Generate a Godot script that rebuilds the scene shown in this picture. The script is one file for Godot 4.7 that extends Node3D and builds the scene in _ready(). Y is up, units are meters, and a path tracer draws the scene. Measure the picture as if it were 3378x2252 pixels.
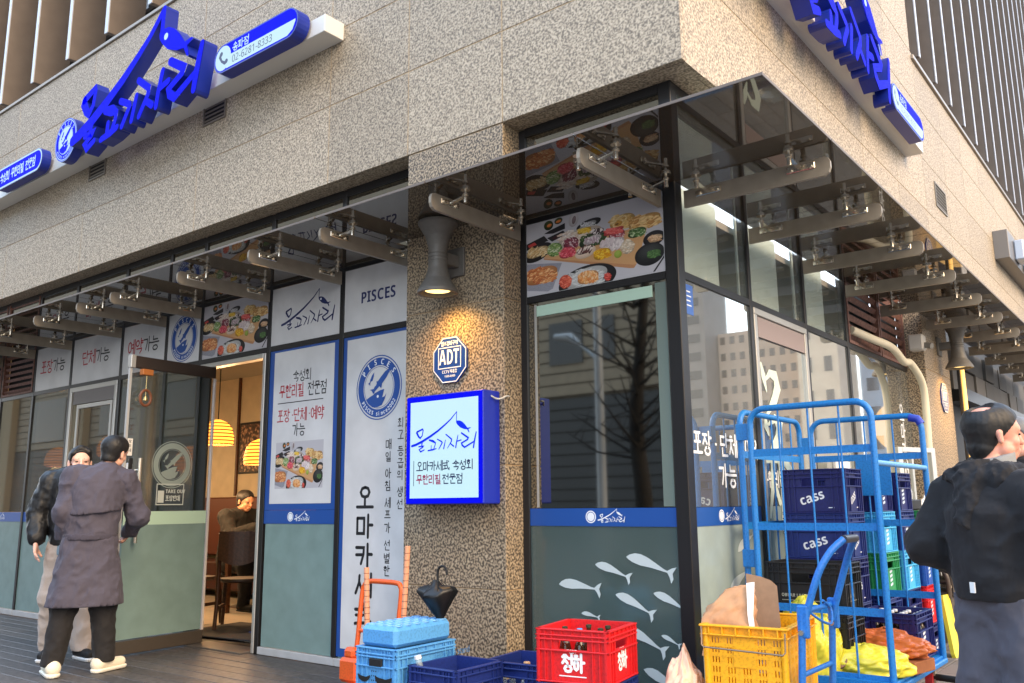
extends Node3D
# A restaurant on a street corner: stone facade, glass canopy, signs, crates, a roll cage and people.
# Metres, y up. Facade "front" lies in the plane z = GZ (normal +z), facade "side" in x = GX (normal +x).
const GZ := -4.48      # glass plane, front
const GX := -2.28      # glass plane, side
const SZ := -4.29      # stone plane, front
const SX := -2.09      # stone plane, side

class MB:
	var v := PackedVector3Array()
	var n := PackedVector3Array()
	var uv := PackedVector2Array()
	func tri(a: Vector3, b: Vector3, c: Vector3, ua := Vector2.ZERO, ub := Vector2.ZERO, uc := Vector2.ZERO) -> void:
		var m := (b - a).cross(c - a)
		if m.length_squared() < 1e-16:
			return
		m = m.normalized()
		v.append(a); v.append(c); v.append(b)
		n.append(m); n.append(m); n.append(m)
		uv.append(ua); uv.append(uc); uv.append(ub)
	func quad(a: Vector3, b: Vector3, c: Vector3, d: Vector3) -> void:
		tri(a, b, c, Vector2(0, 1), Vector2(1, 1), Vector2(1, 0))
		tri(a, c, d, Vector2(0, 1), Vector2(1, 0), Vector2(0, 0))
	func trin(a: Vector3, b: Vector3, c: Vector3, na: Vector3, nb: Vector3, nc: Vector3) -> void:
		v.append(a); v.append(c); v.append(b)
		n.append(na); n.append(nc); n.append(nb)
		uv.append(Vector2.ZERO); uv.append(Vector2.ZERO); uv.append(Vector2.ZERO)
	func quadn(a: Vector3, b: Vector3, c: Vector3, d: Vector3, na: Vector3, nb: Vector3, nc: Vector3, nd: Vector3) -> void:
		trin(a, b, c, na, nb, nc)
		trin(a, c, d, na, nc, nd)
	# box given by its two corners, with a chamfer
	func bx(x0: float, y0: float, z0: float, x1: float, y1: float, z1: float, ch := 0.0) -> void:
		box(Transform3D(Basis(), Vector3((x0 + x1) / 2, (y0 + y1) / 2, (z0 + z1) / 2)), Vector3(absf(x1 - x0), absf(y1 - y0), absf(z1 - z0)), ch)
	func box(t: Transform3D, size: Vector3, ch := 0.0) -> void:
		var h := size / 2
		ch = minf(ch, minf(h.x, minf(h.y, h.z)) * 0.9)
		for ax in 3:
			var u := (ax + 1) % 3
			var w := (ax + 2) % 3
			for s in [-1.0, 1.0]:
				var q: Array[Vector3] = []
				for k in [[-1.0, -1.0], [1.0, -1.0], [1.0, 1.0], [-1.0, 1.0]]:
					var p := Vector3.ZERO
					p[ax] = s * h[ax]
					p[u] = k[0] * s * (h[u] - ch)
					p[w] = k[1] * (h[w] - ch)
					q.append(t * p)
				quad(q[0], q[1], q[2], q[3])
		if ch <= 0.0:
			return
		for ax in 3:
			var u := (ax + 1) % 3
			var w := (ax + 2) % 3
			for su in [-1.0, 1.0]:
				for sw in [-1.0, 1.0]:
					var pts: Array[Vector3] = []
					for k in [[-1.0, 0], [1.0, 0], [1.0, 1], [-1.0, 1]]:
						var p := Vector3.ZERO
						p[ax] = k[0] * (h[ax] - ch)
						p[u] = su * (h[u] - (0.0 if k[1] == 0 else ch))
						p[w] = sw * (h[w] - (ch if k[1] == 0 else 0.0))
						pts.append(t * p)
					if su * sw > 0:
						quad(pts[0], pts[1], pts[2], pts[3])
					else:
						quad(pts[3], pts[2], pts[1], pts[0])
		for sx in [-1.0, 1.0]:
			for sy in [-1.0, 1.0]:
				for sz in [-1.0, 1.0]:
					var a := t * Vector3(sx * h.x, sy * (h.y - ch), sz * (h.z - ch))
					var b := t * Vector3(sx * (h.x - ch), sy * h.y, sz * (h.z - ch))
					var c := t * Vector3(sx * (h.x - ch), sy * (h.y - ch), sz * h.z)
					if sx * sy * sz > 0:
						tri(a, b, c)
					else:
						tri(c, b, a)
	func bar(a: Vector3, b: Vector3, w: float, d: float, up := Vector3.UP, ch := 0.0) -> void:
		var y := (b - a).normalized()
		if absf(y.dot(up)) > 0.99:
			up = Vector3.RIGHT
		var x := y.cross(up).normalized()
		var z := x.cross(y)
		box(Transform3D(Basis(x, y, z), (a + b) / 2), Vector3(w, (b - a).length(), d), ch)
	# round tube along a path; radius a number or one per point
	func tube(path: Array, radius, sides := 8, caps := true, closed := false) -> void:
		var rings := []
		var norms := []
		var m := path.size()
		var last := Vector3.ZERO
		for i in m:
			var p: Vector3 = path[i]
			var a: Vector3 = path[(i - 1 + m) % m] if (i > 0 or closed) else p
			var b: Vector3 = path[(i + 1) % m] if (i < m - 1 or closed) else p
			var dir := (b - a).normalized()
			if last == Vector3.ZERO:
				last = Vector3.UP if absf(dir.y) < 0.9 else Vector3.RIGHT
			var x := (last - dir * last.dot(dir)).normalized()
			last = x
			var y := dir.cross(x)
			var r: float = radius[i] if radius is Array else radius
			var ring := PackedVector3Array()
			var nr := PackedVector3Array()
			for k in sides:
				var an := TAU * k / sides
				var e := x * cos(an) + y * sin(an)
				nr.append(e)
				ring.append(p + e * r)
			rings.append(ring)
			norms.append(nr)
		for i in (m if closed else m - 1):
			var i2 := (i + 1) % m
			for k in sides:
				var k2 := (k + 1) % sides
				quadn(rings[i][k], rings[i][k2], rings[i2][k2], rings[i2][k], norms[i][k], norms[i][k2], norms[i2][k2], norms[i2][k])
		if caps and not closed:
			for k in sides:
				var k2 := (k + 1) % sides
				tri(path[0], rings[0][k2], rings[0][k])
				tri(path[m - 1], rings[m - 1][k], rings[m - 1][k2])
	# turned shape: profile of (radius, height) from bottom to top
	func lathe(t: Transform3D, prof: Array, segs := 16, from := 0.0, to := TAU) -> void:
		for i in prof.size() - 1:
			var p0: Vector2 = prof[i]
			var p1: Vector2 = prof[i + 1]
			var dv := p1 - p0
			if dv.length() < 1e-6:
				continue
			var nn := Vector2(dv.y, -dv.x).normalized()
			for k in segs:
				var a := from + (to - from) * k / segs
				var b := from + (to - from) * (k + 1) / segs
				var ca := Vector3(cos(a), 0, -sin(a))
				var cb := Vector3(cos(b), 0, -sin(b))
				var q := [ca * p0.x + Vector3.UP * p0.y, cb * p0.x + Vector3.UP * p0.y, cb * p1.x + Vector3.UP * p1.y, ca * p1.x + Vector3.UP * p1.y]
				var na := (t.basis * (ca * nn.x + Vector3.UP * nn.y)).normalized()
				var nb := (t.basis * (cb * nn.x + Vector3.UP * nn.y)).normalized()
				quadn(t * q[0], t * q[1], t * q[2], t * q[3], na, nb, nb, na)
	func disc(t: Transform3D, r: float, segs := 20, r0 := 0.0) -> void:  # in the xy plane, facing +z
		for k in segs:
			var a := TAU * k / segs
			var b := TAU * (k + 1) / segs
			var ea := Vector3(cos(a), sin(a), 0)
			var eb := Vector3(cos(b), sin(b), 0)
			if r0 > 0:
				quad(t * (ea * r0), t * (ea * r), t * (eb * r), t * (eb * r0))
			else:
				tri(t.origin, t * (ea * r), t * (eb * r))
	# flat polygon in the xy plane of t, facing +z; with depth > 0 a solid reaching back
	func poly(t: Transform3D, pts: PackedVector2Array, depth := 0.0) -> void:
		if Geometry2D.is_polygon_clockwise(pts):
			pts = pts.duplicate()
			pts.reverse()
		var ix := Geometry2D.triangulate_polygon(pts)
		for i in range(0, ix.size(), 3):
			var a := pts[ix[i]]
			var b := pts[ix[i + 1]]
			var c := pts[ix[i + 2]]
			if (b - a).cross(c - a) < 0:
				var s := b
				b = c
				c = s
			tri(t * Vector3(a.x, a.y, 0), t * Vector3(b.x, b.y, 0), t * Vector3(c.x, c.y, 0))
			if depth > 0:
				tri(t * Vector3(a.x, a.y, -depth), t * Vector3(c.x, c.y, -depth), t * Vector3(b.x, b.y, -depth))
		if depth > 0:
			for i in pts.size():
				var a := pts[i]
				var b := pts[(i + 1) % pts.size()]
				quad(t * Vector3(a.x, a.y, -depth), t * Vector3(b.x, b.y, -depth), t * Vector3(b.x, b.y, 0), t * Vector3(a.x, a.y, 0))
	# brush stroke: ribbon through points with a width at each
	func stroke(t: Transform3D, pts: Array, w, closed := false, depth := 0.0, sides_only := false) -> void:
		var m := pts.size()
		var left := PackedVector2Array()
		var right := PackedVector2Array()
		for i in m:
			var p: Vector2 = pts[i]
			var a: Vector2 = pts[(i - 1 + m) % m] if (i > 0 or closed) else p
			var b: Vector2 = pts[(i + 1) % m] if (i < m - 1 or closed) else p
			var d1 := (p - a).normalized() if a != p else (b - p).normalized()
			var d2 := (b - p).normalized() if b != p else d1
			var nn := (d1.orthogonal() + d2.orthogonal())
			nn = nn.normalized() if nn.length() > 0.2 else d1.orthogonal()
			var k := 1.0 / maxf(0.6, nn.dot(d1.orthogonal()))
			var r: float = (w[i] if w is Array else w) / 2.0
			left.append(p + nn * r * k)
			right.append(p - nn * r * k)
		# orthogonal() of (1,0) is (0,-1): "left" is the right-hand side
		for i in (m if closed else m - 1):
			var j := (i + 1) % m
			var a := t * Vector3(left[i].x, left[i].y, 0)
			var b := t * Vector3(left[j].x, left[j].y, 0)
			var c := t * Vector3(right[j].x, right[j].y, 0)
			var d := t * Vector3(right[i].x, right[i].y, 0)
			if not sides_only:
				quad(a, b, c, d)
			if depth > 0:
				var back := t.basis.z.normalized() * -depth
				quad(a + back, b + back, b, a)
				quad(c + back, d + back, d, c)
		if closed:
			return
		for e in 2:
			var i := 0 if e == 0 else m - 1
			var p: Vector2 = pts[i]
			var q: Vector2 = pts[1] if e == 0 else pts[m - 2]
			var r: float = (w[i] if w is Array else w) / 2.0
			var out := (p - q).normalized()
			var side := out.orthogonal()
			for k in 4:
				var a0 := -PI / 2 + PI * k / 4
				var a1 := -PI / 2 + PI * (k + 1) / 4
				var e0 := p + (out * cos(a0) - side * sin(a0)) * r
				var e1 := p + (out * cos(a1) - side * sin(a1)) * r
				if not sides_only:
					tri(t * Vector3(p.x, p.y, 0), t * Vector3(e0.x, e0.y, 0), t * Vector3(e1.x, e1.y, 0))
				if depth > 0:
					var back := t.basis.z.normalized() * -depth
					quad(t * Vector3(e0.x, e0.y, 0) + back, t * Vector3(e1.x, e1.y, 0) + back, t * Vector3(e1.x, e1.y, 0), t * Vector3(e0.x, e0.y, 0))
	# smooth sheet through rows of points; rows closed on themselves
	func skin(rows: Array, flip := false) -> void:
		var R := rows.size()
		var C: int = rows[0].size()
		var nn := []
		for r in R:
			var line := PackedVector3Array()
			for c in C:
				var a: Vector3 = rows[r][(c + 1) % C] - rows[r][(c - 1 + C) % C]
				var b: Vector3 = rows[mini(r + 1, R - 1)][c] - rows[maxi(r - 1, 0)][c]
				var m := a.cross(b)
				m = m.normalized() if m.length() > 1e-9 else Vector3.UP
				line.append(-m if flip else m)
			nn.append(line)
		for r in R - 1:
			for c in C:
				var d := (c + 1) % C
				if flip:
					quadn(rows[r][d], rows[r][c], rows[r + 1][c], rows[r + 1][d], nn[r][d], nn[r][c], nn[r + 1][c], nn[r + 1][d])
				else:
					quadn(rows[r][c], rows[r][d], rows[r + 1][d], rows[r + 1][c], nn[r][c], nn[r][d], nn[r + 1][d], nn[r + 1][c])
	func add(mesh: Mesh, t: Transform3D) -> void:
		for s in mesh.get_surface_count():
			var arr := mesh.surface_get_arrays(s)
			var vv: PackedVector3Array = arr[Mesh.ARRAY_VERTEX]
			var nn: PackedVector3Array = arr[Mesh.ARRAY_NORMAL]
			var ii = arr[Mesh.ARRAY_INDEX]
			var cnt: int = ii.size() if ii != null and ii.size() > 0 else vv.size()
			var nb := t.basis.inverse().transposed()
			for k in cnt:
				var id: int = ii[k] if ii != null and ii.size() > 0 else k
				v.append(t * vv[id])
				n.append((nb * nn[id]).normalized())
				uv.append(Vector2.ZERO)
	func mesh() -> ArrayMesh:
		var am := ArrayMesh.new()
		if v.size() < 3:
			return am
		var arr := []
		arr.resize(Mesh.ARRAY_MAX)
		arr[Mesh.ARRAY_VERTEX] = v
		arr[Mesh.ARRAY_NORMAL] = n
		arr[Mesh.ARRAY_TEX_UV] = uv
		am.add_surface_from_arrays(Mesh.PRIMITIVE_TRIANGLES, arr)
		return am

var rng := RandomNumberGenerator.new()
var names := {}
var M := {}
var tex := {}

func numbered(called: String) -> String:
	if not names.has(called):
		names[called] = 0
		return called
	names[called] += 1
	return "%s_%03d" % [called, names[called]]

func thing(called: String, label: String, category: String, at := Vector3.ZERO, turn := 0.0, group := "") -> Node3D:
	var o := Node3D.new()
	o.name = numbered(called)
	add_child(o)
	o.position = at
	o.rotation.y = deg_to_rad(turn)
	o.set_meta("label", label)
	o.set_meta("category", category)
	if group != "":
		o.set_meta("group", group)
	return o

func part(called: String, mb, m: Material, parent: Node, label := "") -> MeshInstance3D:
	var o := MeshInstance3D.new()
	o.name = called
	o.mesh = mb.mesh() if mb is MB else mb
	o.material_override = m
	parent.add_child(o, true)
	if label != "":
		o.set_meta("label", label)
	return o

func one(called: String, mb, m: Material, label: String, category: String, at := Vector3.ZERO, turn := 0.0, group := "") -> MeshInstance3D:
	var o := MeshInstance3D.new()
	o.name = numbered(called)
	o.mesh = mb.mesh() if mb is MB else mb
	o.material_override = m
	add_child(o)
	o.position = at
	o.rotation.y = deg_to_rad(turn)
	o.set_meta("label", label)
	o.set_meta("category", category)
	if group != "":
		o.set_meta("group", group)
	return o

func structure(called: String, mb, m: Material) -> MeshInstance3D:
	var o := MeshInstance3D.new()
	o.name = numbered(called)
	o.mesh = mb.mesh() if mb is MB else mb
	o.material_override = m
	add_child(o)
	o.set_meta("kind", "structure")
	return o

func copy_of(o: Node3D, at: Vector3, turn: float, label := "", keep_name := "") -> Node3D:
	var c: Node3D = o.duplicate()
	var base := String(o.name)
	c.name = numbered(base if keep_name == "" else keep_name)
	add_child(c)
	c.position = at
	c.rotation.y = deg_to_rad(turn)
	if label != "":
		c.set_meta("label", label)
	return c

func smat(c: Color, rough := 0.6, metal := 0.0, spec := 0.5) -> StandardMaterial3D:
	var m := StandardMaterial3D.new()
	m.albedo_color = c
	m.roughness = rough
	m.metallic = metal
	m.metallic_specular = spec
	return m

func rgb(r: int, g: int, b: int) -> Color:
	return Color(r / 255.0, g / 255.0, b / 255.0)

# picture from noise through a list of colours
func noise_picture(size: int, freq: float, stops: Array, octaves := 1, kind := FastNoiseLite.TYPE_SIMPLEX_SMOOTH, seed_ := 1, fine := 0.0) -> ImageTexture:
	var f := FastNoiseLite.new()
	f.noise_type = kind
	f.frequency = freq
	f.seed = seed_
	f.fractal_type = FastNoiseLite.FRACTAL_FBM if octaves > 1 else FastNoiseLite.FRACTAL_NONE
	f.fractal_octaves = octaves
	var im := f.get_seamless_image(size, size)
	im.convert(Image.FORMAT_L8)
	var src := im.get_data()
	var src2 := src
	if fine > 0.0:
		f.frequency = freq * 3.1
		f.seed = seed_ + 7
		var im2 := f.get_seamless_image(size, size)
		im2.convert(Image.FORMAT_L8)
		src2 = im2.get_data()
	var lut := []
	for i in 256:
		var x := i / 255.0
		var c: Color = stops[stops.size() - 1][1]
		for k in stops.size() - 1:
			if x <= stops[k + 1][0]:
				var a: float = stops[k][0]
				var b: float = stops[k + 1][0]
				c = stops[k][1].lerp(stops[k + 1][1], clampf((x - a) / maxf(1e-4, b - a), 0, 1))
				break
		lut.append(c)
	var out := PackedByteArray()
	out.resize(size * size * 3)
	for i in size * size:
		var s: int = src[i]
		if fine > 0.0:
			s = clampi(int(s * (1.0 - fine) + src2[i] * fine), 0, 255)
		var c: Color = lut[s]
		out[i * 3] = int(c.r * 255)
		out[i * 3 + 1] = int(c.g * 255)
		out[i * 3 + 2] = int(c.b * 255)
	return ImageTexture.create_from_image(Image.create_from_data(size, size, false, Image.FORMAT_RGB8, out))

# speckled stone: each texel a grain
func grain_picture(size: int, freq: float, cols: Array, sd: int, mixw: float) -> ImageTexture:
	var f := FastNoiseLite.new()
	f.noise_type = FastNoiseLite.TYPE_SIMPLEX
	f.frequency = freq
	f.seed = sd
	f.fractal_type = FastNoiseLite.FRACTAL_NONE
	var im := f.get_seamless_image(size, size)
	im.convert(Image.FORMAT_L8)
	var src := im.get_data()
	var out := PackedByteArray()
	out.resize(size * size * 3)
	var r := RandomNumberGenerator.new()
	r.seed = sd
	for i in size * size:
		var x := src[i] / 255.0 * (1.0 - mixw) + r.randf() * mixw
		var c: Color = cols[0][1]
		for k in cols.size():
			if x >= cols[k][0]:
				c = cols[k][1]
		var j := r.randf_range(-.03, .03)
		out[i * 3] = int(clampf(c.r + j, 0, 1) * 255)
		out[i * 3 + 1] = int(clampf(c.g + j, 0, 1) * 255)
		out[i * 3 + 2] = int(clampf(c.b + j, 0, 1) * 255)
	return ImageTexture.create_from_image(Image.create_from_data(size, size, false, Image.FORMAT_RGB8, out))

func tri_mat(t: Texture2D, scale: float, rough: float, world := true, tint := Color.WHITE, metal := 0.0) -> StandardMaterial3D:
	var m := smat(tint, rough, metal)
	m.albedo_texture = t
	m.uv1_triplanar = true
	m.uv1_world_triplanar = world
	m.uv1_triplanar_sharpness = 8.0
	m.uv1_scale = Vector3.ONE * scale
	return m

func relief(m: StandardMaterial3D, t: Texture2D, cm: float) -> StandardMaterial3D:
	m.heightmap_enabled = true
	m.heightmap_texture = t
	m.heightmap_scale = cm
	return m

func glow(c: Color, energy: float, base := Color(0.1, 0.1, 0.1)) -> StandardMaterial3D:
	var m := smat(base, 0.5)
	m.metallic_specular = .2
	m.roughness = .7
	m.emission_enabled = true
	m.emission = c
	m.emission_energy_multiplier = energy / 3.1      # set for the exposure of this view
	return m

func pane(c: Color, alpha: float, metal := 0.0, rough := 0.02) -> StandardMaterial3D:
	var m := smat(Color(c.r, c.g, c.b, alpha), rough, metal, 0.5)
	m.transparency = BaseMaterial3D.TRANSPARENCY_ALPHA
	return m

# transform of a sheet on the front facade (x right, y up, facing +z) or on the side facade (x runs towards -z, facing +x)
func front(x: float, y: float, z: float) -> Transform3D:
	return Transform3D(Basis(), Vector3(x, y, z))
func side(z: float, y: float, x: float) -> Transform3D:
	return Transform3D(Basis(Vector3(0, 0, -1), Vector3.UP, Vector3(1, 0, 0)), Vector3(x, y, z))
func lift(t: Transform3D, d: float) -> Transform3D:
	return Transform3D(t.basis, t.origin + t.basis.z.normalized() * d)
func rect(mb: MB, t: Transform3D, x0: float, y0: float, x1: float, y1: float) -> void:
	mb.quad(t * Vector3(x0, y0, 0), t * Vector3(x1, y0, 0), t * Vector3(x1, y1, 0), t * Vector3(x0, y1, 0))

# ---------------------------------------------------------------- lettering
const CHO := "ㄱㄲㄴㄷㄸㄹㅁㅂㅃㅅㅆㅇㅈㅉㅊㅋㅌㅍㅎ"
const JUNG := "ㅏㅐㅑㅒㅓㅔㅕㅖㅗㅘㅙㅚㅛㅜㅝㅞㅟㅠㅡㅢㅣ"
const JONG := " ㄱㄲㄳㄴㄵㄶㄷㄹㄺㄻㄼㄽㄾㄿㅀㅁㅂㅄㅅㅆㅇㅈㅊㅋㅌㅍㅎ"
var jamo := {
	"ㄱ": [[0, .08, .95, .08, .92, .45, .62, 1]], "ㄴ": [[.08, 0, .08, .9, 1, .9]], "ㄷ": [[.95, .08, .08, .08, .08, .92, 1, .92]],
	"ㄹ": [[0, .05, .92, .05, .92, .5, .08, .5, .08, .95, 1, .95]], "ㅁ": [[.08, .06, .92, .06, .92, .94, .08, .94, .08, .06]],
	"ㅂ": [[.08, 0, .08, .95, .92, .95, .92, 0], [.08, .5, .92, .5]], "ㅅ": [[.5, 0, .45, .4, .05, 1], [.47, .35, .95, 1]],
	"ㅇ": [[.5, .03, .8, .14, .94, .5, .8, .86, .5, .97, .2, .86, .06, .5, .2, .14, .5, .03]],
	"ㅈ": [[.05, .08, .95, .08], [.5, .08, .45, .5, .05, 1], [.47, .45, .95, 1]],
	"ㅊ": [[.3, -.02, .7, -.02], [.05, .2, .95, .2], [.5, .2, .45, .55, .05, 1], [.47, .52, .95, 1]],
	"ㅋ": [[0, .08, .95, .08, .92, .45, .62, 1], [.02, .5, .9, .48]], "ㅌ": [[.95, .06, .08, .06, .08, .94, 1, .94], [.08, .5, .9, .5]],
	"ㅍ": [[0, .08, 1, .08], [0, .92, 1, .92], [.3, .08, .33, .92], [.7, .08, .67, .92]],
	"ㅎ": [[.3, -.02, .7, -.02], [.05, .2, .95, .2], [.5, .38, .78, .46, .86, .68, .78, .9, .5, 1, .22, .9, .14, .68, .22, .46, .5, .38]]}

func jamo_in(out: Array, j: String, x0: float, y0: float, x1: float, y1: float) -> void:
	var twin := {"ㄲ": "ㄱ", "ㄸ": "ㄷ", "ㅃ": "ㅂ", "ㅆ": "ㅅ", "ㅉ": "ㅈ"}
	if twin.has(j):
		var xm := (x0 + x1) / 2
		jamo_in(out, twin[j], x0, y0, xm - .03, y1)
		jamo_in(out, twin[j], xm + .03, y0, x1, y1)
		return
	if not jamo.has(j):
		return
	for s in jamo[j]:
		var pts := []
		for i in range(0, s.size(), 2):
			pts.append(Vector2(lerpf(x0, x1, s[i]), -lerpf(y0, y1, s[i + 1])))
		out.append(pts)

func glyph(ch: String) -> Array:
	var out := []
	var code := ch.unicode_at(0) - 0xAC00
	if ch == "式":
		for s in [[.05, .28, .7, .25], [.6, .02, .64, .5, .8, .85, .95, .95, .97, .75], [.78, .05, .88, .14], [.1, .52, .52, .5], [.32, .5, .32, .84], [.05, .88, .6, .82]]:
			var pts := []
			for i in range(0, s.size(), 2):
				pts.append(Vector2(s[i], -s[i + 1]))
			out.append(pts)
		return out
	if ch == "·":
		return [[Vector2(.45, -.5), Vector2(.52, -.5)]]
	if code < 0 or code > 11171:
		return out
	var c := CHO[code / 588]
	var vi := (code % 588) / 28
	var vo := JUNG[vi]
	var f := JONG[code % 28]
	var fin := f != " "
	var y1 := .98
	if fin:
		y1 = .56
		jamo_in(out, f, .2, .66, .88, 1.0)
	var vert := "ㅏㅐㅑㅒㅓㅔㅕㅖㅣ"
	var hori := "ㅗㅛㅜㅠㅡ"
	var parts := {"ㅘ": "ㅗㅏ", "ㅙ": "ㅗㅐ", "ㅚ": "ㅗㅣ", "ㅝ": "ㅜㅓ", "ㅞ": "ㅜㅔ", "ㅟ": "ㅜㅣ", "ㅢ": "ㅡㅣ"}
	if vert.contains(vo):
		jamo_in(out, c, .03, .1, .52, .86 if not fin else .52)
		vowel_v(out, vo, .58, .98, .0, y1)
	elif hori.contains(vo):
		jamo_in(out, c, .2, .04, .8, .5 if not fin else .3)
		vowel_h(out, vo, .02, .98, .55 if not fin else .34, .92 if not fin else .58)
	else:
		jamo_in(out, c, .05, .08, .5, .45 if not fin else .3)
		vowel_h(out, parts[vo][0], .0, .6, .52 if not fin else .34, .85 if not fin else .54)
		vowel_v(out, parts[vo][1], .66, .98, .0, y1)
	return out

func vowel_v(out: Array, vo: String, x0: float, x1: float, y0: float, y1: float) -> void:
	var w := x1 - x0
	var ym := y0 + (y1 - y0) * .45
	var dy := (y1 - y0) * .12
	var bars := {"ㅏ": [.35], "ㅑ": [.35], "ㅓ": [.75], "ㅕ": [.75], "ㅣ": [.5], "ㅐ": [.25, .85], "ㅒ": [.25, .85], "ㅔ": [.5, .95], "ㅖ": [.5, .95]}
	for b in bars[vo]:
		out.append([Vector2(x0 + w * b, -y0), Vector2(x0 + w * b, -y1)])
	var ticks := {"ㅏ": [.35, 1.0, 0], "ㅑ": [.35, 1.0, 1], "ㅓ": [0.1, .75, 0], "ㅕ": [0.1, .75, 1], "ㅐ": [.25, .85, 0], "ㅒ": [.25, .85, 1], "ㅔ": [0.0, .5, 0], "ㅖ": [0.0, .5, 1]}
	if ticks.has(vo):
		var t: Array = ticks[vo]
		for k in ([0.0] if t[2] == 0 else [-1.0, 1.0]):
			out.append([Vector2(x0 + w * t[0], -(ym + k * dy)), Vector2(x0 + w * t[1], -(ym + k * dy))])

func vowel_h(out: Array, vo: String, x0: float, x1: float, y0: float, y1: float) -> void:
	var w := x1 - x0
	var up := "ㅗㅛ".contains(vo)
	var yb := y1 if up else (y0 if vo != "ㅡ" else (y0 + y1) / 2)
	out.append([Vector2(x0, -yb), Vector2(x1, -yb)])
	var xs := {"ㅗ": [.5], "ㅛ": [.35, .65], "ㅜ": [.5], "ㅠ": [.35, .65], "ㅡ": []}
	for k in xs[vo]:
		out.append([Vector2(x0 + w * k, -y0), Vector2(x0 + w * k, -y1)])

# words in the plane of t, top left at its origin; returns the width
func words(mb: MB, t: Transform3D, text: String, size: float, weight := .09, gap := 1.05, narrow := .9, down := false) -> float:
	var x := 0.0
	var y := 0.0
	var lay := 0
	for ch in text:
		if ch == " ":
			if down: y -= size * .45
			else: x += size * .4
			continue
		for st in glyph(ch):
			var pts := []
			for p in st:
				pts.append(Vector2(x + p.x * size * narrow, y + p.y * size))
			mb.stroke(lift(t, (lay % 6) * 0.00012), pts, weight * size, false)
			lay += 1
		if down: y -= size * gap
		else: x += size * gap * (narrow if ch != "·" else .8)
	return x

var fonts := {}
func latin(mb: MB, t: Transform3D, text: String, height: float, bold := true, depth := 0.0, serif := false) -> float:
	var key := "%s%s%s" % [text, bold, serif]
	if not fonts.has(key):
		var f := SystemFont.new()
		f.font_names = PackedStringArray(["Droid Serif" if serif else "Droid Sans"])
		f.font_weight = 700 if bold else 400
		var tm := TextMesh.new()
		tm.font = f
		tm.text = text
		tm.font_size = 64
		tm.pixel_size = 0.01
		tm.depth = 0.0
		tm.curve_step = 3.0
		tm.horizontal_alignment = HORIZONTAL_ALIGNMENT_LEFT
		fonts[key] = tm
	var m: TextMesh = fonts[key]
	var bb := m.get_aabb()
	var k := height / 0.46      # capitals of a 64 pixel face are about 0.46 high
	mb.add(m, t * Transform3D(Basis().scaled(Vector3(k, k, 1)), Vector3(-bb.position.x * k, -bb.position.y * k, 0)))
	return bb.size.x * k

# ---------------------------------------------------------------- light and camera
func _ready() -> void:
	rng.seed = 20240
	set_view_and_light()
	make_materials()
	ground()
	building()
	interior()
	canopy()
	facade_panels()
	wall_signs()
	pillar_things()
	side_wall_things()
	street_behind()
	crates_and_carts()
	people()

func set_view_and_light() -> void:
	var cam := Camera3D.new()
	cam.name = "camera"
	cam.fov = rad_to_deg(2.0 * atan(784.0 / 1996.4))
	cam.position = Vector3(0, 1.15, 0)
	cam.basis = Basis.from_euler(Vector3(0.18611, 0.6655, -0.0099), EULER_ORDER_YXZ)
	cam.near = 0.05
	cam.far = 600.0
	add_child(cam)
	var sky_m := ProceduralSkyMaterial.new()
	sky_m.sky_top_color = rgb(150, 180, 215)
	sky_m.sky_horizon_color = rgb(226, 226, 222)
	sky_m.sky_curve = 0.25
	sky_m.ground_bottom_color = rgb(70, 68, 66)
	sky_m.ground_horizon_color = rgb(150, 146, 140)
	sky_m.sky_energy_multiplier = 1.3
	var sky := Sky.new()
	sky.sky_material = sky_m
	var env := Environment.new()
	env.background_mode = Environment.BG_SKY
	env.sky = sky
	env.background_energy_multiplier = 1.0
	env.tonemap_mode = Environment.TONE_MAPPER_LINEAR
	env.tonemap_exposure = 3.1
	env.sdfgi_enabled = true
	env.ssao_enabled = true
	env.ssil_enabled = true
	var we := WorldEnvironment.new()
	we.name = "world_environment"
	we.environment = env
	add_child(we)
	var sun := DirectionalLight3D.new()
	sun.name = "sun"
	sun.light_energy = 0.5
	sun.light_angular_distance = 40.0
	sun.light_color = rgb(255, 228, 196)
	sun.shadow_enabled = true
	add_child(sun)
	sun.look_at_from_position(Vector3(9.0, 6.0, 1.6), Vector3.ZERO)

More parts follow.
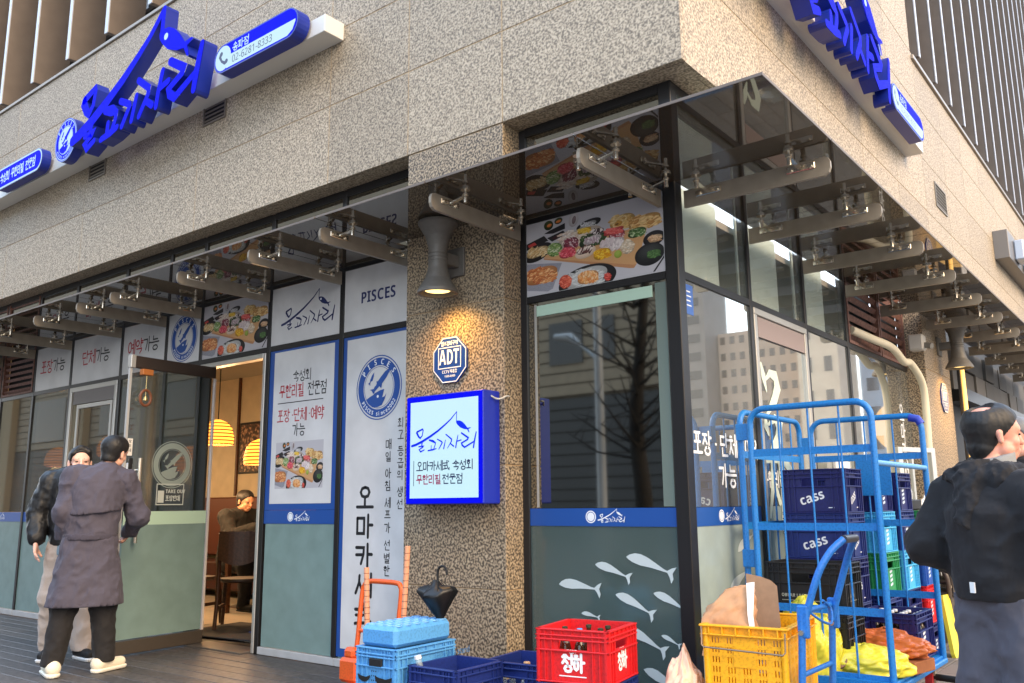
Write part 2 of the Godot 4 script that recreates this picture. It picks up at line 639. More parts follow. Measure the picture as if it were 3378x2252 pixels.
func make_materials() -> void:
	tex.granite = grain_picture(1024, .33, [[0.0, rgb(118, 107, 92)], [.36, rgb(152, 139, 120)], [.47, rgb(184, 168, 145)], [.62, rgb(204, 189, 165)]], 3, .5)
	tex.coarse = grain_picture(1024, .26, [[0.0, rgb(72, 63, 53)], [.33, rgb(100, 88, 73)], [.43, rgb(146, 129, 105)], [.6, rgb(168, 149, 122)], [.74, rgb(186, 168, 141)]], 5, .3)
	tex.bump = noise_picture(512, .06, [[0.0, Color.BLACK], [1.0, Color.WHITE]], 3, FastNoiseLite.TYPE_SIMPLEX, 9)
	tex.soft = noise_picture(512, .012, [[0.0, rgb(236, 236, 236)], [1.0, Color.WHITE]], 5, FastNoiseLite.TYPE_SIMPLEX, 11)
	tex.weave = noise_picture(512, .4, [[0.0, rgb(190, 190, 190)], [1.0, Color.WHITE]], 1, FastNoiseLite.TYPE_SIMPLEX, 12)
	tex.scuff = noise_picture(512, .03, [[0.0, rgb(214, 214, 216)], [.3, rgb(240, 240, 241)], [.5, Color.WHITE], [1.0, Color.WHITE]], 4, FastNoiseLite.TYPE_SIMPLEX, 14)
	tex.wood = noise_picture(512, .02, [[0.0, rgb(170, 170, 170)], [1.0, Color.WHITE]], 4, FastNoiseLite.TYPE_SIMPLEX, 15)
	M.granite = []
	for k in 4:
		M.granite.append(tri_mat(tex.granite, .12, .62, true, Color(1, 1, 1) * (1.0 - k * .025)))
	M.coarse = tri_mat(tex.coarse, .17, .5)
	M.joint = tri_mat(tex.soft, .5, .9, true, rgb(186, 158, 122))
	M.coping = smat(rgb(150, 140, 128), .45, .4)
	M.fin = tri_mat(tex.soft, .5, .55, true, rgb(116, 105, 96))
	M.fin_edge = smat(rgb(190, 190, 194), .4, .3)
	M.mullion = smat(rgb(34, 34, 36), .35, .2)
	M.silver = smat(rgb(186, 184, 178), .35, .5)
	M.steel = tri_mat(tex.soft, 1.2, .42, false, rgb(158, 147, 131), .3)
	M.steel_bright = smat(rgb(225, 215, 198), .18, .95)
	M.glass = pane(rgb(122, 124, 116), .16, .72)
	M.glass_dark = smat(rgb(140, 140, 134), .03, 1.0)
	M.glass_side = pane(rgb(196, 200, 196), .3, .85)
	M.glass_clear = pane(rgb(170, 190, 185), .06)
	M.canopy = pane(rgb(66, 55, 42), .88, .0)
	M.canopy.metallic_specular = .9
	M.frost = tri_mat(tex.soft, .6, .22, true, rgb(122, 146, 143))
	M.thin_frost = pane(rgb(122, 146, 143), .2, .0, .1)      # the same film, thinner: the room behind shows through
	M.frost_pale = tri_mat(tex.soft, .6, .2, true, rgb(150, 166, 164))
	M.frost_green = smat(rgb(176, 205, 186), .25)
	M.band = smat(rgb(30, 76, 150), .35)
	M.white = tri_mat(tex.soft, .4, .4, true, rgb(214, 214, 214))
	M.plinth = tri_mat(tex.soft, .8, .6, true, rgb(176, 178, 180))
	M.ink = smat(rgb(26, 26, 30), .5)
	M.red_ink = smat(rgb(172, 32, 48), .5)
	M.navy_ink = smat(rgb(30, 42, 96), .5)
	M.blue_ink = smat(rgb(26, 74, 150), .5)
	M.grey_ink = smat(rgb(160, 160, 162), .5)
	M.white_ink = smat(rgb(225, 230, 235), .5)
	M.fish = smat(rgb(188, 200, 202), .35)
	M.etch = smat(rgb(140, 152, 146), .4)
	M.louver = tri_mat(tex.wood, 2.0, .6, true, rgb(140, 98, 84))
	M.black = smat(rgb(16, 16, 17), .6)
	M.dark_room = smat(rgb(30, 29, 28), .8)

# ---------------------------------------------------------------- ground
func ground() -> void:
	var g := MB.new()
	g.quad(Vector3(-250, -.03, 250), Vector3(250, -.03, 250), Vector3(250, -.03, -250), Vector3(-250, -.03, -250))
	var asphalt := tri_mat(noise_picture(512, .3, [[0.0, rgb(70, 69, 68)], [1.0, rgb(116, 114, 111)]], 2, FastNoiseLite.TYPE_SIMPLEX, 21), .7, .9)
	structure("ground", g, asphalt)
	# boarded deck along the front
	var deck := structure("deck", slab(-14.0, -.028, GZ + .02, -2.2, -.012, -.9), M.black)
	var kinds := []
	for k in 4:
		kinds.append(tri_mat(tex.wood, 1.4, .55, true, [rgb(92, 87, 85), rgb(84, 80, 79), rgb(98, 93, 90), rgb(79, 76, 76)][k]))
	var w := .136
	var z := GZ + .03
	var row := 0
	while z < -1.2:
		var x := -14.0 + fmod(row * .83, 2.4)
		if x > -14.0:
			deck_board(deck, -14.0, x, z, w, kinds)
		while x < -2.21:
			var x1 := minf(x + 2.4, -2.2)
			deck_board(deck, x, x1, z, w, kinds)
			x = x1
		z += w + .006
		row += 1
	# paving along the side street
	var pave := structure("pavement", slab(-2.198, -.028, -22.0, 1.6, -.014, -.9), M.black)
	var pk := []
	var pt := noise_picture(512, .2, [[0.0, rgb(190, 190, 190)], [1.0, Color.WHITE]], 3, FastNoiseLite.TYPE_SIMPLEX, 23)
	for k in 4:
		pk.append(tri_mat(pt, 1.1, .8, true, [rgb(134, 126, 119), rgb(124, 117, 111), rgb(141, 132, 124), rgb(117, 111, 106)][k]))
	var pm := MB.new()
	pm.bx(-.097, -.02, -.197, .097, 0, .197, .004)
	var pmesh := pm.mesh()
	var rest := MB.new()
	for i in 19:
		var px := -2.1 + i * .2
		for j in 52:
			var pz := -1.1 - j * .4 - (.2 if i % 2 else 0.0)
			if px < -.2 and pz < -4.6 and pz > -12.5:
				var o := part("paver", pmesh, pk[rng.randi() % 4], pave)
				o.position = Vector3(px, rng.randf_range(-.002, .001), pz)
			else:
				rest.bx(px - .097, -.02, pz - .197, px + .097, -.001, pz + .197)
	part("paver_field", rest, pk[0], pave).set_meta("kind", "stuff")

func slab(x0: float, y0: float, z0: float, x1: float, y1: float, z1: float, ch := 0.0) -> MB:
	var m := MB.new()
	m.bx(x0, y0, z0, x1, y1, z1, ch)
	return m

func deck_board(deck: Node, x0: float, x1: float, z: float, w: float, kinds: Array) -> void:
	var b := slab(x0 + .002, -.022, z, x1 - .002, rng.randf_range(-.0015, .001), z + w, .004)
	part("plank", b, kinds[rng.randi() % 4], deck)

# ---------------------------------------------------------------- building
var house: Node3D
const COURSES := [3.69, 4.36, 5.005, 5.65, 6.29, 6.95, 7.6, 8.3]

func building() -> void:
	house = thing("restaurant_building", "corner building clad in speckled beige granite above glass shopfronts", "building", Vector3.ZERO)
	# backing of the cladding, seen in the joints
	var back := MB.new()
	back.bx(-16.0, 3.72, -4.6, SX - .006, 6.27, SZ - .0035)
	back.bx(-7.3, 6.271, -4.6, SX - .006, 8.3, SZ - .0035)
	back.bx(-2.5, 3.72, -36.0, SX - .0035, 6.19, -4.6)
	back.bx(-2.5, 6.191, -10.2, SX - .0035, 8.3, -4.6)
	part("joint_backing", back, M.joint, house)
	var gap := .003
	var xs := [SX, -3.43, -4.33, -5.23]
	xs.append_array([-7.14, -9.36, -11.3, -13.2, -15.6])
	for c in COURSES.size() - 1:
		var y0: float = COURSES[c]
		var y1: float = COURSES[c + 1]
		for i in xs.size() - 1:
			var x1: float = xs[i]
			var x0: float = xs[i + 1]
			if c >= 4 and x0 < -7.4:
				continue
			var holes := []
			if c == 1:
				for vx in [-7.07, -9.29]:
					if vx > x0 and vx < x1:
						holes.append(vx)
			var m: Material = M.granite[rng.randi() % 4]
			if holes.is_empty():
				part("stone_panel", slab(x0 + gap, y0 + gap, SZ - .04, x1 - (gap if i > 0 else 0.0), y1 - gap, SZ, .003), m, house)
			else:
				var vx: float = holes[0]
				var pm := MB.new()
				pm.bx(x0 + gap, y0 + gap, SZ - .04, vx, y1 - gap, SZ)
				pm.bx(vx + .37, y0 + gap, SZ - .04, x1 - gap, y1 - gap, SZ)
				pm.bx(vx, y0 + gap, SZ - .04, vx + .37, 4.705, SZ)
				part("stone_panel", pm, m, house)
				vent(front(vx, 4.705, SZ), .37, .297)
	var zs := [SZ]
	while zs[zs.size() - 1] > -36.0:
		zs.append(zs[zs.size() - 1] - 1.195)
	for c in COURSES.size() - 1:
		for i in zs.size() - 1:
			var z1: float = zs[i]
			var z0: float = zs[i + 1]
			if c >= 4:
				if z1 < -10.1:
					continue
				z0 = maxf(z0, -10.2)
			var y1: float = COURSES[c + 1] - (.09 if c == 3 and z0 < -10.3 else 0.0)
			var y0: float = COURSES[c]
			var m: Material = M.granite[rng.randi() % 4]
			if c == 1 and z0 < -11.05 and z1 > -11.05:
				var pm := MB.new()
				pm.bx(SX - .04, y0 + gap, z0 + gap, SX, y1 - gap, -11.3)
				pm.bx(SX - .04, y0 + gap, -10.75, SX, y1 - gap, z1 - gap)
				pm.bx(SX - .04, y0 + gap, -11.3, SX, 4.56, -10.75)
				pm.bx(SX - .04, 4.86, -11.3, SX, y1 - gap, -10.75)
				part("stone_panel", pm, m, house)
				vent(side(-10.75, 4.56, SX), .55, .3)
			else:
				part("stone_panel", slab(SX - .04, y0 + gap, z0 + gap, SX, y1 - gap, z1 - (gap if i > 0 else .041), .003), m, house)
	# soffit over the shopfront
	var sf := MB.new()
	sf.bx(-16.0, 3.69, -4.58, SX, 3.715, SZ - .041)
	part("soffit", sf, M.granite[1], house)
	sf = MB.new()
	sf.bx(-2.42, 3.69, -36.0, SX - .041, 3.715, -4.582)
	part("soffit", sf, M.granite[1], house)
	# coping and the windows with fins above
	part("coping", slab(-16.0, 6.29, -4.62, -7.3, 6.33, SZ + .02, .004), M.coping, house)
	part("coping", slab(-2.5, 6.2, -36.0, SX + .03, 6.25, -10.21, .004), M.coping, house)
	var uw := MB.new()
	uw.bx(-16.0, 6.33, -4.8, -7.3, 18.0, -4.75)
	part("upper_window_glass", uw, smat(rgb(70, 74, 76), .08, .2), house)
	uw = MB.new()
	uw.bx(-2.62, 6.25, -36.0, -2.56, 18.0, -10.21)
	part("upper_window_glass", uw, smat(rgb(70, 74, 76), .08, .2), house)
	for yy in [6.9, 7.9, 9.9, 11.9]:
		part("transom_bar", slab(-16.0, yy, -4.75, -7.3, yy + .05, -4.72), M.mullion, house)
		part("transom_bar", slab(-2.56, yy - .02, -36.0, -2.53, yy + .03, -10.21), M.mullion, house)
	for k in 8:
		fin(Vector3(-8.25 - k * .935, 6.47, SZ), Vector3(0, 0, -1), .42)
	for k in 29:
		fin(Vector3(-2.1, 6.46, -10.78 - k * .85), Vector3(-1, 0, 0), .44)
	pillar(-4.32, -3.43, false)
	pillar(-10.55, -9.45, true)
	shopfront()

func fin(at: Vector3, inward: Vector3, depth: float) -> void:
	var b := MB.new()
	var e := MB.new()
	var across := Vector3(inward.z, 0, inward.x).abs()
	var c := at + inward * (depth / 2 + .012)
	b.bx(c.x - (across * .03 + inward.abs() * depth / 2).x, 6.47, c.z - (across * .03 + inward.abs() * depth / 2).z, c.x + (across * .03 + inward.abs() * depth / 2).x, 18.0, c.z + (across * .03 + inward.abs() * depth / 2).z, .004)
	var f := part("metal_fin", b, M.fin, house)
	c = at + inward * .006
	e.bx(c.x - (across * .034 + inward.abs() * .006).x, 6.465, c.z - (across * .034 + inward.abs() * .006).z, c.x + (across * .034 + inward.abs() * .006).x, 18.0, c.z + (across * .034 + inward.abs() * .006).z)
	part("edge_strip", e, M.fin_edge, f)

func vent(t: Transform3D, w: float, h: float) -> void:
	var fr := MB.new()
	for r in [[0, 0, w, .02], [0, h - .02, w, h], [0, .02, .02, h - .02], [w - .02, .02, w, h - .02]]:
		fr.box(t * Transform3D(Basis(), Vector3((r[0] + r[2]) / 2, (r[1] + r[3]) / 2, -.002)), Vector3(r[2] - r[0], r[3] - r[1], .03))
	var o := part("vent_grille", fr, smat(rgb(128, 120, 108), .5, .3), house)
	var bk := MB.new()
	rect(bk, lift(t, -.002), .004, .004, w - .004, h - .004)
	part("vent_backing", bk, M.black, o)
	for k in 6:
		var s := MB.new()
		s.box(t * Transform3D(Basis(Vector3.RIGHT, .2), Vector3(w / 2, .045 + k * (h - .05) / 6, .004)), Vector3(w - .042, .014, .007))
		part("vent_slat", s, smat(rgb(120, 112, 100), .5, .3), o)

func pillar(a: float, b: float, on_side: bool) -> void:
	var ys := [0.0, .636, 1.4, 2.476, 3.687]
	for k in 4:
		var y0: float = ys[k] + .003
		var y1: float = ys[k + 1] - .003
		if on_side:
			part("pillar_stone", slab(-2.34, y0, a + .006, SX, y1, b - .006, .003), M.coarse, house)
		else:
			part("pillar_stone", slab(a, y0, GZ - .08, b, y1, SZ, .003), M.coarse, house)
	if on_side:
		part("pillar_core", slab(-2.33, .0, a + .012, SX - .006, 3.688, b - .012), M.joint, house)
	else:
		part("pillar_core", slab(a + .006, 0, GZ - .07, b - .006, 3.688, SZ - .006), M.joint, house)

func bay_front(x0: float, x1: float, mid: Material, low: Material) -> Node3D:
	var f := MB.new()
	f.bx(x0 + .02, 1.13, GZ - .006, x1 - .02, 2.455, GZ)
	var p := part("window_pane", f, mid, house)
	f = MB.new()
	f.bx(x0 + .02, .06, GZ - .006, x1 - .02, 1.128, GZ)
	part("frosted_pane", f, low, house)
	return p

func mull_front(x: float, y0: float, y1: float, w := .045) -> void:
	part("mullion", slab(x - w / 2, y0, GZ - .05, x + w / 2, y1, GZ + .014, .002), M.mullion, house)
func mull_side(z: float, y0: float, y1: float, w := .045) -> void:
	part("mullion", slab(GX - .05, y0, z - w / 2, GX + .014, y1, z + w / 2, .002), M.mullion, house)

func frame_front(x0: float, x1: float, y1: float, w := .05) -> void:
	part("door_frame", slab(x0, .056, GZ - .06, x0 + w, y1 - w, GZ + .02, .003), M.silver, house)
	part("door_frame", slab(x1 - w, .056, GZ - .06, x1, y1 - w, GZ + .02, .003), M.silver, house)
	part("door_frame", slab(x0, y1 - w, GZ - .06, x1, y1, GZ + .021, .003), M.silver, house)

var left_edges := [-14.0, -12.4, -11.5, -10.62, -9.72, -8.64, -7.79, -7.19]
func shopfront() -> void:
	# --- front, left of the door
	for i in left_edges.size() - 1:
		var a: float = left_edges[i]
		var b: float = left_edges[i + 1]
		bay_front(a, b, M.glass, M.frost)
		mull_front(b, .06, 3.68)
		part("logo_band", slab(a + .02, 1.022, GZ + .001, b - .02, 1.128, GZ + .004), M.band, house)
		part("plinth", slab(a + .003, 0, GZ - .1, b - .003, .056, GZ + .02, .003), M.plinth, house)
	frame_front(-9.69, -8.67, 2.46)
	# inner leaf of the framed window: head board and slim frame
	part("head_board", slab(-9.6, 2.27, GZ + .005, -8.72, 2.41, GZ + .016), smat(rgb(110, 104, 102), .5), house)
	part("leaf_frame", slab(-9.5, .1, GZ + .004, -9.46, 2.26, GZ + .02), M.silver, house)
	part("leaf_frame", slab(-8.78, .1, GZ + .004, -8.74, 2.26, GZ + .02), M.silver, house)
	part("leaf_frame", slab(-9.46, 2.22, GZ + .004, -8.78, 2.26, GZ + .019), M.silver, house)
	# --- door bay
	mull_front(-6.155, .0, 3.68, .05)
	part("door_frame", slab(-6.215, .0, GZ - .06, -6.18, 2.45, GZ + .02, .003), M.silver, house)
	part("door_frame", slab(-7.165, 2.41, GZ - .06, -6.216, 2.452, GZ + .021, .003), M.silver, house)
	part("side_light", slab(-7.165, .0, GZ - .02, -7.03, 2.41, GZ + .0), M.black, house)
	part("threshold", slab(-7.03, -.01, GZ - .12, -6.216, .012, GZ + .12, .004), smat(rgb(96, 90, 84), .5, .4), house)
	# --- right of the door to the pillar
	bay_front(-6.13, -5.22, M.glass, M.frost)
	mull_front(-5.22, .06, 3.68, .05)
	bay_front(-5.195, -4.322, M.glass, M.frost)
	part("plinth", slab(-6.13, 0, GZ - .1, -5.2, .056, GZ + .02, .003), M.plinth, house)
	part("plinth", slab(-5.197, 0, GZ - .1, -4.322, .056, GZ + .02, .003), M.plinth, house)
	part("logo_band", slab(-6.13, 1.022, GZ + .001, -5.245, 1.128, GZ + .004), M.band, house)
	# --- corner window
	bay_front(-3.43, GX + .0, M.glass_dark, M.thin_frost)
	mull_front(-3.405, .0, 3.68, .05)
	part("logo_band", slab(-3.38, 1.022, GZ + .001, GX - .03, 1.128, GZ + .004), M.band, house)
	part("inner_frame", slab(-3.325, 1.135, GZ + .0005, -3.31, 2.44, GZ + .004), M.silver, house)
	part("inner_frame", slab(-2.43, 1.135, GZ + .0005, -2.36, 2.44, GZ + .004), smat(rgb(104, 118, 112), .3), house)
	part("blind_box", slab(-3.305, 2.36, GZ + .0005, -2.45, 2.43, GZ + .006), M.frost_green, house)
	part("corner_post", slab(GX - .07, 0, GZ - .07, GX + .016, 3.688, GZ + .016, .004), M.mullion, house)
	part("plinth", slab(-3.43, 0, GZ - .1, GX - .072, .056, GZ + .012), M.plinth, house)
	# --- transoms and the glass above
	for r in [[-14.0, -10.642], [-10.598, -9.742], [-9.698, -8.662], [-8.618, -7.812], [-7.768, -7.212], [-7.168, -6.182], [-6.13, -5.245], [-5.195, -4.322], [-3.38, -2.352]]:
		part("transom_bar", slab(r[0], 2.456, GZ - .05, r[1], 2.5, GZ + .012), M.mullion, house)
		part("transom_bar", slab(r[0], 3.0, GZ - .05, r[1], 3.035, GZ + .012), M.mullion, house)
		part("transom_bar", slab(r[0], 3.63, GZ - .05, r[1], 3.688, GZ + .012), M.mullion, house)
		part("upper_pane", slab(r[0], 3.035, GZ - .006, r[1], 3.63, GZ), M.glass_dark, house)
	# --- side
	var ze := [GZ, -5.51, -6.56, -7.57, -9.45]
	for i in 4:
		var a: float = ze[i] - (.072 if i == 0 else .022)
		var b: float = ze[i + 1] + (.022 if i < 3 else 0.0)
		part("window_pane", slab(GX - .006, 1.13, b, GX, 2.455, a), M.glass_side, house)
		part("frosted_pane", slab(GX - .006, .06, b, GX, 1.128, a), M.frost_pale, house)
		part("transom_bar", slab(GX - .05, 2.456, b, GX + .012, 2.5, a), M.mullion, house)
		part("transom_bar", slab(GX - .05, 3.63, b, GX + .012, 3.688, a), M.mullion, house)
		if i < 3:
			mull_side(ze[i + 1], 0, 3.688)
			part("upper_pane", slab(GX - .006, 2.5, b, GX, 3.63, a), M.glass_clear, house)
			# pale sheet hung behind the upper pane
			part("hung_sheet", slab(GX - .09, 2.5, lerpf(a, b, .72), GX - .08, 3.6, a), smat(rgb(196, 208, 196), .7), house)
	part("logo_band", slab(GX + .001, 1.022, -5.488, GX + .004, 1.128, GZ - .03), M.band, house)
	for s in [[-5.535, -5.585], [-6.485, -6.535]]:
		part("door_frame", slab(GX - .05, .0, s[1], GX + .02, 2.41, s[0], .003), M.silver, house)
	part("door_frame", slab(GX - .05, 2.41, -6.535, GX + .021, 2.455, -5.535, .003), M.silver, house)
	part("head_board", slab(GX + .004, 2.26, -6.48, GX + .015, 2.4, -5.6), smat(rgb(150, 134, 130), .5), house)
	part("plinth", slab(GX - .1, 0, -9.45, GX + .012, .056, GZ - .075), M.plinth, house)
	louvers()
	entrance_door()

func louvers() -> void:
	# front, far left, over the transom
	for r in [[-12.4, -11.52], [-11.48, -10.64]]:
		var fr := MB.new()
		fr.bx(r[0], 2.502, GZ - .04, r[1], 2.53, GZ + .02)
		fr.bx(r[0], 2.53, GZ - .04, r[0] + .03, 3.66, GZ + .02)
		fr.bx(r[1] - .03, 2.53, GZ - .04, r[1], 3.66, GZ + .02)
		var o := part("louver", fr, M.louver, house)
		part("louver_backing", slab(r[0] + .03, 2.53, GZ - .06, r[1] - .03, 3.66, GZ - .05), M.black, o)
		for k in 16:
			var s := MB.new()
			s.box(Transform3D(Basis(Vector3.RIGHT, .5), Vector3((r[0] + r[1]) / 2, 2.56 + k * .07, GZ - .005)), Vector3(r[1] - r[0] - .062, .035, .012))
			part("louver_slat", s, M.louver, o)
	for r in [[-8.55, -7.6], [-9.44, -8.58]]:
		var fr := MB.new()
		fr.bx(GX - .04, 2.502, r[0], GX + .02, 2.53, r[1])
		fr.bx(GX - .04, 2.53, r[0], GX + .02, 3.62, r[0] + .03)
		fr.bx(GX - .04, 2.53, r[1] - .03, GX + .02, 3.62, r[1])
		var o := part("louver", fr, M.louver, house)
		part("louver_backing", slab(GX - .06, 2.53, r[0] + .03, GX - .05, 3.62, r[1] - .03), M.black, o)
		for k in 12:
			var s := MB.new()
			s.box(Transform3D(Basis(Vector3.BACK, -.5), Vector3(GX - .005, 2.565 + k * .09, (r[0] + r[1]) / 2)), Vector3(.012, .05, r[1] - r[0] - .062))
			part("louver_slat", s, M.louver, o)

func entrance_door() -> void:
	# open glass leaf: hinge at the jamb, free edge towards the street
	var o := thing("entrance_door", "glass entrance door standing open with wooden bell and steel handle", "door", Vector3(-6.985, 0, -4.5), 0)
	var a := Vector3(-6.985, 0, -4.5)
	var b := Vector3(-6.905, 0, -3.66)
	var dir := (b - a)
	# local +x runs from the free edge to the hinge, local +z faces the street corner
	o.position = b
	o.rotation.y = atan2(-dir.x, -dir.z) - PI / 2
	var L := dir.length()
	part("glass", slab(0, .1, -.006, L, 2.31, .006), pane(rgb(60, 72, 66), .12), o)
	part("frosted_film", slab(.02, .13, .007, L - .02, 1.02, .009), M.frost, o)
	part("pale_band", slab(.02, 1.021, .007, L - .02, 1.13, .0095), M.frost_green, o)
	part("bottom_rail", slab(0, .015, -.022, L, .12, .022, .004), smat(rgb(92, 84, 76), .4, .5), o)
	part("top_rail", slab(0, 2.31, -.022, L, 2.41, .022, .004), smat(rgb(64, 54, 48), .45, .3), o)
	part("edge_strip", slab(L - .006, .12, -.012, L + .012, 2.31, .012), smat(rgb(198, 190, 184), .4), o)
	part("edge_strip", slab(-.012, .12, -.012, .008, 2.31, .012), smat(rgb(170, 170, 168), .4), o)
	part("corner_cap", slab(-.016, 2.305, -.026, .03, 2.415, .026, .004), M.silver, o)
	var h := MB.new()
	h.tube([Vector3(.1, .88, .07), Vector3(.1, 1.56, .07)], .014, 12)
	var hd := part("handle", h, M.steel_bright, o)
	for y in [.98, 1.46]:
		h = MB.new()
		h.tube([Vector3(.1, y, .0), Vector3(.1, y, .07)], .012, 10)
		part("standoff", h, M.steel_bright, hd)
	var lk := part("lock", slab(.005, 1.36, .006, .06, 1.52, .035, .008), smat(rgb(190, 190, 190), .3, .6), o)
	part("lock_keypad", slab(.015, 1.47, .035, .05, 1.56, .045, .005), M.black, lk)
	var nt := part("notice", slab(.01, 1.58, .013, .055, 1.72, .015), smat(rgb(226, 222, 214), .6), o)
	var nm := MB.new()
	words(nm, front(.02, 1.71, .0155), "당기세", .026, .12, 1.4, .9, true)
	part("lettering", nm, M.ink, nt)
	# bell on a wooden block
	var bw := part("bell_block", slab(.07, 2.25, .02, .17, 2.3, .07, .004), smat(rgb(176, 106, 50), .5), o)
	var ring := MB.new()
	var pts := []
	for k in 18:
		pts.append(Vector3(.12 + cos(TAU * k / 18) * .05, 2.06 + sin(TAU * k / 18) * .065, .05))
	ring.tube(pts, .012, 8, false, true)
	part("bell_ring", ring, smat(rgb(120, 70, 44), .5), bw)
	var bl := MB.new()
	bl.lathe(Transform3D(Basis(), Vector3(.12, 2.04, .05)), [Vector2(.02, 0), Vector2(.016, .012), Vector2(.011, .03), Vector2(.002, .038)], 12)
	bl.tube([Vector3(.12, 2.075, .05), Vector3(.12, 2.25, .05)], .003, 5)
	part("bell", bl, smat(rgb(214, 190, 130), .25, .8), bw)
	# prints on the glass
	var em := MB.new()
	emblem(em, em, Transform3D(Basis().scaled(Vector3(1, 1, 1)), Vector3(.45, 1.52, .0075)), .2, true)
	part("etched_emblem", em, M.etch, o)
	var tk := MB.new()
	for r in [[0, 0, .27, .008], [0, .17, .27, .178], [0, .008, .008, .17], [.262, .008, .27, .17]]:
		rect(tk, front(.31, 1.18, .0085), r[0], r[1], r[2], r[3])
	words(tk, front(.4, 1.26, .009), "포장판매", .045, .12, 1.0, .8)
	latin(tk, front(.4, 1.28, .009), "TAKE OUT", .03)
	rect(tk, front(.325, 1.2, .009), 0, 0, .06, .1)
	part("takeout_print", tk, smat(rgb(190, 196, 190), .5), o)

# ---------------------------------------------------------------- interior
func interior() -> void:
	var tile := smat(rgb(176, 168, 154), .35)
	var fl := structure("interior_floor", slab(-14.2, -.03, -9.6, -2.4, .0, GZ - .13), M.black)
	for i in 13:
		for j in 7:
			var x := -10.9 + i * .4
			var z := -5.0 - j * .4
			part("floor_tile", slab(x - .198, .0, z - .198, x + .198, .012, z + .198, .002), tile, fl)
	var cream := tri_mat(tex.soft, .5, .8, true, rgb(206, 190, 164))
	part("interior_wall", slab(-14.3, .0, -7.5, -5.6, 3.0, -7.4), cream, house)
	part("interior_wall", slab(-14.3, .0, -7.4, -14.2, 3.0, GZ - .1), cream, house)
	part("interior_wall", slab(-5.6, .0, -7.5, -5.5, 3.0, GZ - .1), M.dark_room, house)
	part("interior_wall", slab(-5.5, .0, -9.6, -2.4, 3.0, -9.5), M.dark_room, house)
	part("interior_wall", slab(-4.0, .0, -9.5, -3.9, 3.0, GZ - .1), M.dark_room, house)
	part("interior_ceiling", slab(-14.3, 3.0, -9.6, -2.4, 3.05, GZ - .06), smat(rgb(170, 164, 152), .8), house)
	var brown := tri_mat(tex.wood, 1.5, .5, true, rgb(92, 52, 32))
	for x in [-13.0, -11.9, -10.82, -9.7, -8.6, -7.5]:
		part("wall_batten", slab(x, 1.32, -7.4, x + .04, 3.0, -7.37), brown, house)
	# padded bench along the back wall
	var bench := thing("wall_bench", "brown padded bench along the cream wall inside the restaurant", "bench", Vector3(-9.9, 0, -7.38))
	part("bench_back", slab(-3.8, .5, .0, 3.4, 1.3, .1, .02), smat(rgb(96, 46, 28), .5), bench)
	part("bench_seat", slab(-3.8, .1, .1, 3.4, .46, .55, .02), smat(rgb(70, 36, 24), .5), bench)
	# framed picture
	var pic := thing("framed_picture", "dark framed food picture on the cream wall inside", "picture", Vector3(-10.45, 1.98, -7.398))
	part("frame", slab(-.3, -.36, 0, .3, .36, .02, .003), M.black, pic)
	var pm := MB.new()
	rect(pm, front(0, 0, .0215), -.27, -.33, .27, .33)
	part("print", pm, tri_mat(noise_picture(256, .03, [[0.0, rgb(24, 16, 14)], [.45, rgb(70, 44, 32)], [.7, rgb(150, 110, 80)], [1.0, rgb(200, 170, 140)]], 3, FastNoiseLite.TYPE_SIMPLEX, 31), 1.5, .5), pic)
	# door mat
	var mat_ := thing("door_mat", "dark grey door mat with blue print inside the doorway", "mat", Vector3(-7.0, .013, -5.15), 8)
	part("mat_sheet", slab(-.75, 0, -.42, .75, .012, .42, .004), tri_mat(tex.weave, 3.0, .95, true, rgb(62, 62, 66)), mat_)
	var mp := MB.new()
	mp.disc(Transform3D(Basis(Vector3.RIGHT, -PI / 2).scaled(Vector3(1, 1, .6)), Vector3(.1, .0135, 0)), .24, 24, .17)
	part("mat_print", mp, smat(rgb(40, 62, 130), .9), mat_)
	# wicker lamps
	var spots := [[-8.5, 1.98, -5.55], [-12.9, 1.9, -5.85], [-11.2, 1.98, -5.75], [-7.98, 1.75, -5.75], [-9.1, 1.72, -5.6]]
	var where := ["hanging highest near the doorway", "hanging by the far window", "hanging behind the framed window", "hanging behind the blue framed panel edge", "hanging behind the open glass door"]
	for i in spots.size():
		wicker_lamp(Vector3(spots[i][0], spots[i][1], spots[i][2]), "glowing orange wicker pendant lamp " + where[i])
	dining()

func wicker_lamp(at: Vector3, label: String) -> void:
	var o := thing("pendant_lamp", label, "lamp", at, 0, "wicker pendant lamps inside the restaurant")
	var glowm := glow(rgb(255, 150, 50), 4.5, rgb(150, 80, 30))
	var sh := MB.new()
	var prof := [Vector2(.17, -.14), Vector2(.175, -.06), Vector2(.15, .04), Vector2(.1, .1), Vector2(.03, .13)]
	sh.lathe(Transform3D(), prof, 20)
	part("lamp_shade", sh, glowm, o)
	var wk := smat(rgb(120, 60, 20), .8)
	for k in 7:
		var y := -.14 + k * .038
		var r := .0
		for i in prof.size() - 1:
			if y >= prof[i].y and y <= prof[i + 1].y:
				r = lerpf(prof[i].x, prof[i + 1].x, (y - prof[i].y) / (prof[i + 1].y - prof[i].y))
		var pts := []
		for j in 18:
			pts.append(Vector3(cos(TAU * j / 18) * (r + .003), y, sin(TAU * j / 18) * (r + .003)))
		var m := MB.new()
		m.tube(pts, .007, 5, false, true)
		part("wicker_band", m, wk, o)
	var c := MB.new()
	c.tube([Vector3(0, .13, 0), Vector3(0, 2.99 - at.y, 0)], .006, 5)
	part("cord", c, M.black, o)
	var l := OmniLight3D.new()
	l.name = "lamp_light"
	l.light_color = rgb(255, 208, 150)
	l.light_energy = .42
	l.light_size = .1
	l.omni_range = 12.0
	l.omni_attenuation = 2.0
	l.shadow_enabled = true
	l.position = Vector3(0, -.2, 0)
	o.add_child(l)

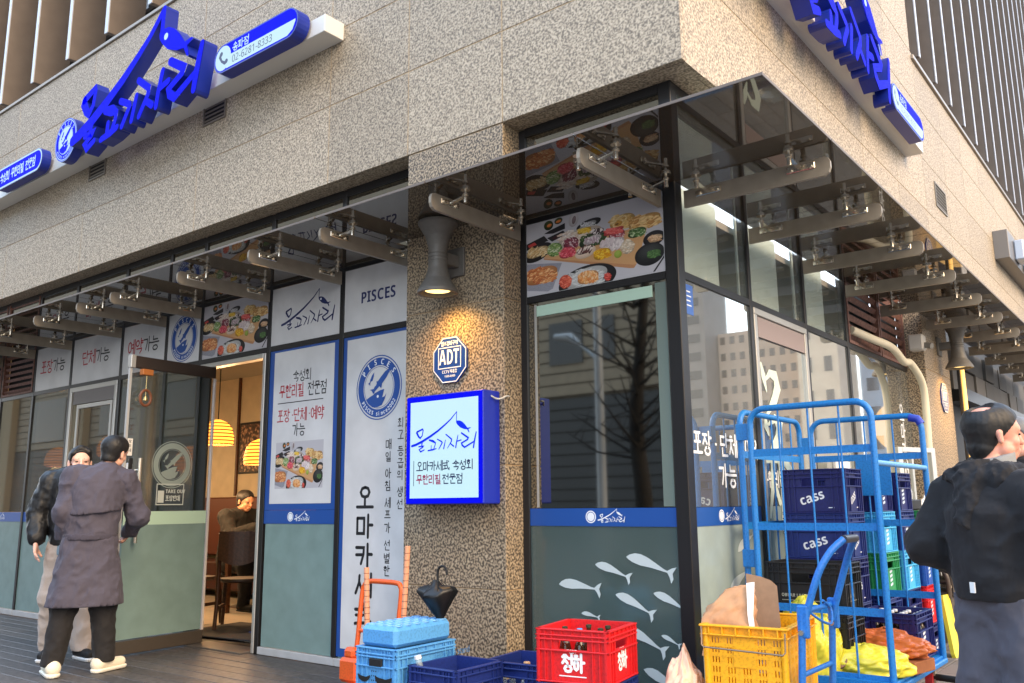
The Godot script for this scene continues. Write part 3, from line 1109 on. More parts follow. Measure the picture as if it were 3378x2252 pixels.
func wood_chair(at: Vector3, turn: float, label: String) -> void:
	var w := tri_mat(tex.wood, 3.0, .45, false, rgb(84, 50, 30))
	var o := thing("dining_chair", label, "chair", at, turn, "wooden dining chairs inside the restaurant")
	for s in [-1.0, 1.0]:
		var b := MB.new()
		b.tube([Vector3(s * .2, 0, -.24), Vector3(s * .19, .25, -.2), Vector3(s * .19, .46, -.19), Vector3(s * .185, .7, -.22), Vector3(s * .175, .9, -.28)], [.018, .02, .022, .02, .016], 8)
		part("back_leg", b, w, o)
		b = MB.new()
		b.tube([Vector3(s * .19, 0, .2), Vector3(s * .17, .44, .17)], [.016, .022], 8)
		part("front_leg", b, w, o)
		b = MB.new()
		b.bar(Vector3(s * .19, .2, -.19), Vector3(s * .18, .2, .18), .02, .03)
		part("stretcher", b, w, o)
	var s := MB.new()
	s.lathe(Transform3D(Basis().scaled(Vector3(1, 1, .95)), Vector3(0, .43, 0)), [Vector2(0, 0), Vector2(.2, 0), Vector2(.215, .015), Vector2(.21, .035), Vector2(0, .045)], 18)
	part("seat", s, smat(rgb(50, 34, 26), .5), o)
	var bk := MB.new()
	for k in 8:
		var a0 := -1.0 + k * .25
		var a1 := a0 + .25
		var p0 := Vector3(a0 * .185, 0, -.29 + (1 - a0 * a0) * -.03)
		var p1 := Vector3(a1 * .185, 0, -.29 + (1 - a1 * a1) * -.03)
		var lo0 := .66 - .06 * (1 - a0 * a0)
		var lo1 := .66 - .06 * (1 - a1 * a1)
		for f in [0.0, .014]:
			var q0 := p0 + Vector3(0, 0, f)
			var q1 := p1 + Vector3(0, 0, f)
			if f > 0:
				bk.quad(q0 + Vector3.UP * lo0, q1 + Vector3.UP * lo1, q1 + Vector3.UP * .92, q0 + Vector3.UP * .92)
			else:
				bk.quad(q1 + Vector3.UP * lo1, q0 + Vector3.UP * lo0, q0 + Vector3.UP * .92, q1 + Vector3.UP * .92)
		bk.quad(p0 + Vector3(0, .92, .014), p1 + Vector3(0, .92, .014), p1 + Vector3.UP * .92, p0 + Vector3.UP * .92)
	part("backrest", bk, w, o)

func dining() -> void:
	var w := tri_mat(tex.wood, 2.0, .4, false, rgb(110, 70, 44))
	var t := thing("dining_table", "wooden dining table with cups in front of the seated man", "table", Vector3(-8.36, .012, -6.2))
	part("table_top", slab(-.38, .72, -.5, .38, .75, .4, .004), w, t)
	for sx in [-.3, .3]:
		for sz in [-.42, .32]:
			part("leg", slab(sx - .025, 0, sz - .025, sx + .025, .719, sz + .025), w, t)
	wood_chair(Vector3(-7.55, .012, -5.28), -132, "wooden dining chair with its back to the doorway")
	wood_chair(Vector3(-8.12, .012, -5.12), -165, "wooden dining chair beside the open door leaf")
	var gl := pane(rgb(200, 205, 205), .3)
	for p in [[-8.55, -5.95], [-8.36, -5.9]]:
		var m := MB.new()
		m.lathe(Transform3D(), [Vector2(.0, .002), Vector2(.03, .002), Vector2(.036, .11), Vector2(.033, .11), Vector2(.028, .008), Vector2(0, .008)], 14)
		one("drinking_glass", m, gl, "clear drinking glass on the dining table", "glass", Vector3(p[0], .762, p[1]), 0, "drinking glasses on the table")
	var bt := bottle(smat(rgb(24, 30, 60), .2), "dark blue beer bottle held by the seated man", Vector3(-8.3, .762, -6.3))
	bt.name = "beer_bottle"

func bottle(m: Material, label: String, at: Vector3, group := "", cap: Material = null, h := .24, called := "bottle") -> Node3D:
	var o := thing(called, label, "bottle", at, 0, group)
	var k := h / .24
	var b := MB.new()
	b.lathe(Transform3D(Basis().scaled(Vector3(k, k, k)), Vector3.ZERO), [Vector2(0, 0), Vector2(.03, 0), Vector2(.032, .01), Vector2(.032, .13), Vector2(.026, .16), Vector2(.014, .185), Vector2(.0125, .225), Vector2(0, .225)], 14)
	part("glass_body", b, m, o)
	b = MB.new()
	b.lathe(Transform3D(Basis().scaled(Vector3(k, k, k)), Vector3.ZERO), [Vector2(0, .2255), Vector2(.0155, .2255), Vector2(.015, .238), Vector2(.012, .24), Vector2(0, .24)], 12)
	part("cap", b, cap if cap else smat(rgb(210, 214, 220), .35, .4), o)
	return o

# ---------------------------------------------------------------- canopy
func canopy() -> void:
	var c := thing("glass_canopy", "tinted glass canopy on steel arms wrapping the street corner", "canopy")
	var xs := [-1.34, -2.36, -3.42, -4.43, -5.22, -6.15, -7.19, -7.79, -8.64, -9.72, -10.62, -11.5, -12.4, -13.4]
	for i in xs.size() - 1:
		var x1: float = xs[i] - (.004 if i > 0 else 0.0)
		var x0: float = xs[i + 1] + .004
		var zb := GZ + .016
		if i == 0:
			zb = -4.516
		if i == 2:
			zb = SZ + .004
		var m := MB.new()
		if i == 0:
			m.bx(x0, 3.034, zb, x1, 3.046, -3.54)
			m = slab(x0, 3.034, GZ + .02, x1, 3.046, -3.54)
		else:
			m = slab(x0, 3.034, zb, x1, 3.046, -3.54)
		var o := part("canopy_pane", m, M.canopy, c)
		part("edge_trim", slab(x0, 3.033, -3.539, x1, 3.047, -3.535), M.fin, o)
	var zs := [GZ + .012, -4.56, -5.51, -6.54, -7.56, -8.6, -9.62, -10.64, -11.7, -12.7, -13.7, -14.8, -16.0]
	part("edge_trim", slab(-1.34, 3.033, -4.456, -1.336, 3.047, -3.535), M.fin, c)
	for i in zs.size() - 1:
		if i == 0:
			continue
		var z1: float = zs[i] - .004 if i > 1 else -4.468
		var z0: float = zs[i + 1] + .004
		var inn := GX + .015 if (i < 5) else SX + .004
		var o := part("canopy_pane", slab(inn, 3.034, z0, -1.34, 3.046, z1), M.canopy, c)
		part("edge_trim", slab(-1.34, 3.033, z0, -1.336, 3.047, z1), M.fin, o)
	for i in range(1, xs.size()):
		arm(c, Transform3D(Basis(), Vector3(xs[i], 0, GZ)), .9, .03 if xs[i] < -4.4 or xs[i] > -3.43 else .2)
	for i in range(1, zs.size()):
		var zz: float = zs[i]
		arm(c, Transform3D(Basis(Vector3(0, 0, -1), Vector3.UP, Vector3(1, 0, 0)), Vector3(GX, 0, zz)), .9, .03 if zz > -9.4 else .2)

# arm reaching along local +z from the wall, with two fittings that hold the glass
func arm(c: Node3D, t: Transform3D, reach: float, from: float) -> void:
	var pts := PackedVector2Array()
	for p in [[from, 2.89], [reach - .035, 2.885], [reach - .01, 2.9], [reach, 2.925], [reach, 2.96], [reach - .01, 2.982], [reach - .03, 2.99], [from, 2.995]]:
		pts.append(Vector2(p[0], p[1]))
	var m := MB.new()
	# polygon plane: x = local z, y up
	var tp := t * Transform3D(Basis(Vector3(0, 0, 1), Vector3.UP, Vector3(-1, 0, 0)), Vector3(-.011, 0, 0))
	m.poly(tp, pts, .022)
	var a := part("support_arm", m, M.steel, c)
	for d in [reach - .16, from + .16]:
		for s in [-1.0, 1.0]:
			var f := MB.new()
			f.box(t * Transform3D(Basis(), Vector3(s * .016, 2.955, d)), Vector3(.01, .036, .16), .003)
			for e in [-.055, .055]:
				f.tube([t * Vector3(s * .02, 2.955, d + e), t * Vector3(s * .034, 2.955, d + e)], .013, 10)
			f.bar(t * Vector3(s * .024, 2.955, d), t * Vector3(s * .115, 2.985, d - .02), .026, .008)
			f.tube([t * Vector3(s * .12, 2.945, d - .022), t * Vector3(s * .12, 2.99, d - .022)], .013, 12)
			f.tube([t * Vector3(s * .12, 2.99, d - .022), t * Vector3(s * .12, 3.0, d - .022)], .02, 12)
			f.tube([t * Vector3(s * .12, 3.0, d - .022), t * Vector3(s * .12, 3.024, d - .022)], .009, 10)
			f.tube([t * Vector3(s * .12, 3.024, d - .022), t * Vector3(s * .12, 3.033, d - .022)], .03, 14)
			part("glass_fitting", f, M.steel_bright, a)

# ---------------------------------------------------------------- logo, emblem, food print
var LOGO := [
	[[190, 1150, 300, 1122, 480, 1040, 700, 910, 900, 775, 1100, 610, 1250, 470, 1410, 270], [58, 62, 62, 58, 52, 42, 32, 20]],
	[[1410, 270, 1408, 300, 1400, 535], [20, 20, 18]],
	[[335, 752, 490, 685, 505, 720, 480, 870, 425, 940, 380, 890, 330, 785, 335, 752], [46, 40, 30, 30, 40, 52, 56, 46]],
	[[480, 1060, 470, 1165], [40, 36]],
	[[390, 1180, 515, 1172, 495, 1205, 398, 1265, 440, 1330, 540, 1280], [34, 44, 34, 26, 38, 26]],
	[[680, 1012, 780, 1050, 845, 1100, 838, 1160, 800, 1270], [42, 60, 34, 24, 24]],
	[[735, 1170, 728, 1280], [18, 22]],
	[[645, 1310, 780, 1290, 870, 1265], [32, 40, 22]],
	[[895, 1000, 1015, 1080, 1030, 1112, 940, 1285], [24, 36, 34, 22]],
	[[1118, 1040, 1090, 1180, 1070, 1278], [18, 30, 32]],
	[[1130, 885, 1280, 1030, 1275, 1090, 1170, 1275], [30, 36, 32, 14]],
	[[1250, 1150, 1335, 1230], [30, 36]],
	[[1448, 930, 1410, 1120, 1390, 1270], [20, 34, 34]],
	[[1420, 1100, 1530, 1070], [28, 28]],
	[[1540, 880, 1712, 1022, 1695, 1070, 1540, 1158, 1560, 1220, 1620, 1278, 1850, 1140], [40, 44, 38, 36, 46, 40, 34]],
	[[1915, 880, 1870, 1120, 1845, 1300], [28, 44, 38]]]
var LOGO_FISH := [1393, 545, 1402, 525, 1440, 519, 1500, 530, 1560, 570, 1620, 640, 1665, 710, 1690, 745, 1765, 738, 1776, 755, 1715, 785, 1740, 872, 1722, 880, 1680, 792, 1600, 775, 1500, 720, 1430, 640, 1400, 590]

func logo(mb: MB, t: Transform3D, w: float, bold := 1.0, depth := 0.0, eye: MB = null) -> void:
	var k := w / 1755.0
	var lay := 0
	for s in LOGO:
		var pts := []
		var ws := []
		for i in s[1].size():
			pts.append(Vector2((s[0][i * 2] - 180) * k, (1345 - s[0][i * 2 + 1]) * k * .7))
			ws.append(s[1][i] * k * .85 * bold)
		mb.stroke(lift(t, lay * .00015), pts, ws, false, depth)
		lay += 1
	var f := PackedVector2Array()
	for i in range(0, LOGO_FISH.size(), 2):
		f.append(Vector2((LOGO_FISH[i] - 180) * k, (1345 - LOGO_FISH[i + 1]) * k * .7))
	mb.poly(lift(t, .0004), f, depth)
	if eye:
		eye.disc(lift(t, .0012) * Transform3D(Basis(), Vector3((1470 - 180) * k, (1345 - 600) * k * .7, 0)), 24 * k, 12)

func emblem(blue: MB, white: MB, t: Transform3D, r: float, mono := false) -> void:
	var l1 := lift(t, .0006)
	var l2 := lift(t, .0014)
	blue.disc(l1, r, 48, r * .965)
	blue.disc(l1, r * .92, 48, r * .68)
	blue.disc(l1, r * .645, 40, r * .63)
	var shapes := [
		[830, 400, 780, 395, 700, 450, 600, 570, 545, 650, 510, 650, 520, 700, 500, 750, 470, 770, 455, 815, 365, 828, 410, 855, 440, 925, 470, 915, 475, 880, 525, 830, 580, 770, 620, 825, 640, 715, 730, 590, 800, 460],
		[285, 1050, 370, 990, 440, 955, 480, 918, 600, 860, 690, 845, 645, 1030, 700, 1010, 740, 935, 700, 1080, 640, 1200, 540, 1240, 430, 1230, 340, 1150],
		[460, 435, 410, 500, 370, 600, 365, 650, 320, 690, 350, 700, 375, 745, 370, 680, 385, 640, 420, 630, 450, 530]]
	for s in shapes:
		var p := PackedVector2Array()
		for i in range(0, s.size(), 2):
			p.append(Vector2((s[i] - 565) / 505.0 * r, -(s[i + 1] - 790) / 735.0 * r))
		blue.poly(lift(t, .0009), p)
	if mono:
		return
	white.disc(l2 * Transform3D(Basis(), Vector3(-.034 * r, -.28 * r, 0)), r * .045, 10)
	var top := "PISCES"
	for i in top.length():
		var a := PI / 2 + .95 - i * .38
		var q := l2 * Transform3D(Basis(Vector3.BACK, a - PI / 2), Vector3(cos(a), sin(a), 0) * r * .71)
		latin(white, q * Transform3D(Basis(), Vector3(-.06 * r, 0, 0)), top[i], r * .17)
	var low := "PISCES since2002"
	for i in low.length():
		var a := -PI / 2 - .98 + i * .131
		var q := l2 * Transform3D(Basis(Vector3.BACK, a + PI / 2), Vector3(cos(a), sin(a), 0) * r * .87)
		if low[i] != " ":
			latin(white, q * Transform3D(Basis(), Vector3(-.04 * r, 0, 0)), low[i], r * .12)

# a printed photograph of dishes on a table, drawn as flat shapes
var foodtex: ImageTexture
var fd := PackedByteArray()
const FW := 896
const FH := 512
func fmap(x: float, y: float) -> Vector2:
	var top := 345.0 - .26 * (x - 55.0)
	var bot := 1560.0 - .19 * (x - 70.0)
	return Vector2((x - 60.0) / 2060.0 * FW, (y - top) / (bot - top) * FH)
func fset(x: int, y: int, c: Color) -> void:
	if x < 0 or y < 0 or x >= FW or y >= FH:
		return
	var i := (y * FW + x) * 3
	fd[i] = int(clampf(c.r, 0, 1) * 255)
	fd[i + 1] = int(clampf(c.g, 0, 1) * 255)
	fd[i + 2] = int(clampf(c.b, 0, 1) * 255)
func fell(cx: float, cy: float, rx: float, ry: float, c: Color, jit := .05, turn := -.2) -> void:
	var p := fmap(cx, cy)
	var ax := rx / 2060.0 * FW
	var ay := ry / 1290.0 * FH
	var R := int(maxf(ax, ay)) + 1
	var co := cos(turn)
	var si := sin(turn)
	for dy in range(-R, R + 1):
		for dx in range(-R, R + 1):
			var u := (dx * co + dy * si) / ax
			var w := (-dx * si + dy * co) / ay
			if u * u + w * w <= 1.0:
				var j := rng.randf_range(-jit, jit) - (u * u + w * w) * .1 - w * .07 + .05
				fset(int(p.x) + dx, int(p.y) + dy, Color(c.r + j, c.g + j, c.b + j))
func fpoly(pts: Array, c: Color, jit := .03) -> void:
	var pp := PackedVector2Array()
	var lo := Vector2(1e9, 1e9)
	var hi := -lo
	for i in range(0, pts.size(), 2):
		var q := fmap(pts[i], pts[i + 1])
		pp.append(q)
		lo = lo.min(q)
		hi = hi.max(q)
	for y in range(int(lo.y), int(hi.y) + 1):
		for x in range(int(lo.x), int(hi.x) + 1):
			if Geometry2D.is_point_in_polygon(Vector2(x, y), pp):
				var j := rng.randf_range(-jit, jit)
				fset(x, y, Color(c.r + j, c.g + j, c.b + j))
func fheap(cx: float, cy: float, rx: float, ry: float, cols: Array, n: int, sx: float, sy: float, turn := -.2) -> void:
	var b: Color = cols[0]
	fell(cx, cy, rx * 1.08, ry * 1.08, Color(b.r * .8, b.g * .8, b.b * .8), .05)
	for i in int(n * 2.4):
		var a := rng.randf() * TAU
		var r := sqrt(rng.randf())
		fell(cx + cos(a) * r * rx, cy + sin(a) * r * ry, sx * rng.randf_range(.4, .9), sy * rng.randf_range(.4, .9), cols[rng.randi() % cols.size()], .04, turn + rng.randf_range(-.5, .5))

func food_print() -> void:
	fd.resize(FW * FH * 3)
	for y in FH:
		for x in FW:
			var j := rng.randf_range(-.012, .012)
			fset(x, y, Color(.78 + j, .77 + j, .79 + j))
	var blk := rgb(30, 28, 32)
	var tan_ := rgb(214, 164, 112)
	fell(1060, 330, 190, 80, blk); fheap(1050, 340, 120, 45, [rgb(190, 190, 190), rgb(225, 225, 228)], 40, 20, 14)
	fell(830, 250, 75, 120, rgb(196, 190, 190), .03, .2); fell(835, 250, 30, 70, rgb(130, 110, 110), .05, .2)
	fell(430, 340, 75, 85, rgb(50, 62, 30)); fell(440, 340, 40, 30, rgb(224, 128, 62))
	fell(590, 260, 65, 55, rgb(50, 62, 30)); fell(590, 270, 45, 25, rgb(224, 128, 62))
	fpoly([350, 490, 440, 430, 690, 300, 690, 400, 500, 480], blk)
	fpoly([400, 560, 660, 430, 715, 490, 480, 620], blk); fpoly([470, 560, 640, 470, 690, 490, 520, 590], rgb(60, 24, 28))
	fpoly([60, 670, 350, 520, 420, 600, 60, 780], blk); fpoly([80, 690, 190, 630, 230, 670, 100, 730], rgb(200, 70, 66))
	fheap(1560, 300, 170, 110, [rgb(226, 186, 116), rgb(205, 156, 86), rgb(238, 208, 150)], 60, 60, 34)
	fheap(1870, 310, 210, 100, [rgb(214, 166, 100), rgb(190, 136, 76), rgb(236, 200, 140)], 70, 70, 30)
	fell(1500, 330, 60, 40, rgb(205, 150, 70)); fell(1480, 345, 25, 16, rgb(120, 80, 40))
	fell(250, 810, 240, 140, blk, .02, -.35); fheap(240, 800, 170, 80, [rgb(222, 186, 130), rgb(200, 160, 104), rgb(236, 214, 170)], 40, 60, 16, -.5)
	fpoly([340, 900, 380, 850, 1700, 420, 1900, 430, 1750, 1010, 1690, 1090], tan_)
	fpoly([340, 905, 1700, 1050, 1745, 1030, 1700, 1105, 1640, 1105, 340, 930], rgb(196, 140, 96))
	fheap(900, 560, 330, 130, [rgb(232, 214, 196), rgb(222, 196, 176), rgb(240, 228, 216)], 110, 50, 24)
	fell(1120, 600, 215, 115, rgb(52, 78, 40)); fheap(1120, 600, 200, 105, [rgb(44, 70, 34), rgb(74, 100, 52)], 80, 24, 14)
	fell(1110, 600, 140, 65, rgb(206, 190, 190)); fheap(1110, 600, 110, 45, [rgb(226, 214, 214), rgb(180, 150, 160)], 30, 14, 40)
	fheap(780, 650, 110, 90, [rgb(150, 60, 80), rgb(226, 200, 200), rgb(120, 44, 64)], 60, 34, 12, .9)
	fheap(1470, 520, 110, 70, [rgb(140, 56, 70), rgb(222, 190, 190), rgb(186, 86, 96)], 50, 34, 12, .9)
	fheap(1430, 460, 140, 45, [rgb(226, 84, 84), rgb(238, 120, 112)], 40, 40, 16)
	fheap(990, 440, 100, 40, [rgb(244, 190, 50), rgb(250, 210, 90)], 36, 34, 14)
	fheap(1190, 460, 90, 40, [rgb(60, 34, 34), rgb(236, 226, 220)], 24, 14, 34, .4)
	fheap(1400, 680, 170, 80, [rgb(238, 226, 222), rgb(222, 204, 204)], 50, 30, 70, .4)
	fheap(1760, 500, 120, 70, [rgb(60, 96, 46), rgb(200, 214, 170), rgb(90, 130, 64)], 60, 30, 12)
	fheap(520, 760, 110, 110, [rgb(110, 150, 74), rgb(220, 224, 190), rgb(160, 186, 110)], 60, 40, 10)
	fheap(720, 815, 120, 85, [rgb(232, 84, 100), rgb(206, 56, 74), rgb(242, 130, 138)], 60, 30, 14)
	fell(1000, 810, 160, 100, rgb(230, 206, 182)); fheap(990, 770, 120, 60, [rgb(110, 64, 60), rgb(236, 220, 206)], 20, 16, 60, .6)
	fheap(1250, 850, 120, 85, [rgb(246, 186, 30), rgb(250, 206, 70), rgb(226, 150, 20)], 50, 34, 18)
	fell(1480, 860, 55, 65, rgb(156, 176, 70)); fheap(1620, 740, 90, 110, [rgb(236, 220, 196), rgb(214, 190, 160)], 26, 40, 28)
	fell(1990, 610, 150, 120, blk); fheap(2010, 615, 90, 55, [rgb(226, 190, 150), rgb(196, 150, 110)], 24, 30, 20)
	fell(1920, 880, 205, 180, blk); fell(1930, 850, 170, 125, rgb(46, 48, 48)); fheap(1980, 880, 90, 60, [rgb(90, 130, 70), rgb(60, 96, 50)], 36, 26, 12)
	fpoly([60, 1010, 630, 985, 560, 1180, 480, 1420, 400, 1470, 60, 1460], rgb(150, 150, 160), .12)
	fheap(290, 1200, 250, 130, [rgb(226, 150, 90), rgb(204, 116, 60), rgb(240, 186, 130), rgb(180, 90, 50)], 130, 50, 18)
	fell(1010, 1290, 440, 250, rgb(26, 25, 28), .02, -.12)
	fheap(1000, 1250, 300, 150, [rgb(226, 226, 222), rgb(206, 208, 206)], 120, 60, 8)
	fheap(680, 1310, 90, 110, [rgb(222, 92, 66), rgb(240, 130, 100), rgb(196, 66, 48)], 60, 34, 14)
	fheap(1030, 1240, 150, 95, [rgb(240, 170, 100), rgb(226, 136, 66), rgb(246, 200, 150)], 70, 22, 44, .2)
	fheap(1320, 1240, 50, 60, [rgb(206, 60, 50), rgb(226, 96, 80)], 20, 24, 14)
	fpoly([1960, 1180, 2120, 900, 2130, 925, 1985, 1180], blk)
	foodtex = ImageTexture.create_from_image(Image.create_from_data(FW, FH, false, Image.FORMAT_RGB8, fd))

func picture_mat() -> StandardMaterial3D:
	var m := smat(Color(.92, .92, .92), .4)
	m.albedo_texture = foodtex
	return m

# ---------------------------------------------------------------- printed panels on the front
func facade_panels() -> void:
	food_print()
	var fm := picture_mat()
	var z := GZ + .007
	var defs := [[-10.598, -9.742, "포장", "white fascia panel reading 포장가능 beside the brown louvre"], [-9.698, -8.662, "단체", "white fascia panel reading 단체가능 over the framed window"], [-8.618, -7.812, "예약", "white fascia panel reading 예약가능 over the open door leaf"]]
	for d in defs:
		var o := fascia(d[0], d[1], d[3])
		var cx: float = (d[0] + d[1]) / 2 - .02
		var r := MB.new()
		words(r, front(cx - .29, 2.845, z), d[2], .15, .1, 1.03, .96)
		part("red_lettering", r, M.red_ink, o)
		r = MB.new()
		words(r, front(cx + .01, 2.845, z), "가능", .15, .1, 1.03, .96)
		part("lettering", r, M.ink, o)
	var e := fascia(-7.768, -7.212, "white fascia panel with round blue fish emblem above the door")
	var bl := MB.new()
	var wh := MB.new()
	emblem(bl, wh, front(-7.49, 2.745, z), .225)
	part("emblem_blue", bl, M.blue_ink, e)
	part("emblem_white", wh, M.white_ink, e)
	var f := thing("food_poster", "seafood platter poster above the entrance doorway", "poster", Vector3.ZERO, 0, "food posters on the shop windows")
	part("backing", slab(-7.168, 2.502, GZ + .001, -6.182, 2.998, z - .001), M.white, f)
	var q := MB.new()
	rect(q, front(0, 0, z), -7.166, 2.504, -6.184, 2.996)
	part("print", q, fm, f)
	f = thing("food_poster", "seafood platter poster above the dark corner window", "poster", Vector3.ZERO, 0, "food posters on the shop windows")
	part("backing", slab(-3.38, 2.502, GZ + .001, -2.355, 2.998, z - .001), M.white, f)
	q = MB.new()
	rect(q, front(0, 0, z), -3.378, 2.504, -2.357, 2.996)
	part("print", q, fm, f)
	e = fascia(-6.13, -5.245, "white fascia panel with navy fishing rod logo above the blue framed poster")
	var lg := MB.new()
	var ey := MB.new()
	logo(lg, front(-5.995, 2.615, z), .69, 1.0, 0.0, ey)
	part("logo", lg, M.navy_ink, e)
	part("fish_eye", ey, M.white_ink, e)
	e = fascia(-5.195, -4.322, "white fascia panel reading PISCES beside the stone pillar")
	var l := MB.new()
	latin(l, front(-5.0, 2.705, z), "PISCES", .088)
	part("lettering", l, M.navy_ink, e)
	var gf := MB.new()
	gf.poly(front(-4.44, 2.74, z - .0006), PackedVector2Array([Vector2(-.06, .2), Vector2(.02, .13), Vector2(.1, .0), Vector2(.115, -.2), Vector2(.07, -.22), Vector2(.0, -.05), Vector2(-.05, -.02), Vector2(-.02, .06)]))
	part("grey_fish", gf, M.grey_ink, e)
	menu_poster(fm)
	tall_banner()
	band_logos()
	window_fish()
	side_window_prints()

func fascia(x0: float, x1: float, label: String) -> Node3D:
	var o := thing("fascia_panel", label, "sign panel")
	part("sheet", slab(x0, 2.502, GZ + .001, x1, 2.998, GZ + .006), M.white, o)
	return o

func menu_poster(fm: Material) -> void:
	var o := thing("window_poster", "blue framed white poster with red and black Korean lettering and food photo", "poster")
	part("blue_border", slab(-6.128, 1.13, GZ + .001, -5.247, 2.454, GZ + .005), M.band, o)
	part("sheet", slab(-6.065, 1.18, GZ + .005, -5.3, 2.435, GZ + .007), M.white, o)
	var z := GZ + .008
	var top := 2.435
	for l in [[-5.81, .175, "숙성회", .095, .8, 0], [-5.985, .285, "무한리필", .11, .7, 1], [-5.615, .285, "전문점", .11, .68, 0], [-6.0, .49, "포장", .105, .76, 1], [-5.84, .49, "·", .105, .76, 1], [-5.785, .49, "단체", .105, .76, 1], [-5.625, .49, "·", .105, .76, 1], [-5.57, .49, "예약", .105, .76, 1], [-5.795, .615, "가능", .1, .78, 0]]:
		var k := MB.new()
		words(k, front(l[0], top - l[1], z), l[2], l[3], .09, 1.06, l[4])
		part("red_lettering" if l[5] else "lettering", k, M.red_ink if l[5] else M.ink, o)
	var dv := MB.new()
	rect(dv, front(-6.0, top - .44, z), 0, 0, .58, .007)
	part("divider", dv, M.ink, o)
	var q := MB.new()
	rect(q, front(0, 0, z), -6.0, 1.3, -5.4, 1.675)
	part("food_print", q, fm, o)

func tall_banner() -> void:
	var o := thing("window_banner", "tall blue edged white banner with vertical Korean lettering beside the pillar", "banner")
	part("blue_border", slab(-5.193, .07, GZ + .001, -4.324, 2.454, GZ + .005), M.band, o)
	part("sheet", slab(-5.148, .13, GZ + .005, -4.324, 2.43, GZ + .007), M.white, o)
	var z := GZ + .008
	var bl := MB.new()
	var wh := MB.new()
	emblem(bl, wh, front(-4.785, 2.03, z), .245)
	part("emblem_blue", bl, M.blue_ink, o)
	part("emblem_white", wh, M.white_ink, o)
	var k := MB.new()
	words(k, front(-5.0, 1.3, z), "오마카세式", .165, .14, 1.27, 1.08, true)
	words(k, front(-4.7, 1.635, z), "매일 아침 셰프가 선별한", .072, .1, 1.24, .85, true)
	words(k, front(-4.575, 1.785, z), "최고 등급의 생선", .07, .1, 1.24, .85, true)
	part("lettering", k, M.ink, o)

func band_logos() -> void:
	for b in [[-5.82, .001], [-2.96, .001], [-10.35, .001], [-11.35, .001]]:
		var m := MB.new()
		var t := front(b[0], 1.035, GZ + .0045)
		small_mark(m, t)
		part("band_logo", m, M.white_ink, house)
	var m2 := MB.new()
	small_mark(m2, side(-4.86, 1.035, GX + .0045))
	part("band_logo", m2, M.white_ink, house)

func small_mark(m: MB, t: Transform3D) -> void:
	m.disc(t * Transform3D(Basis(), Vector3(.035, .042, 0)), .037, 20, .03)
	m.disc(t * Transform3D(Basis(), Vector3(.035, .042, 0)), .026, 16)
	logo(m, t * Transform3D(Basis(), Vector3(.085, .008, 0)), .19, 1.25)

func fish_shape(t: Transform3D, l: float, m: MB) -> void:
	var p := PackedVector2Array()
	for q in [[0, 0], [.06, .055], [.16, .1], [.28, .11], [.42, .085], [.58, .03], [.74, -.03], [.82, -.05], [.9, .01], [.99, .05], [.95, -.03], [.93, -.07], [.96, -.16], [.93, -.24], [.88, -.14], [.83, -.08], [.7, -.075], [.5, -.07], [.3, -.08], [.14, -.06], [.05, -.03]]:
		p.append(Vector2(q[0] * l, q[1] * l))
	m.poly(t, p)

func window_fish() -> void:
	# white cut fish on the dark lower pane and on the side pane
	var list := [[-3.17, .675, .31, .02], [-2.905, .8, .26, -.2], [-2.69, .85, .33, -.2], [-2.77, .635, .28, -.3], [-3.01, .515, .135, -.05], [-2.72, .45, .3, -.3], [-2.6, .24, .3, -.35], [-2.52, .655, .24, -.3], [-2.48, .43, .13, -.3]]
	var fi := 0
	for f in list:
		var m := MB.new()
		fi += 1
		fish_shape(Transform3D(Basis(Vector3.BACK, f[3]), Vector3(f[0], f[1], GZ + .002 + fi * .0002)), f[2], m)
		part("fish_decal", m, M.fish, house)
	for f in [[-4.62, .45, .3, .35], [-4.95, .62, .36, .5], [-5.1, .86, .3, .45], [-4.75, .25, .22, .4], [-5.3, .5, .26, .5]]:
		var m := MB.new()
		fish_shape(side(f[0], f[1], GX + .002) * Transform3D(Basis(Vector3.BACK, f[3]), Vector3.ZERO), f[2], m)
		part("fish_decal", m, M.fish, house)

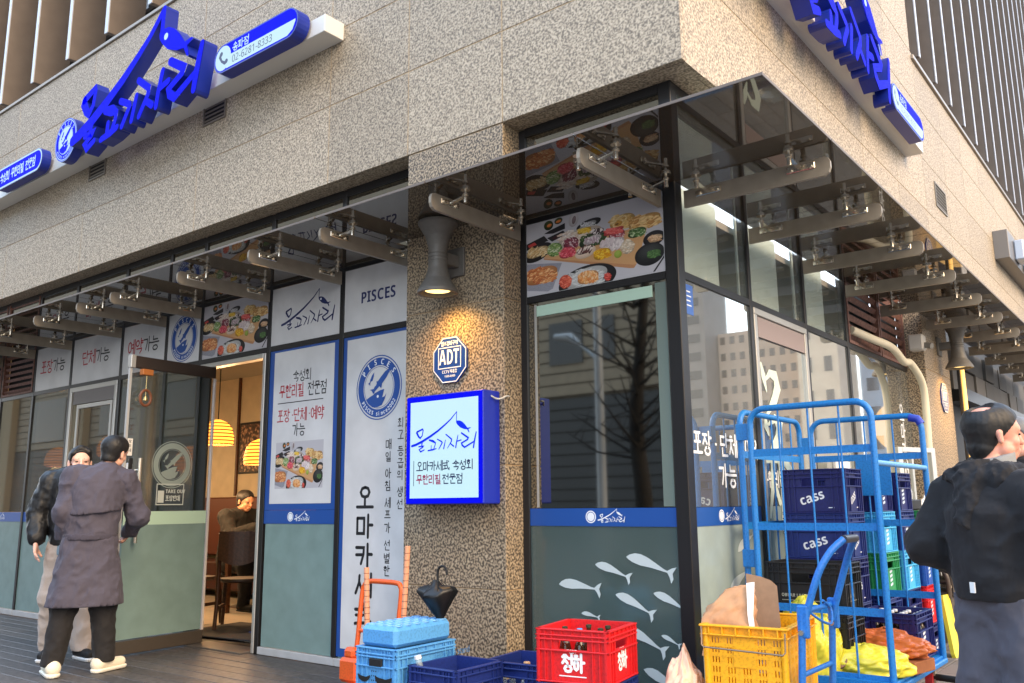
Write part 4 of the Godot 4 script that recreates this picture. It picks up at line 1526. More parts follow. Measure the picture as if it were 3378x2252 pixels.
func side_window_prints() -> void:
	var w := MB.new()
	words(w, side(-4.57, 1.565, GX + .002), "포장·단체·예약", .135, .12, 1.06, .86)
	words(w, side(-4.9, 1.38, GX + .002), "가능", .135, .12, 1.06, .86)
	words(w, side(-5.55, 1.36, GX + .002), "무한리필 전문점", .11, .12, 1.06, .84)
	words(w, side(-9.05, 2.1, GX + .002), "오마카세", .17, .12, 1.1, .9, true)
	part("window_lettering", w, M.white_ink, house)
	# brush-written calligraphy on the side door glass
	var b := MB.new()
	var t := side(-5.62, 1.4, GX + .0025)
	b.stroke(t, [Vector2(.02, .68), Vector2(.05, .6), Vector2(.09, .5)], [.03, .075, .02])
	b.stroke(lift(t, .0003), [Vector2(.07, .57), Vector2(.16, .63), Vector2(.26, .62), Vector2(.29, .54), Vector2(.22, .45), Vector2(.1, .36), Vector2(.04, .3)], [.02, .05, .08, .1, .09, .04, .03])
	b.stroke(lift(t, .0006), [Vector2(.04, .33), Vector2(.04, .26), Vector2(.08, .2)], [.03, .07, .02])
	b.stroke(lift(t, .0009), [Vector2(.08, .27), Vector2(.2, .32), Vector2(.28, .28), Vector2(.24, .18), Vector2(.14, .1)], [.02, .06, .1, .1, .09])
	b.stroke(lift(t, .0012), [Vector2(-.02, .02), Vector2(.12, .06), Vector2(.3, .06), Vector2(.46, -.04)], [.03, .09, .1, .05])
	b.stroke(lift(t, .0015), [Vector2(.12, .06), Vector2(.1, -.12), Vector2(.02, -.34)], [.08, .07, .03])
	b.stroke(lift(t, .0018), [Vector2(.25, .05), Vector2(.27, -.15), Vector2(.26, -.42)], [.1, .08, .09])
	b.stroke(lift(t, .0021), [Vector2(.12, -.12), Vector2(.2, -.25)], [.05, .05])
	part("brush_lettering", b, smat(rgb(206, 220, 205), .4), house)
	var st := thing("window_sticker", "small blue sticker at the top of the side window corner", "sticker")
	part("sheet", slab(GX + .001, 2.25, -4.66, GX + .003, 2.43, -4.56), smat(rgb(50, 96, 176), .4), st)
	var sm := MB.new()
	for k in 4:
		rect(sm, side(-4.575, 2.3 + k * .028, GX + .0035), 0, 0, .06 - .01 * (k % 2), .008)
	part("lettering", sm, M.white_ink, st)

# ---------------------------------------------------------------- signs on the stone
func pill(t: Transform3D, w: float, h: float, depth: float, inset := 0.0) -> PackedVector2Array:
	var pts := PackedVector2Array()
	var r := h / 2 - inset
	for s in 2:
		var cx := w - h / 2 if s == 0 else h / 2
		for k in 13:
			var a := -PI / 2 + PI * k / 12 + (0.0 if s == 0 else PI)
			pts.append(Vector2(cx + cos(a) * r, h / 2 + sin(a) * r))
	return pts

func pill_solid(mb: MB, t: Transform3D, w: float, h: float, depth: float, inset := 0.0) -> void:
	mb.poly(t, pill(t, w, h, depth, inset), depth)

func wall_signs() -> void:
	M.led = glow(rgb(0, 6, 255), 1.0, rgb(0, 0, 60))
	M.led_side = smat(rgb(22, 44, 148), .35)
	M.led_white = glow(rgb(200, 240, 255), .7, rgb(120, 130, 135))
	M.navy_dark = smat(rgb(20, 22, 70), .4)
	var beam := smat(rgb(224, 222, 216), .5)
	sign_row(func(x, y, d): return front(x, y, SZ + d), -12.4, -5.08, -10.95, -9.43, -8.93, -6.4, "front", beam)
	sign_row(func(x, y, d): return side(-x, y - .13, SX + d * .75), 4.4, 9.5, -99.0, 4.95, 5.5, 8.05, "side", beam)

# one lit sign: beam, pill, emblem, letters, telephone pill
func sign_row(at: Callable, x0: float, x1: float, xa: float, xb: float, xc: float, xd: float, which: String, beam: Material) -> void:
	var o := thing("shop_sign", "lit blue fishing rod logo sign on white beam, on the %s wall" % ("shaded stone" if which == "front" else "bright side street"), "sign")
	var y := 4.9
	var b := MB.new()
	b.box(at.call((x0 + x1) / 2, y + .06, .1), Vector3(x1 - x0, .15, .2), .004)
	part("beam", b, beam, o)
	for k in 6:
		var sx := lerpf(x0, x1, (k + .5) / 6.0)
		var s := MB.new()
		s.box(at.call(sx, y + .06, .235), Vector3(.03, .02, .08))
		part("stay", s, M.steel, o)
	if xa > -50:
		lit_pill(o, at.call(xa, y - .02, .33), 1.22, .27, "숙성회 무한리필 전문점")
	# round emblem
	var r := .245
	var e := MB.new()
	var et: Transform3D = at.call(xb + r, 5.06, .33)
	e.poly(et, ring_points(r), .1)
	part("emblem_case", e, M.led_side, o)
	e = MB.new()
	e.disc(lift(et, .001), r * .985, 36)
	part("emblem_face", e, M.led_white, o)
	var bl := MB.new()
	var wh := MB.new()
	emblem(bl, wh, lift(et, .002), r * .97)
	part("emblem_blue", bl, M.led, o)
	part("emblem_white", wh, M.led_white, o)
	# letters
	var l := MB.new()
	var lt: Transform3D = at.call(xc, 4.76, .38)
	var k2 := 1.5
	for s in LOGO:
		var pts := []
		var ws := []
		for i in s[1].size():
			pts.append(Vector2((s[0][i * 2] - 180) / 1755.0 * 2.42, (1345 - s[0][i * 2 + 1]) / 1755.0 * 2.42 * .72))
			ws.append(maxf(s[1][i], 34.0) / 1755.0 * 2.42 * k2)
		l.stroke(lt, pts, ws, false, .13, true)
	part("letter_sides", l, M.led_side, o)
	l = MB.new()
	var ey := MB.new()
	var lay := 0
	for s in LOGO:
		var pts := []
		var ws := []
		for i in s[1].size():
			pts.append(Vector2((s[0][i * 2] - 180) / 1755.0 * 2.42, (1345 - s[0][i * 2 + 1]) / 1755.0 * 2.42 * .72))
			ws.append(maxf(s[1][i], 34.0) / 1755.0 * 2.42 * k2 * .99)
		l.stroke(lift(lt, lay * .0003), pts, ws, false)
		lay += 1
	var f := PackedVector2Array()
	var fs := MB.new()
	for i in range(0, LOGO_FISH.size(), 2):
		var px: float = 1560 + (LOGO_FISH[i] - 1560) * 1.12
		var py: float = 650 + (LOGO_FISH[i + 1] - 650) * 1.2
		f.append(Vector2((px - 180) / 1755.0 * 2.42, (1345 - py) / 1755.0 * 2.42 * .72))
	fs.poly(lift(lt, -.004), f, .126)
	part("fish_sides", fs, M.led_side, o)
	fs = MB.new()
	fs.poly(lift(lt, .005), f)
	part("fish_face", fs, M.led, o)
	ey.disc(lift(lt, .0065) * Transform3D(Basis(), Vector3((1465 - 180) / 1755.0 * 2.42, (1345 - 590) / 1755.0 * 2.42 * .72, 0)), .035, 14)
	part("letter_faces", l, M.led, o)
	part("fish_eye", ey, M.led_white, o)
	# telephone pill
	var pt: Transform3D = at.call(xd, 4.86, .34)
	var pc := MB.new()
	pill_solid(pc, pt, 1.16, .265, .12)
	part("telephone_case", pc, M.led_side, o)
	pc = MB.new()
	pc.poly(lift(pt, .001), pill(pt, 1.16, .265, 0, .012))
	part("telephone_face", pc, M.led, o)
	pc = MB.new()
	pc.disc(lift(pt, .0022) * Transform3D(Basis(), Vector3(.138, .1325, 0)), .115, 24)
	pc.poly(lift(pt, .002), PackedVector2Array([Vector2(.19, .022), Vector2(1.03, .022), Vector2(1.095, .055), Vector2(1.13, .12), Vector2(1.13, .138), Vector2(.19, .138)]))
	part("telephone_white", pc, M.led_white, o)
	pc = MB.new()
	latin(pc, lift(pt, .0026) * Transform3D(Basis(), Vector3(.275, .048, 0)), "02-6281-8333", .066, false)
	pc.stroke(lift(pt, .0028), [Vector2(.11, .18), Vector2(.092, .155), Vector2(.12, .11), Vector2(.165, .08), Vector2(.19, .092)], [.045, .03, .022, .03, .045])
	part("telephone_number", pc, M.navy_dark, o)
	pc = MB.new()
	words(pc, lift(pt, .0026) * Transform3D(Basis(), Vector3(.275, .23, 0)), "송파점", .08, .13, 1.05, .95)
	part("branch_name", pc, M.led_white, o)

func ring_points(r: float) -> PackedVector2Array:
	var p := PackedVector2Array()
	for k in 40:
		p.append(Vector2(cos(TAU * k / 40), sin(TAU * k / 40)) * r)
	return p

func lit_pill(o: Node3D, t: Transform3D, w: float, h: float, text: String) -> void:
	var c := MB.new()
	pill_solid(c, t, w, h, .1)
	part("pill_case", c, M.led_side, o)
	c = MB.new()
	c.poly(lift(t, .001), pill(t, w, h, 0, .006))
	part("pill_rim", c, M.led_white, o)
	c = MB.new()
	c.poly(lift(t, .002), pill(t, w, h, 0, .026))
	part("pill_face", c, M.led, o)
	var x := .14
	for w_ in text.split(" "):
		c = MB.new()
		x += words(c, lift(t, .003) * Transform3D(Basis(), Vector3(x, .195, 0)), w_, .12, .13, 1.03, .68) + .04
		part("pill_lettering", c, M.led_white, o)

# ---------------------------------------------------------------- things on the pillar
func wall_lamp(t: Transform3D, label: String, light := true) -> void:
	var o := thing("wall_lamp", label, "lamp", Vector3.ZERO, 0, "grey hourglass wall lamps on the pillars")
	var grey := tri_mat(tex.soft, 3.0, .5, false, rgb(106, 102, 96), .1)
	var b := MB.new()
	var c := t * Transform3D(Basis(), Vector3(0, 0, .19))
	b.lathe(c, [Vector2(.115, .0), Vector2(.135, .0), Vector2(.135, .02), Vector2(.12, .045), Vector2(.085, .1), Vector2(.066, .17), Vector2(.062, .22), Vector2(.066, .222), Vector2(.066, .232), Vector2(.061, .234), Vector2(.061, .244), Vector2(.066, .246), Vector2(.066, .256), Vector2(.061, .258), Vector2(.061, .268), Vector2(.066, .27), Vector2(.066, .28), Vector2(.062, .282), Vector2(.066, .32), Vector2(.085, .39), Vector2(.12, .45), Vector2(.135, .475), Vector2(.135, .49), Vector2(0, .49)], 28)
	b.lathe(c, [Vector2(0, .05), Vector2(.1, .05), Vector2(.115, .0)], 24)
	part("lamp_body", b, grey, o)
	var a := MB.new()
	a.box(t * Transform3D(Basis(), Vector3(0, .25, .01)), Vector3(.16, .2, .02), .003)
	a.box(t * Transform3D(Basis(), Vector3(0, .25, .075)), Vector3(.07, .08, .12), .003)
	part("bracket", a, grey, o)
	var g := MB.new()
	g.disc(c * Transform3D(Basis(Vector3.RIGHT, PI / 2), Vector3(0, .022, 0)), .085, 24)
	part("lamp_lens", g, glow(rgb(255, 214, 130), 3.0, rgb(255, 230, 180)), o)
	if light:
		var l := SpotLight3D.new()
		l.name = "lamp_light"
		l.light_color = rgb(255, 190, 92)
		l.light_energy = .55
		l.spot_range = 6.0
		l.spot_attenuation = 2.0
		l.spot_angle = 74.0
		l.spot_angle_attenuation = 1.0
		l.light_size = .06
		l.shadow_enabled = true
		o.add_child(l)
		l.global_transform = Transform3D(Basis(Vector3.RIGHT, -PI / 2), c * Vector3(0, .012, 0))

func alarm_sign(t: Transform3D, label: String) -> void:
	var o := thing("alarm_sign", label, "sign", Vector3.ZERO, 0, "blue octagonal alarm signs on the pillars")
	var w := .15
	var h := .155
	var oct := func(s: float) -> PackedVector2Array:
		var p := PackedVector2Array()
		for q in [[-.42, -1.0], [.42, -1.0], [1.0, -.42], [1.0, .42], [.42, 1.0], [-.42, 1.0], [-1.0, .42], [-1.0, -.42]]:
			p.append(Vector2(q[0] * w * s, q[1] * h * s))
		return p
	var m := MB.new()
	m.poly(t, oct.call(1.0), .015)
	part("plate", m, smat(rgb(20, 62, 140), .35), o)
	m = MB.new()
	var op: PackedVector2Array = oct.call(.965)
	var pp := []
	for p in op:
		pp.append(p)
	m.stroke(lift(t, .001), pp, .007, true)
	var bx := [Vector2(-.1, -.055), Vector2(.1, -.055), Vector2(.1, .085), Vector2(-.1, .085)]
	m.stroke(lift(t, .001), bx, .006, true)
	part("border", m, M.white_ink, o)
	m = MB.new()
	latin(m, lift(t, .0012) * Transform3D(Basis().scaled(Vector3(.86, 1.25, 1)), Vector3(-.094, -.03, 0)), "ADT", .08)
	words(m, lift(t, .0012) * Transform3D(Basis(), Vector3(-.078, .128, 0)), "캡스경비구역", .03, .14, 1.0, .86)
	latin(m, lift(t, .0012) * Transform3D(Basis(), Vector3(-.066, -.09, 0)), "CCTV", .02)
	words(m, lift(t, .0012) * Transform3D(Basis(), Vector3(.006, -.067, 0)), "작동중", .024, .14, 1.0, .86)
	latin(m, lift(t, .0012) * Transform3D(Basis(), Vector3(-.045, -.118, 0)), "1588-6400", .015)
	part("lettering", m, M.white_ink, o)

func pillar_things() -> void:
	wall_lamp(front(-3.84, 2.53, SZ), "grey hourglass wall lamp glowing above the alarm sign on the front pillar")
	alarm_sign(front(-3.89, 2.115, SZ + .016), "blue octagonal alarm sign under the lamp on the front pillar")
	# lit box sign
	var o := thing("light_box_sign", "lit white box sign with blue frame and fishing rod logo on the pillar", "sign")
	part("box_case", slab(-4.14, 1.16, SZ + .001, -3.47, 1.865, -4.125, .006), smat(rgb(16, 40, 170), .35), o)
	var t := front(-4.14, 1.16, -4.124)
	var b := MB.new()
	for r in [[.006, .006, .664, .04], [.006, .665, .664, .699], [.006, .04, .04, .665], [.63, .04, .664, .665]]:
		rect(b, t, r[0], r[1], r[2], r[3])
	part("frame_face", b, glow(rgb(0, 8, 255), .9, rgb(0, 0, 60)), o)
	b = MB.new()
	rect(b, lift(t, .0005), .04, .04, .63, .665)
	part("lit_face", b, glow(rgb(200, 244, 255), .72, rgb(120, 130, 135)), o)
	b = MB.new()
	logo(b, lift(t, .0015) * Transform3D(Basis(), Vector3(.052, .335, 0)), .57)
	part("logo", b, glow(rgb(10, 40, 230), .3, rgb(10, 40, 200)), o)
	b = MB.new()
	words(b, lift(t, .0015) * Transform3D(Basis(), Vector3(.1, .275, 0)), "오마카세式 숙성회", .062, .115, 1.05, .9)
	words(b, lift(t, .0015) * Transform3D(Basis(), Vector3(.33, .19, 0)), "전문점", .062, .115, 1.05, .9)
	b.stroke(lift(t, .0015), [Vector2(.075, .28), Vector2(.075, .12)], .005)
	part("lettering", b, smat(rgb(30, 40, 80), .5), o)
	b = MB.new()
	words(b, lift(t, .0015) * Transform3D(Basis(), Vector3(.1, .19, 0)), "무한리필", .062, .115, 1.05, .85)
	part("red_lettering", b, smat(rgb(150, 44, 84), .5), o)
	var c := MB.new()
	var pts := []
	for k in 12:
		var f := k / 11.0
		pts.append(Vector3(-3.47 + f * .06, 1.83 - sin(f * PI) * .02, -4.2 - f * .08))
	pts.append(Vector3(-3.41, 1.83, SZ - .02))
	c.tube(pts, .006, 6)
	one("sign_cable", c, smat(rgb(190, 188, 180), .6), "thin white cable running from the lit box sign round the pillar", "cable")

func side_wall_things() -> void:
	wall_lamp(side(-10.1, 2.53, SX), "grey hourglass wall lamp on the side street pillar beside the glowing bar")
	alarm_sign(side(-10.12, 2.23, SX + .016), "blue octagonal alarm sign on the side street pillar")
	# glowing vertical bar light
	var o := thing("bar_light", "tall glowing yellow bar light behind the side street pillar", "light", Vector3(-2.0, 0, -10.72))
	part("housing", slab(-.03, 1.45, -.02, -.0, 2.66, .12, .004), M.black, o)
	part("tube_cover", slab(.0, 1.46, .0, .03, 2.65, .09, .01), glow(rgb(255, 190, 90), 1.3, rgb(255, 220, 150)), o)
	var al := OmniLight3D.new()
	al.name = "bar_glow"
	al.light_color = rgb(255, 196, 110)
	al.light_energy = .04
	al.light_size = .3
	al.shadow_enabled = true
	al.position = Vector3(.12, 2.0, .04)
	o.add_child(al)
	# drain hose
	var p := MB.new()
	p.tube(smooth([Vector3(-2.26, 2.62, -7.66), Vector3(-2.17, 2.57, -7.95), Vector3(-2.13, 2.55, -8.4), Vector3(-2.12, 2.46, -8.75), Vector3(-2.12, 2.47, -9.0), Vector3(-2.1, 2.3, -9.3), Vector3(-2.1, 2.0, -9.34), Vector3(-2.1, 1.5, -9.3), Vector3(-2.1, .6, -9.3), Vector3(-2.1, .05, -9.3)], 5), .036, 12)
	one("drain_hose", p, smat(rgb(212, 204, 180), .6), "thick cream hose bending from the louvre down beside the pillar", "hose")
	var cc := thing("security_camera", "small white security camera box beside the side street louvre", "camera", Vector3(-2.1, 2.62, -9.2))
	part("camera_body", slab(-.06, 0, -.07, .08, .16, .07, .015), smat(rgb(190, 188, 182), .5), cc)
	var cl := MB.new()
	cl.tube([Vector3(.08, .05, .0), Vector3(.15, .03, .03)], .03, 12)
	part("camera_lens", cl, smat(rgb(120, 118, 112), .3), cc)
	# second, grey sign further along
	var s2 := thing("grey_box_sign", "long grey box sign further along the bright side street wall", "sign", Vector3(SX, 4.95, -14.5))
	part("sign_case", slab(.0, -.22, -3.4, .2, .22, 0, .005), smat(rgb(120, 116, 112), .4, .4), s2)
	for k in 4:
		part("sign_letter", slab(.2, -.16, -.9 - k * .75, .34, .16, -.5 - k * .75, .02), smat(rgb(190, 200, 214), .3, .3), s2)
	# neighbour beyond the pillar: tiled wall over a dark shopfront
	var nb := thing("neighbour_shopfront", "grey tiled shopfront with black lower edge beyond the side street pillar", "shopfront", Vector3(0, 0, 0))
	part("dark_front", slab(-2.4, 0, -36.0, -2.3, 3.69, -10.56), smat(rgb(28, 27, 26), .5), nb)
	part("black_edge", slab(-2.3, 2.3, -22.0, -2.06, 2.44, -11.2), smat(rgb(20, 20, 20), .3), nb)
	var tk := []
	for k in 4:
		tk.append(smat([rgb(86, 81, 74), rgb(77, 73, 67), rgb(95, 89, 81), rgb(70, 67, 62)][k], .6, .1))
	for i in 18:
		for j in 2:
			var zz := -11.25 - i * .6
			part("wall_tile", slab(-2.3, 2.45 + j * .29, zz - .58, -2.2 + rng.randf_range(0, .06), 2.73 + j * .29, zz, .004), tk[rng.randi() % 4], nb)
	part("white_notice", slab(-2.05, 2.0, -11.9, -2.04, 2.24, -11.6), smat(rgb(225, 225, 225), .5), nb)

func smooth(pts: Array, n := 4) -> Array:
	var c := Curve3D.new()
	for i in pts.size():
		var a: Vector3 = pts[maxi(i - 1, 0)]
		var b: Vector3 = pts[mini(i + 1, pts.size() - 1)]
		var d := (b - a) / 6.0
		c.add_point(pts[i], -d, d)
	var out := []
	for i in pts.size() - 1:
		for k in n:
			out.append(c.sample(i, float(k) / n))
	out.append(pts[pts.size() - 1])
	return out

# ---------------------------------------------------------------- what stands across the streets and shows in the glass
func street_behind() -> void:
	# dark clad building opposite the front
	var o := thing("opposite_building", "long brown clad building across the street with dark windows", "building", Vector3(-34, 0, 14))
	part("wall", slab(-34, 0, .05, 30, 16, 8), tri_mat(tex.soft, .2, .8, true, rgb(98, 88, 76)), o)
	part("lower_storey", slab(-34, 0, .0, 30, 4.5, .05), smat(rgb(40, 42, 44), .5), o)
	var cl := tri_mat(tex.soft, .3, .7, true, rgb(156, 141, 120))
	for k in 30:
		part("cladding_board", slab(-34, 4.6 + k * .38, -.05, 30, 4.93 + k * .38, .05), cl, o)
	for k in 12:
		part("lower_board", slab(-34, .2 + k * .36, -.06, 30, .5 + k * .36, -.002), smat(rgb(58, 60, 62), .5), o)
	for r in [[17.6, 5.6, 18.9, 7.0], [19.5, 5.6, 20.1, 7.0], [22.5, 5.6, 23.8, 7.0], [10, 5.4, 12, 7.2], [3, 5.4, 5, 7.2], [-6, 5.4, -3, 7.2], [-12, 5.0, -9, 7.4], [-20, 5.0, -16, 7.4]]:
		part("window", slab(r[0], r[1], -.1, r[2], r[3], -.051), smat(rgb(44, 50, 58), .1), o)
	for r in [[-30, 0, -22, 9.0], [-14.5, 0, -13, 8.0], [-7.5, 0, -6.6, 8.0]]:
		part("bay", slab(r[0], r[1] + .1, -.5, r[2], r[3], -.12), smat(rgb(150, 130, 98), .7), o)
	# street lamp and bare tree
	var lp := thing("street_lamp", "grey street lamp standing across the street", "street lamp", Vector3(-8.35, 0, 4.2))
	var m := MB.new()
	m.tube([Vector3(0, 0, 0), Vector3(0, 4.4, 0), Vector3(0, 7, 0)], [.09, .075, .06], 12)
	part("post", m, smat(rgb(180, 184, 190), .4, .3), lp)
	m = MB.new()
	m.tube([Vector3(0, 3.7, 0), Vector3(-.45, 4.1, 0)], .035, 8)
	m.tube([Vector3(-.4, 4.06, 0), Vector3(-.6, 4.2, 0), Vector3(-.95, 4.25, 0)], [.05, .1, .06], 10)
	part("lamp_arm", m, smat(rgb(190, 194, 198), .4, .3), lp)
	var tr := thing("bare_tree", "bare street tree standing across the street", "tree", Vector3(-7.45, 0, 4.0))
	var bark := tri_mat(tex.bump, 2.0, .9, false, rgb(66, 58, 50))
	m = MB.new()
	m.tube(smooth([Vector3(0, 0, 0), Vector3(.05, 1.2, 0), Vector3(-.08, 2.4, .05), Vector3(.06, 3.6, 0), Vector3(.2, 5.2, .1)], 3), [.16, .155, .15, .145, .14, .135, .13, .12, .11, .1, .09, .08, .07], 10)
	part("trunk", m, bark, tr)
	m = MB.new()
	for k in 46:
		var y := 1.8 + rng.randf() * 3.2
		var a := rng.randf() * TAU
		var l := rng.randf_range(.5, 1.5)
		var p0 := Vector3(0, y, 0)
		var d := Vector3(cos(a), rng.randf_range(.2, .9), sin(a)).normalized()
		var p1 := p0 + d * l * .5 + Vector3(rng.randf_range(-.1, .1), 0, 0)
		var p2 := p1 + (d + Vector3(rng.randf_range(-.4, .4), .3, rng.randf_range(-.4, .4))).normalized() * l * .6
		m.tube([p0, p1, p2], [.03, .018, .006], 5, false)
		for q in 3:
			var e := p1.lerp(p2, rng.randf())
			m.tube([e, e + Vector3(rng.randf_range(-.3, .3), rng.randf_range(.05, .4), rng.randf_range(-.3, .3))], [.01, .003], 4, false)
	part("crown", m, bark, tr)
	# blocks across the side street
	block(Vector3(19.9, 0, -60), 6.0, 13.6, rgb(200, 172, 148), 8, 11, "beige apartment block across the side street", .8)
	block(Vector3(14.9, 0, -58), 2.7, 13.5, rgb(222, 204, 180), 2, 6, "cream office block across the side street", .6)
	block(Vector3(9.3, 0, -62), 8.2, 24, rgb(176, 190, 204), 5, 12, "pale blue glass tower across the side street", .8)
	block(Vector3(30.0, 0, -58), 14.0, 22, rgb(132, 126, 122), 8, 16, "grey banded office block across the side street", .9)
	var og := thing("orange_building", "tall orange clad tower far along the side street", "building", Vector3(-4.0, 0, -46))
	part("wall", slab(-6.5, 0, -6, 3.0, 34, 0), tri_mat(tex.soft, .1, .7, true, rgb(226, 140, 96)), og)
	for k in 7:
		part("window", slab(.35, 2.0 + k * 4.4, .0, 1.6, 4.8 + k * 4.4, .04), smat(rgb(120, 84, 70), .2), og)

func block(at: Vector3, w: float, h: float, c: Color, nx: int, ny: int, label: String, fill := .6) -> void:
	var o := thing("city_block", label, "building", at)
	part("wall", slab(-w / 2, 0, -4, w / 2, h, 0), tri_mat(tex.soft, .1, .8, true, c), o)
	var wm := smat(Color(c.r * .45, c.g * .45, c.b * .48), .12, .1)
	var wmesh := slab(-.5, -.5, -.02, .5, .5, .03).mesh()
	for i in nx:
		for j in ny:
			var cw := w / nx
			var chh := h / ny
			var p := part("window", wmesh, wm, o)
			p.transform = Transform3D(Basis().scaled(Vector3(cw * fill * .62, chh * .45, 1)), Vector3(-w / 2 + cw * (i + .5), chh * (j + .55), 0))

# ---------------------------------------------------------------- crates, carts, bags
# a moulded crate: walls with rim, ribs, corner posts and hand holes; base at y = 0, centred
func crate_mesh(w: float, h: float, d: float, hole := true, floor_only := false) -> ArrayMesh:
	var key := "crate%.2f%.2f%.2f%s" % [w, h, d, hole]
	if tex.has(key):
		return tex[key]
	var m := MB.new()
	var t := .012
	m.bx(-w / 2 + t, .0, -d / 2 + t, w / 2 - t, .012, d / 2 - t)
	for s in 4:
		var rot := Basis(Vector3.UP, s * PI / 2)
		var L := w if s % 2 == 0 else d
		var D := (d if s % 2 == 0 else w) / 2
		var T := Transform3D(rot, Vector3.ZERO)
		var hx := minf(.075, L * .2)
		var y0 := h * .62
		var y1 := h * .78
		if hole:
			for q in [[-L / 2, 0, L / 2, y0], [-L / 2, y1, L / 2, h], [-L / 2, y0, -hx, y1], [hx, y0, L / 2, y1]]:
				m.box(T * Transform3D(Basis(), Vector3((q[0] + q[2]) / 2, (q[1] + q[3]) / 2, D - t * 1.5)), Vector3(q[2] - q[0] - .001, q[3] - q[1], t))
		else:
			m.box(T * Transform3D(Basis(), Vector3(0, h / 2, D - t * 1.5)), Vector3(L - .001, h, t))
		for yy in [h - .004, h - .03, h * .8, h * .6, .006]:
			m.box(T * Transform3D(Basis(), Vector3(0, yy, D - t * .5)), Vector3(L, .008, t), .002)
		for e in [-1.0, 1.0]:
			for off in [.012, .05, .085]:
				m.box(T * Transform3D(Basis(), Vector3(e * (L / 2 - off), h / 2, D - t * .6)), Vector3(.007, h - .02, t * .75))
		var n := 7
		for k in n:
			m.box(T * Transform3D(Basis(), Vector3(-L / 2 + L * (k + .5) / n, h - .017, D - t * .6)), Vector3(.005, .022, t * .7))
	tex[key] = m.mesh()
	return tex[key]

func plastic(c: Color) -> StandardMaterial3D:
	var m := tri_mat(tex.scuff, 3.0, .42, false, c)
	return m

# writing on the two long faces (and the ends)
func crate(called: String, label: String, at: Vector3, turn: float, size: Vector3, c: Material, mark := "", ink: Material = null, group := "", hole := true) -> Node3D:
	var o := thing(called, label, "crate", at, turn, group)
	part("crate_body", crate_mesh(size.x, size.y, size.z, hole), c, o)
	if mark != "":
		for s in 2:
			var m := MB.new()
			var L := size.x if s == 0 else size.z
			var T := Transform3D(Basis(Vector3.UP, s * PI / 2), Vector3.ZERO) * Transform3D(Basis(), Vector3(0, size.y * .34, (size.z if s == 0 else size.x) / 2 - .0115))
			if mark == "cass":
				var k := .17 if s == 0 else .1
				latin(m, T * Transform3D(Basis(Vector3.BACK, .3).scaled(Vector3(k / .17, 1, 1)), Vector3(-k * .45, -.045, .001)), "cass", .056)
				var dm := MB.new()
				rect(dm, T * Transform3D(Basis(), Vector3(k * .5, -.06, .001)), 0, 0, .035, .006)
				part("dash_mark", dm, ink, o)
			elif mark == "청하":
				words(m, T * Transform3D(Basis(), Vector3(-.055, .05, .001)), "청하", .08, .17, 1.0, .72)
				var sm := MB.new()
				words(sm, T * Transform3D(Basis(), Vector3(-.03, .07, .001)), "맑은청주", .017, .14, 1.0, .8)
				part("small_lettering", sm, ink, o)
				if s == 0:
					sm = MB.new()
					rect(sm, T * Transform3D(Basis(), Vector3(-.07, -.052, .001)), 0, 0, .14, .005)
					part("small_lettering", sm, ink, o)
			elif mark == "blocks":
				for k in 4:
					m.stroke(T, [Vector2(-.02, .05 - k * .028), Vector2(.02, .058 - k * .028)], .017)
			else:
				latin(m, T * Transform3D(Basis(), Vector3(-size.x * .3, .0, .001)), mark, .018)
				var ul := MB.new()
				rect(ul, T * Transform3D(Basis(), Vector3(-size.x * .3, -.02, .001)), 0, 0, size.x * .6, .003)
				part("underline", ul, ink, o)
			part("lettering", m, ink if ink else M.white_ink, o)
	return o

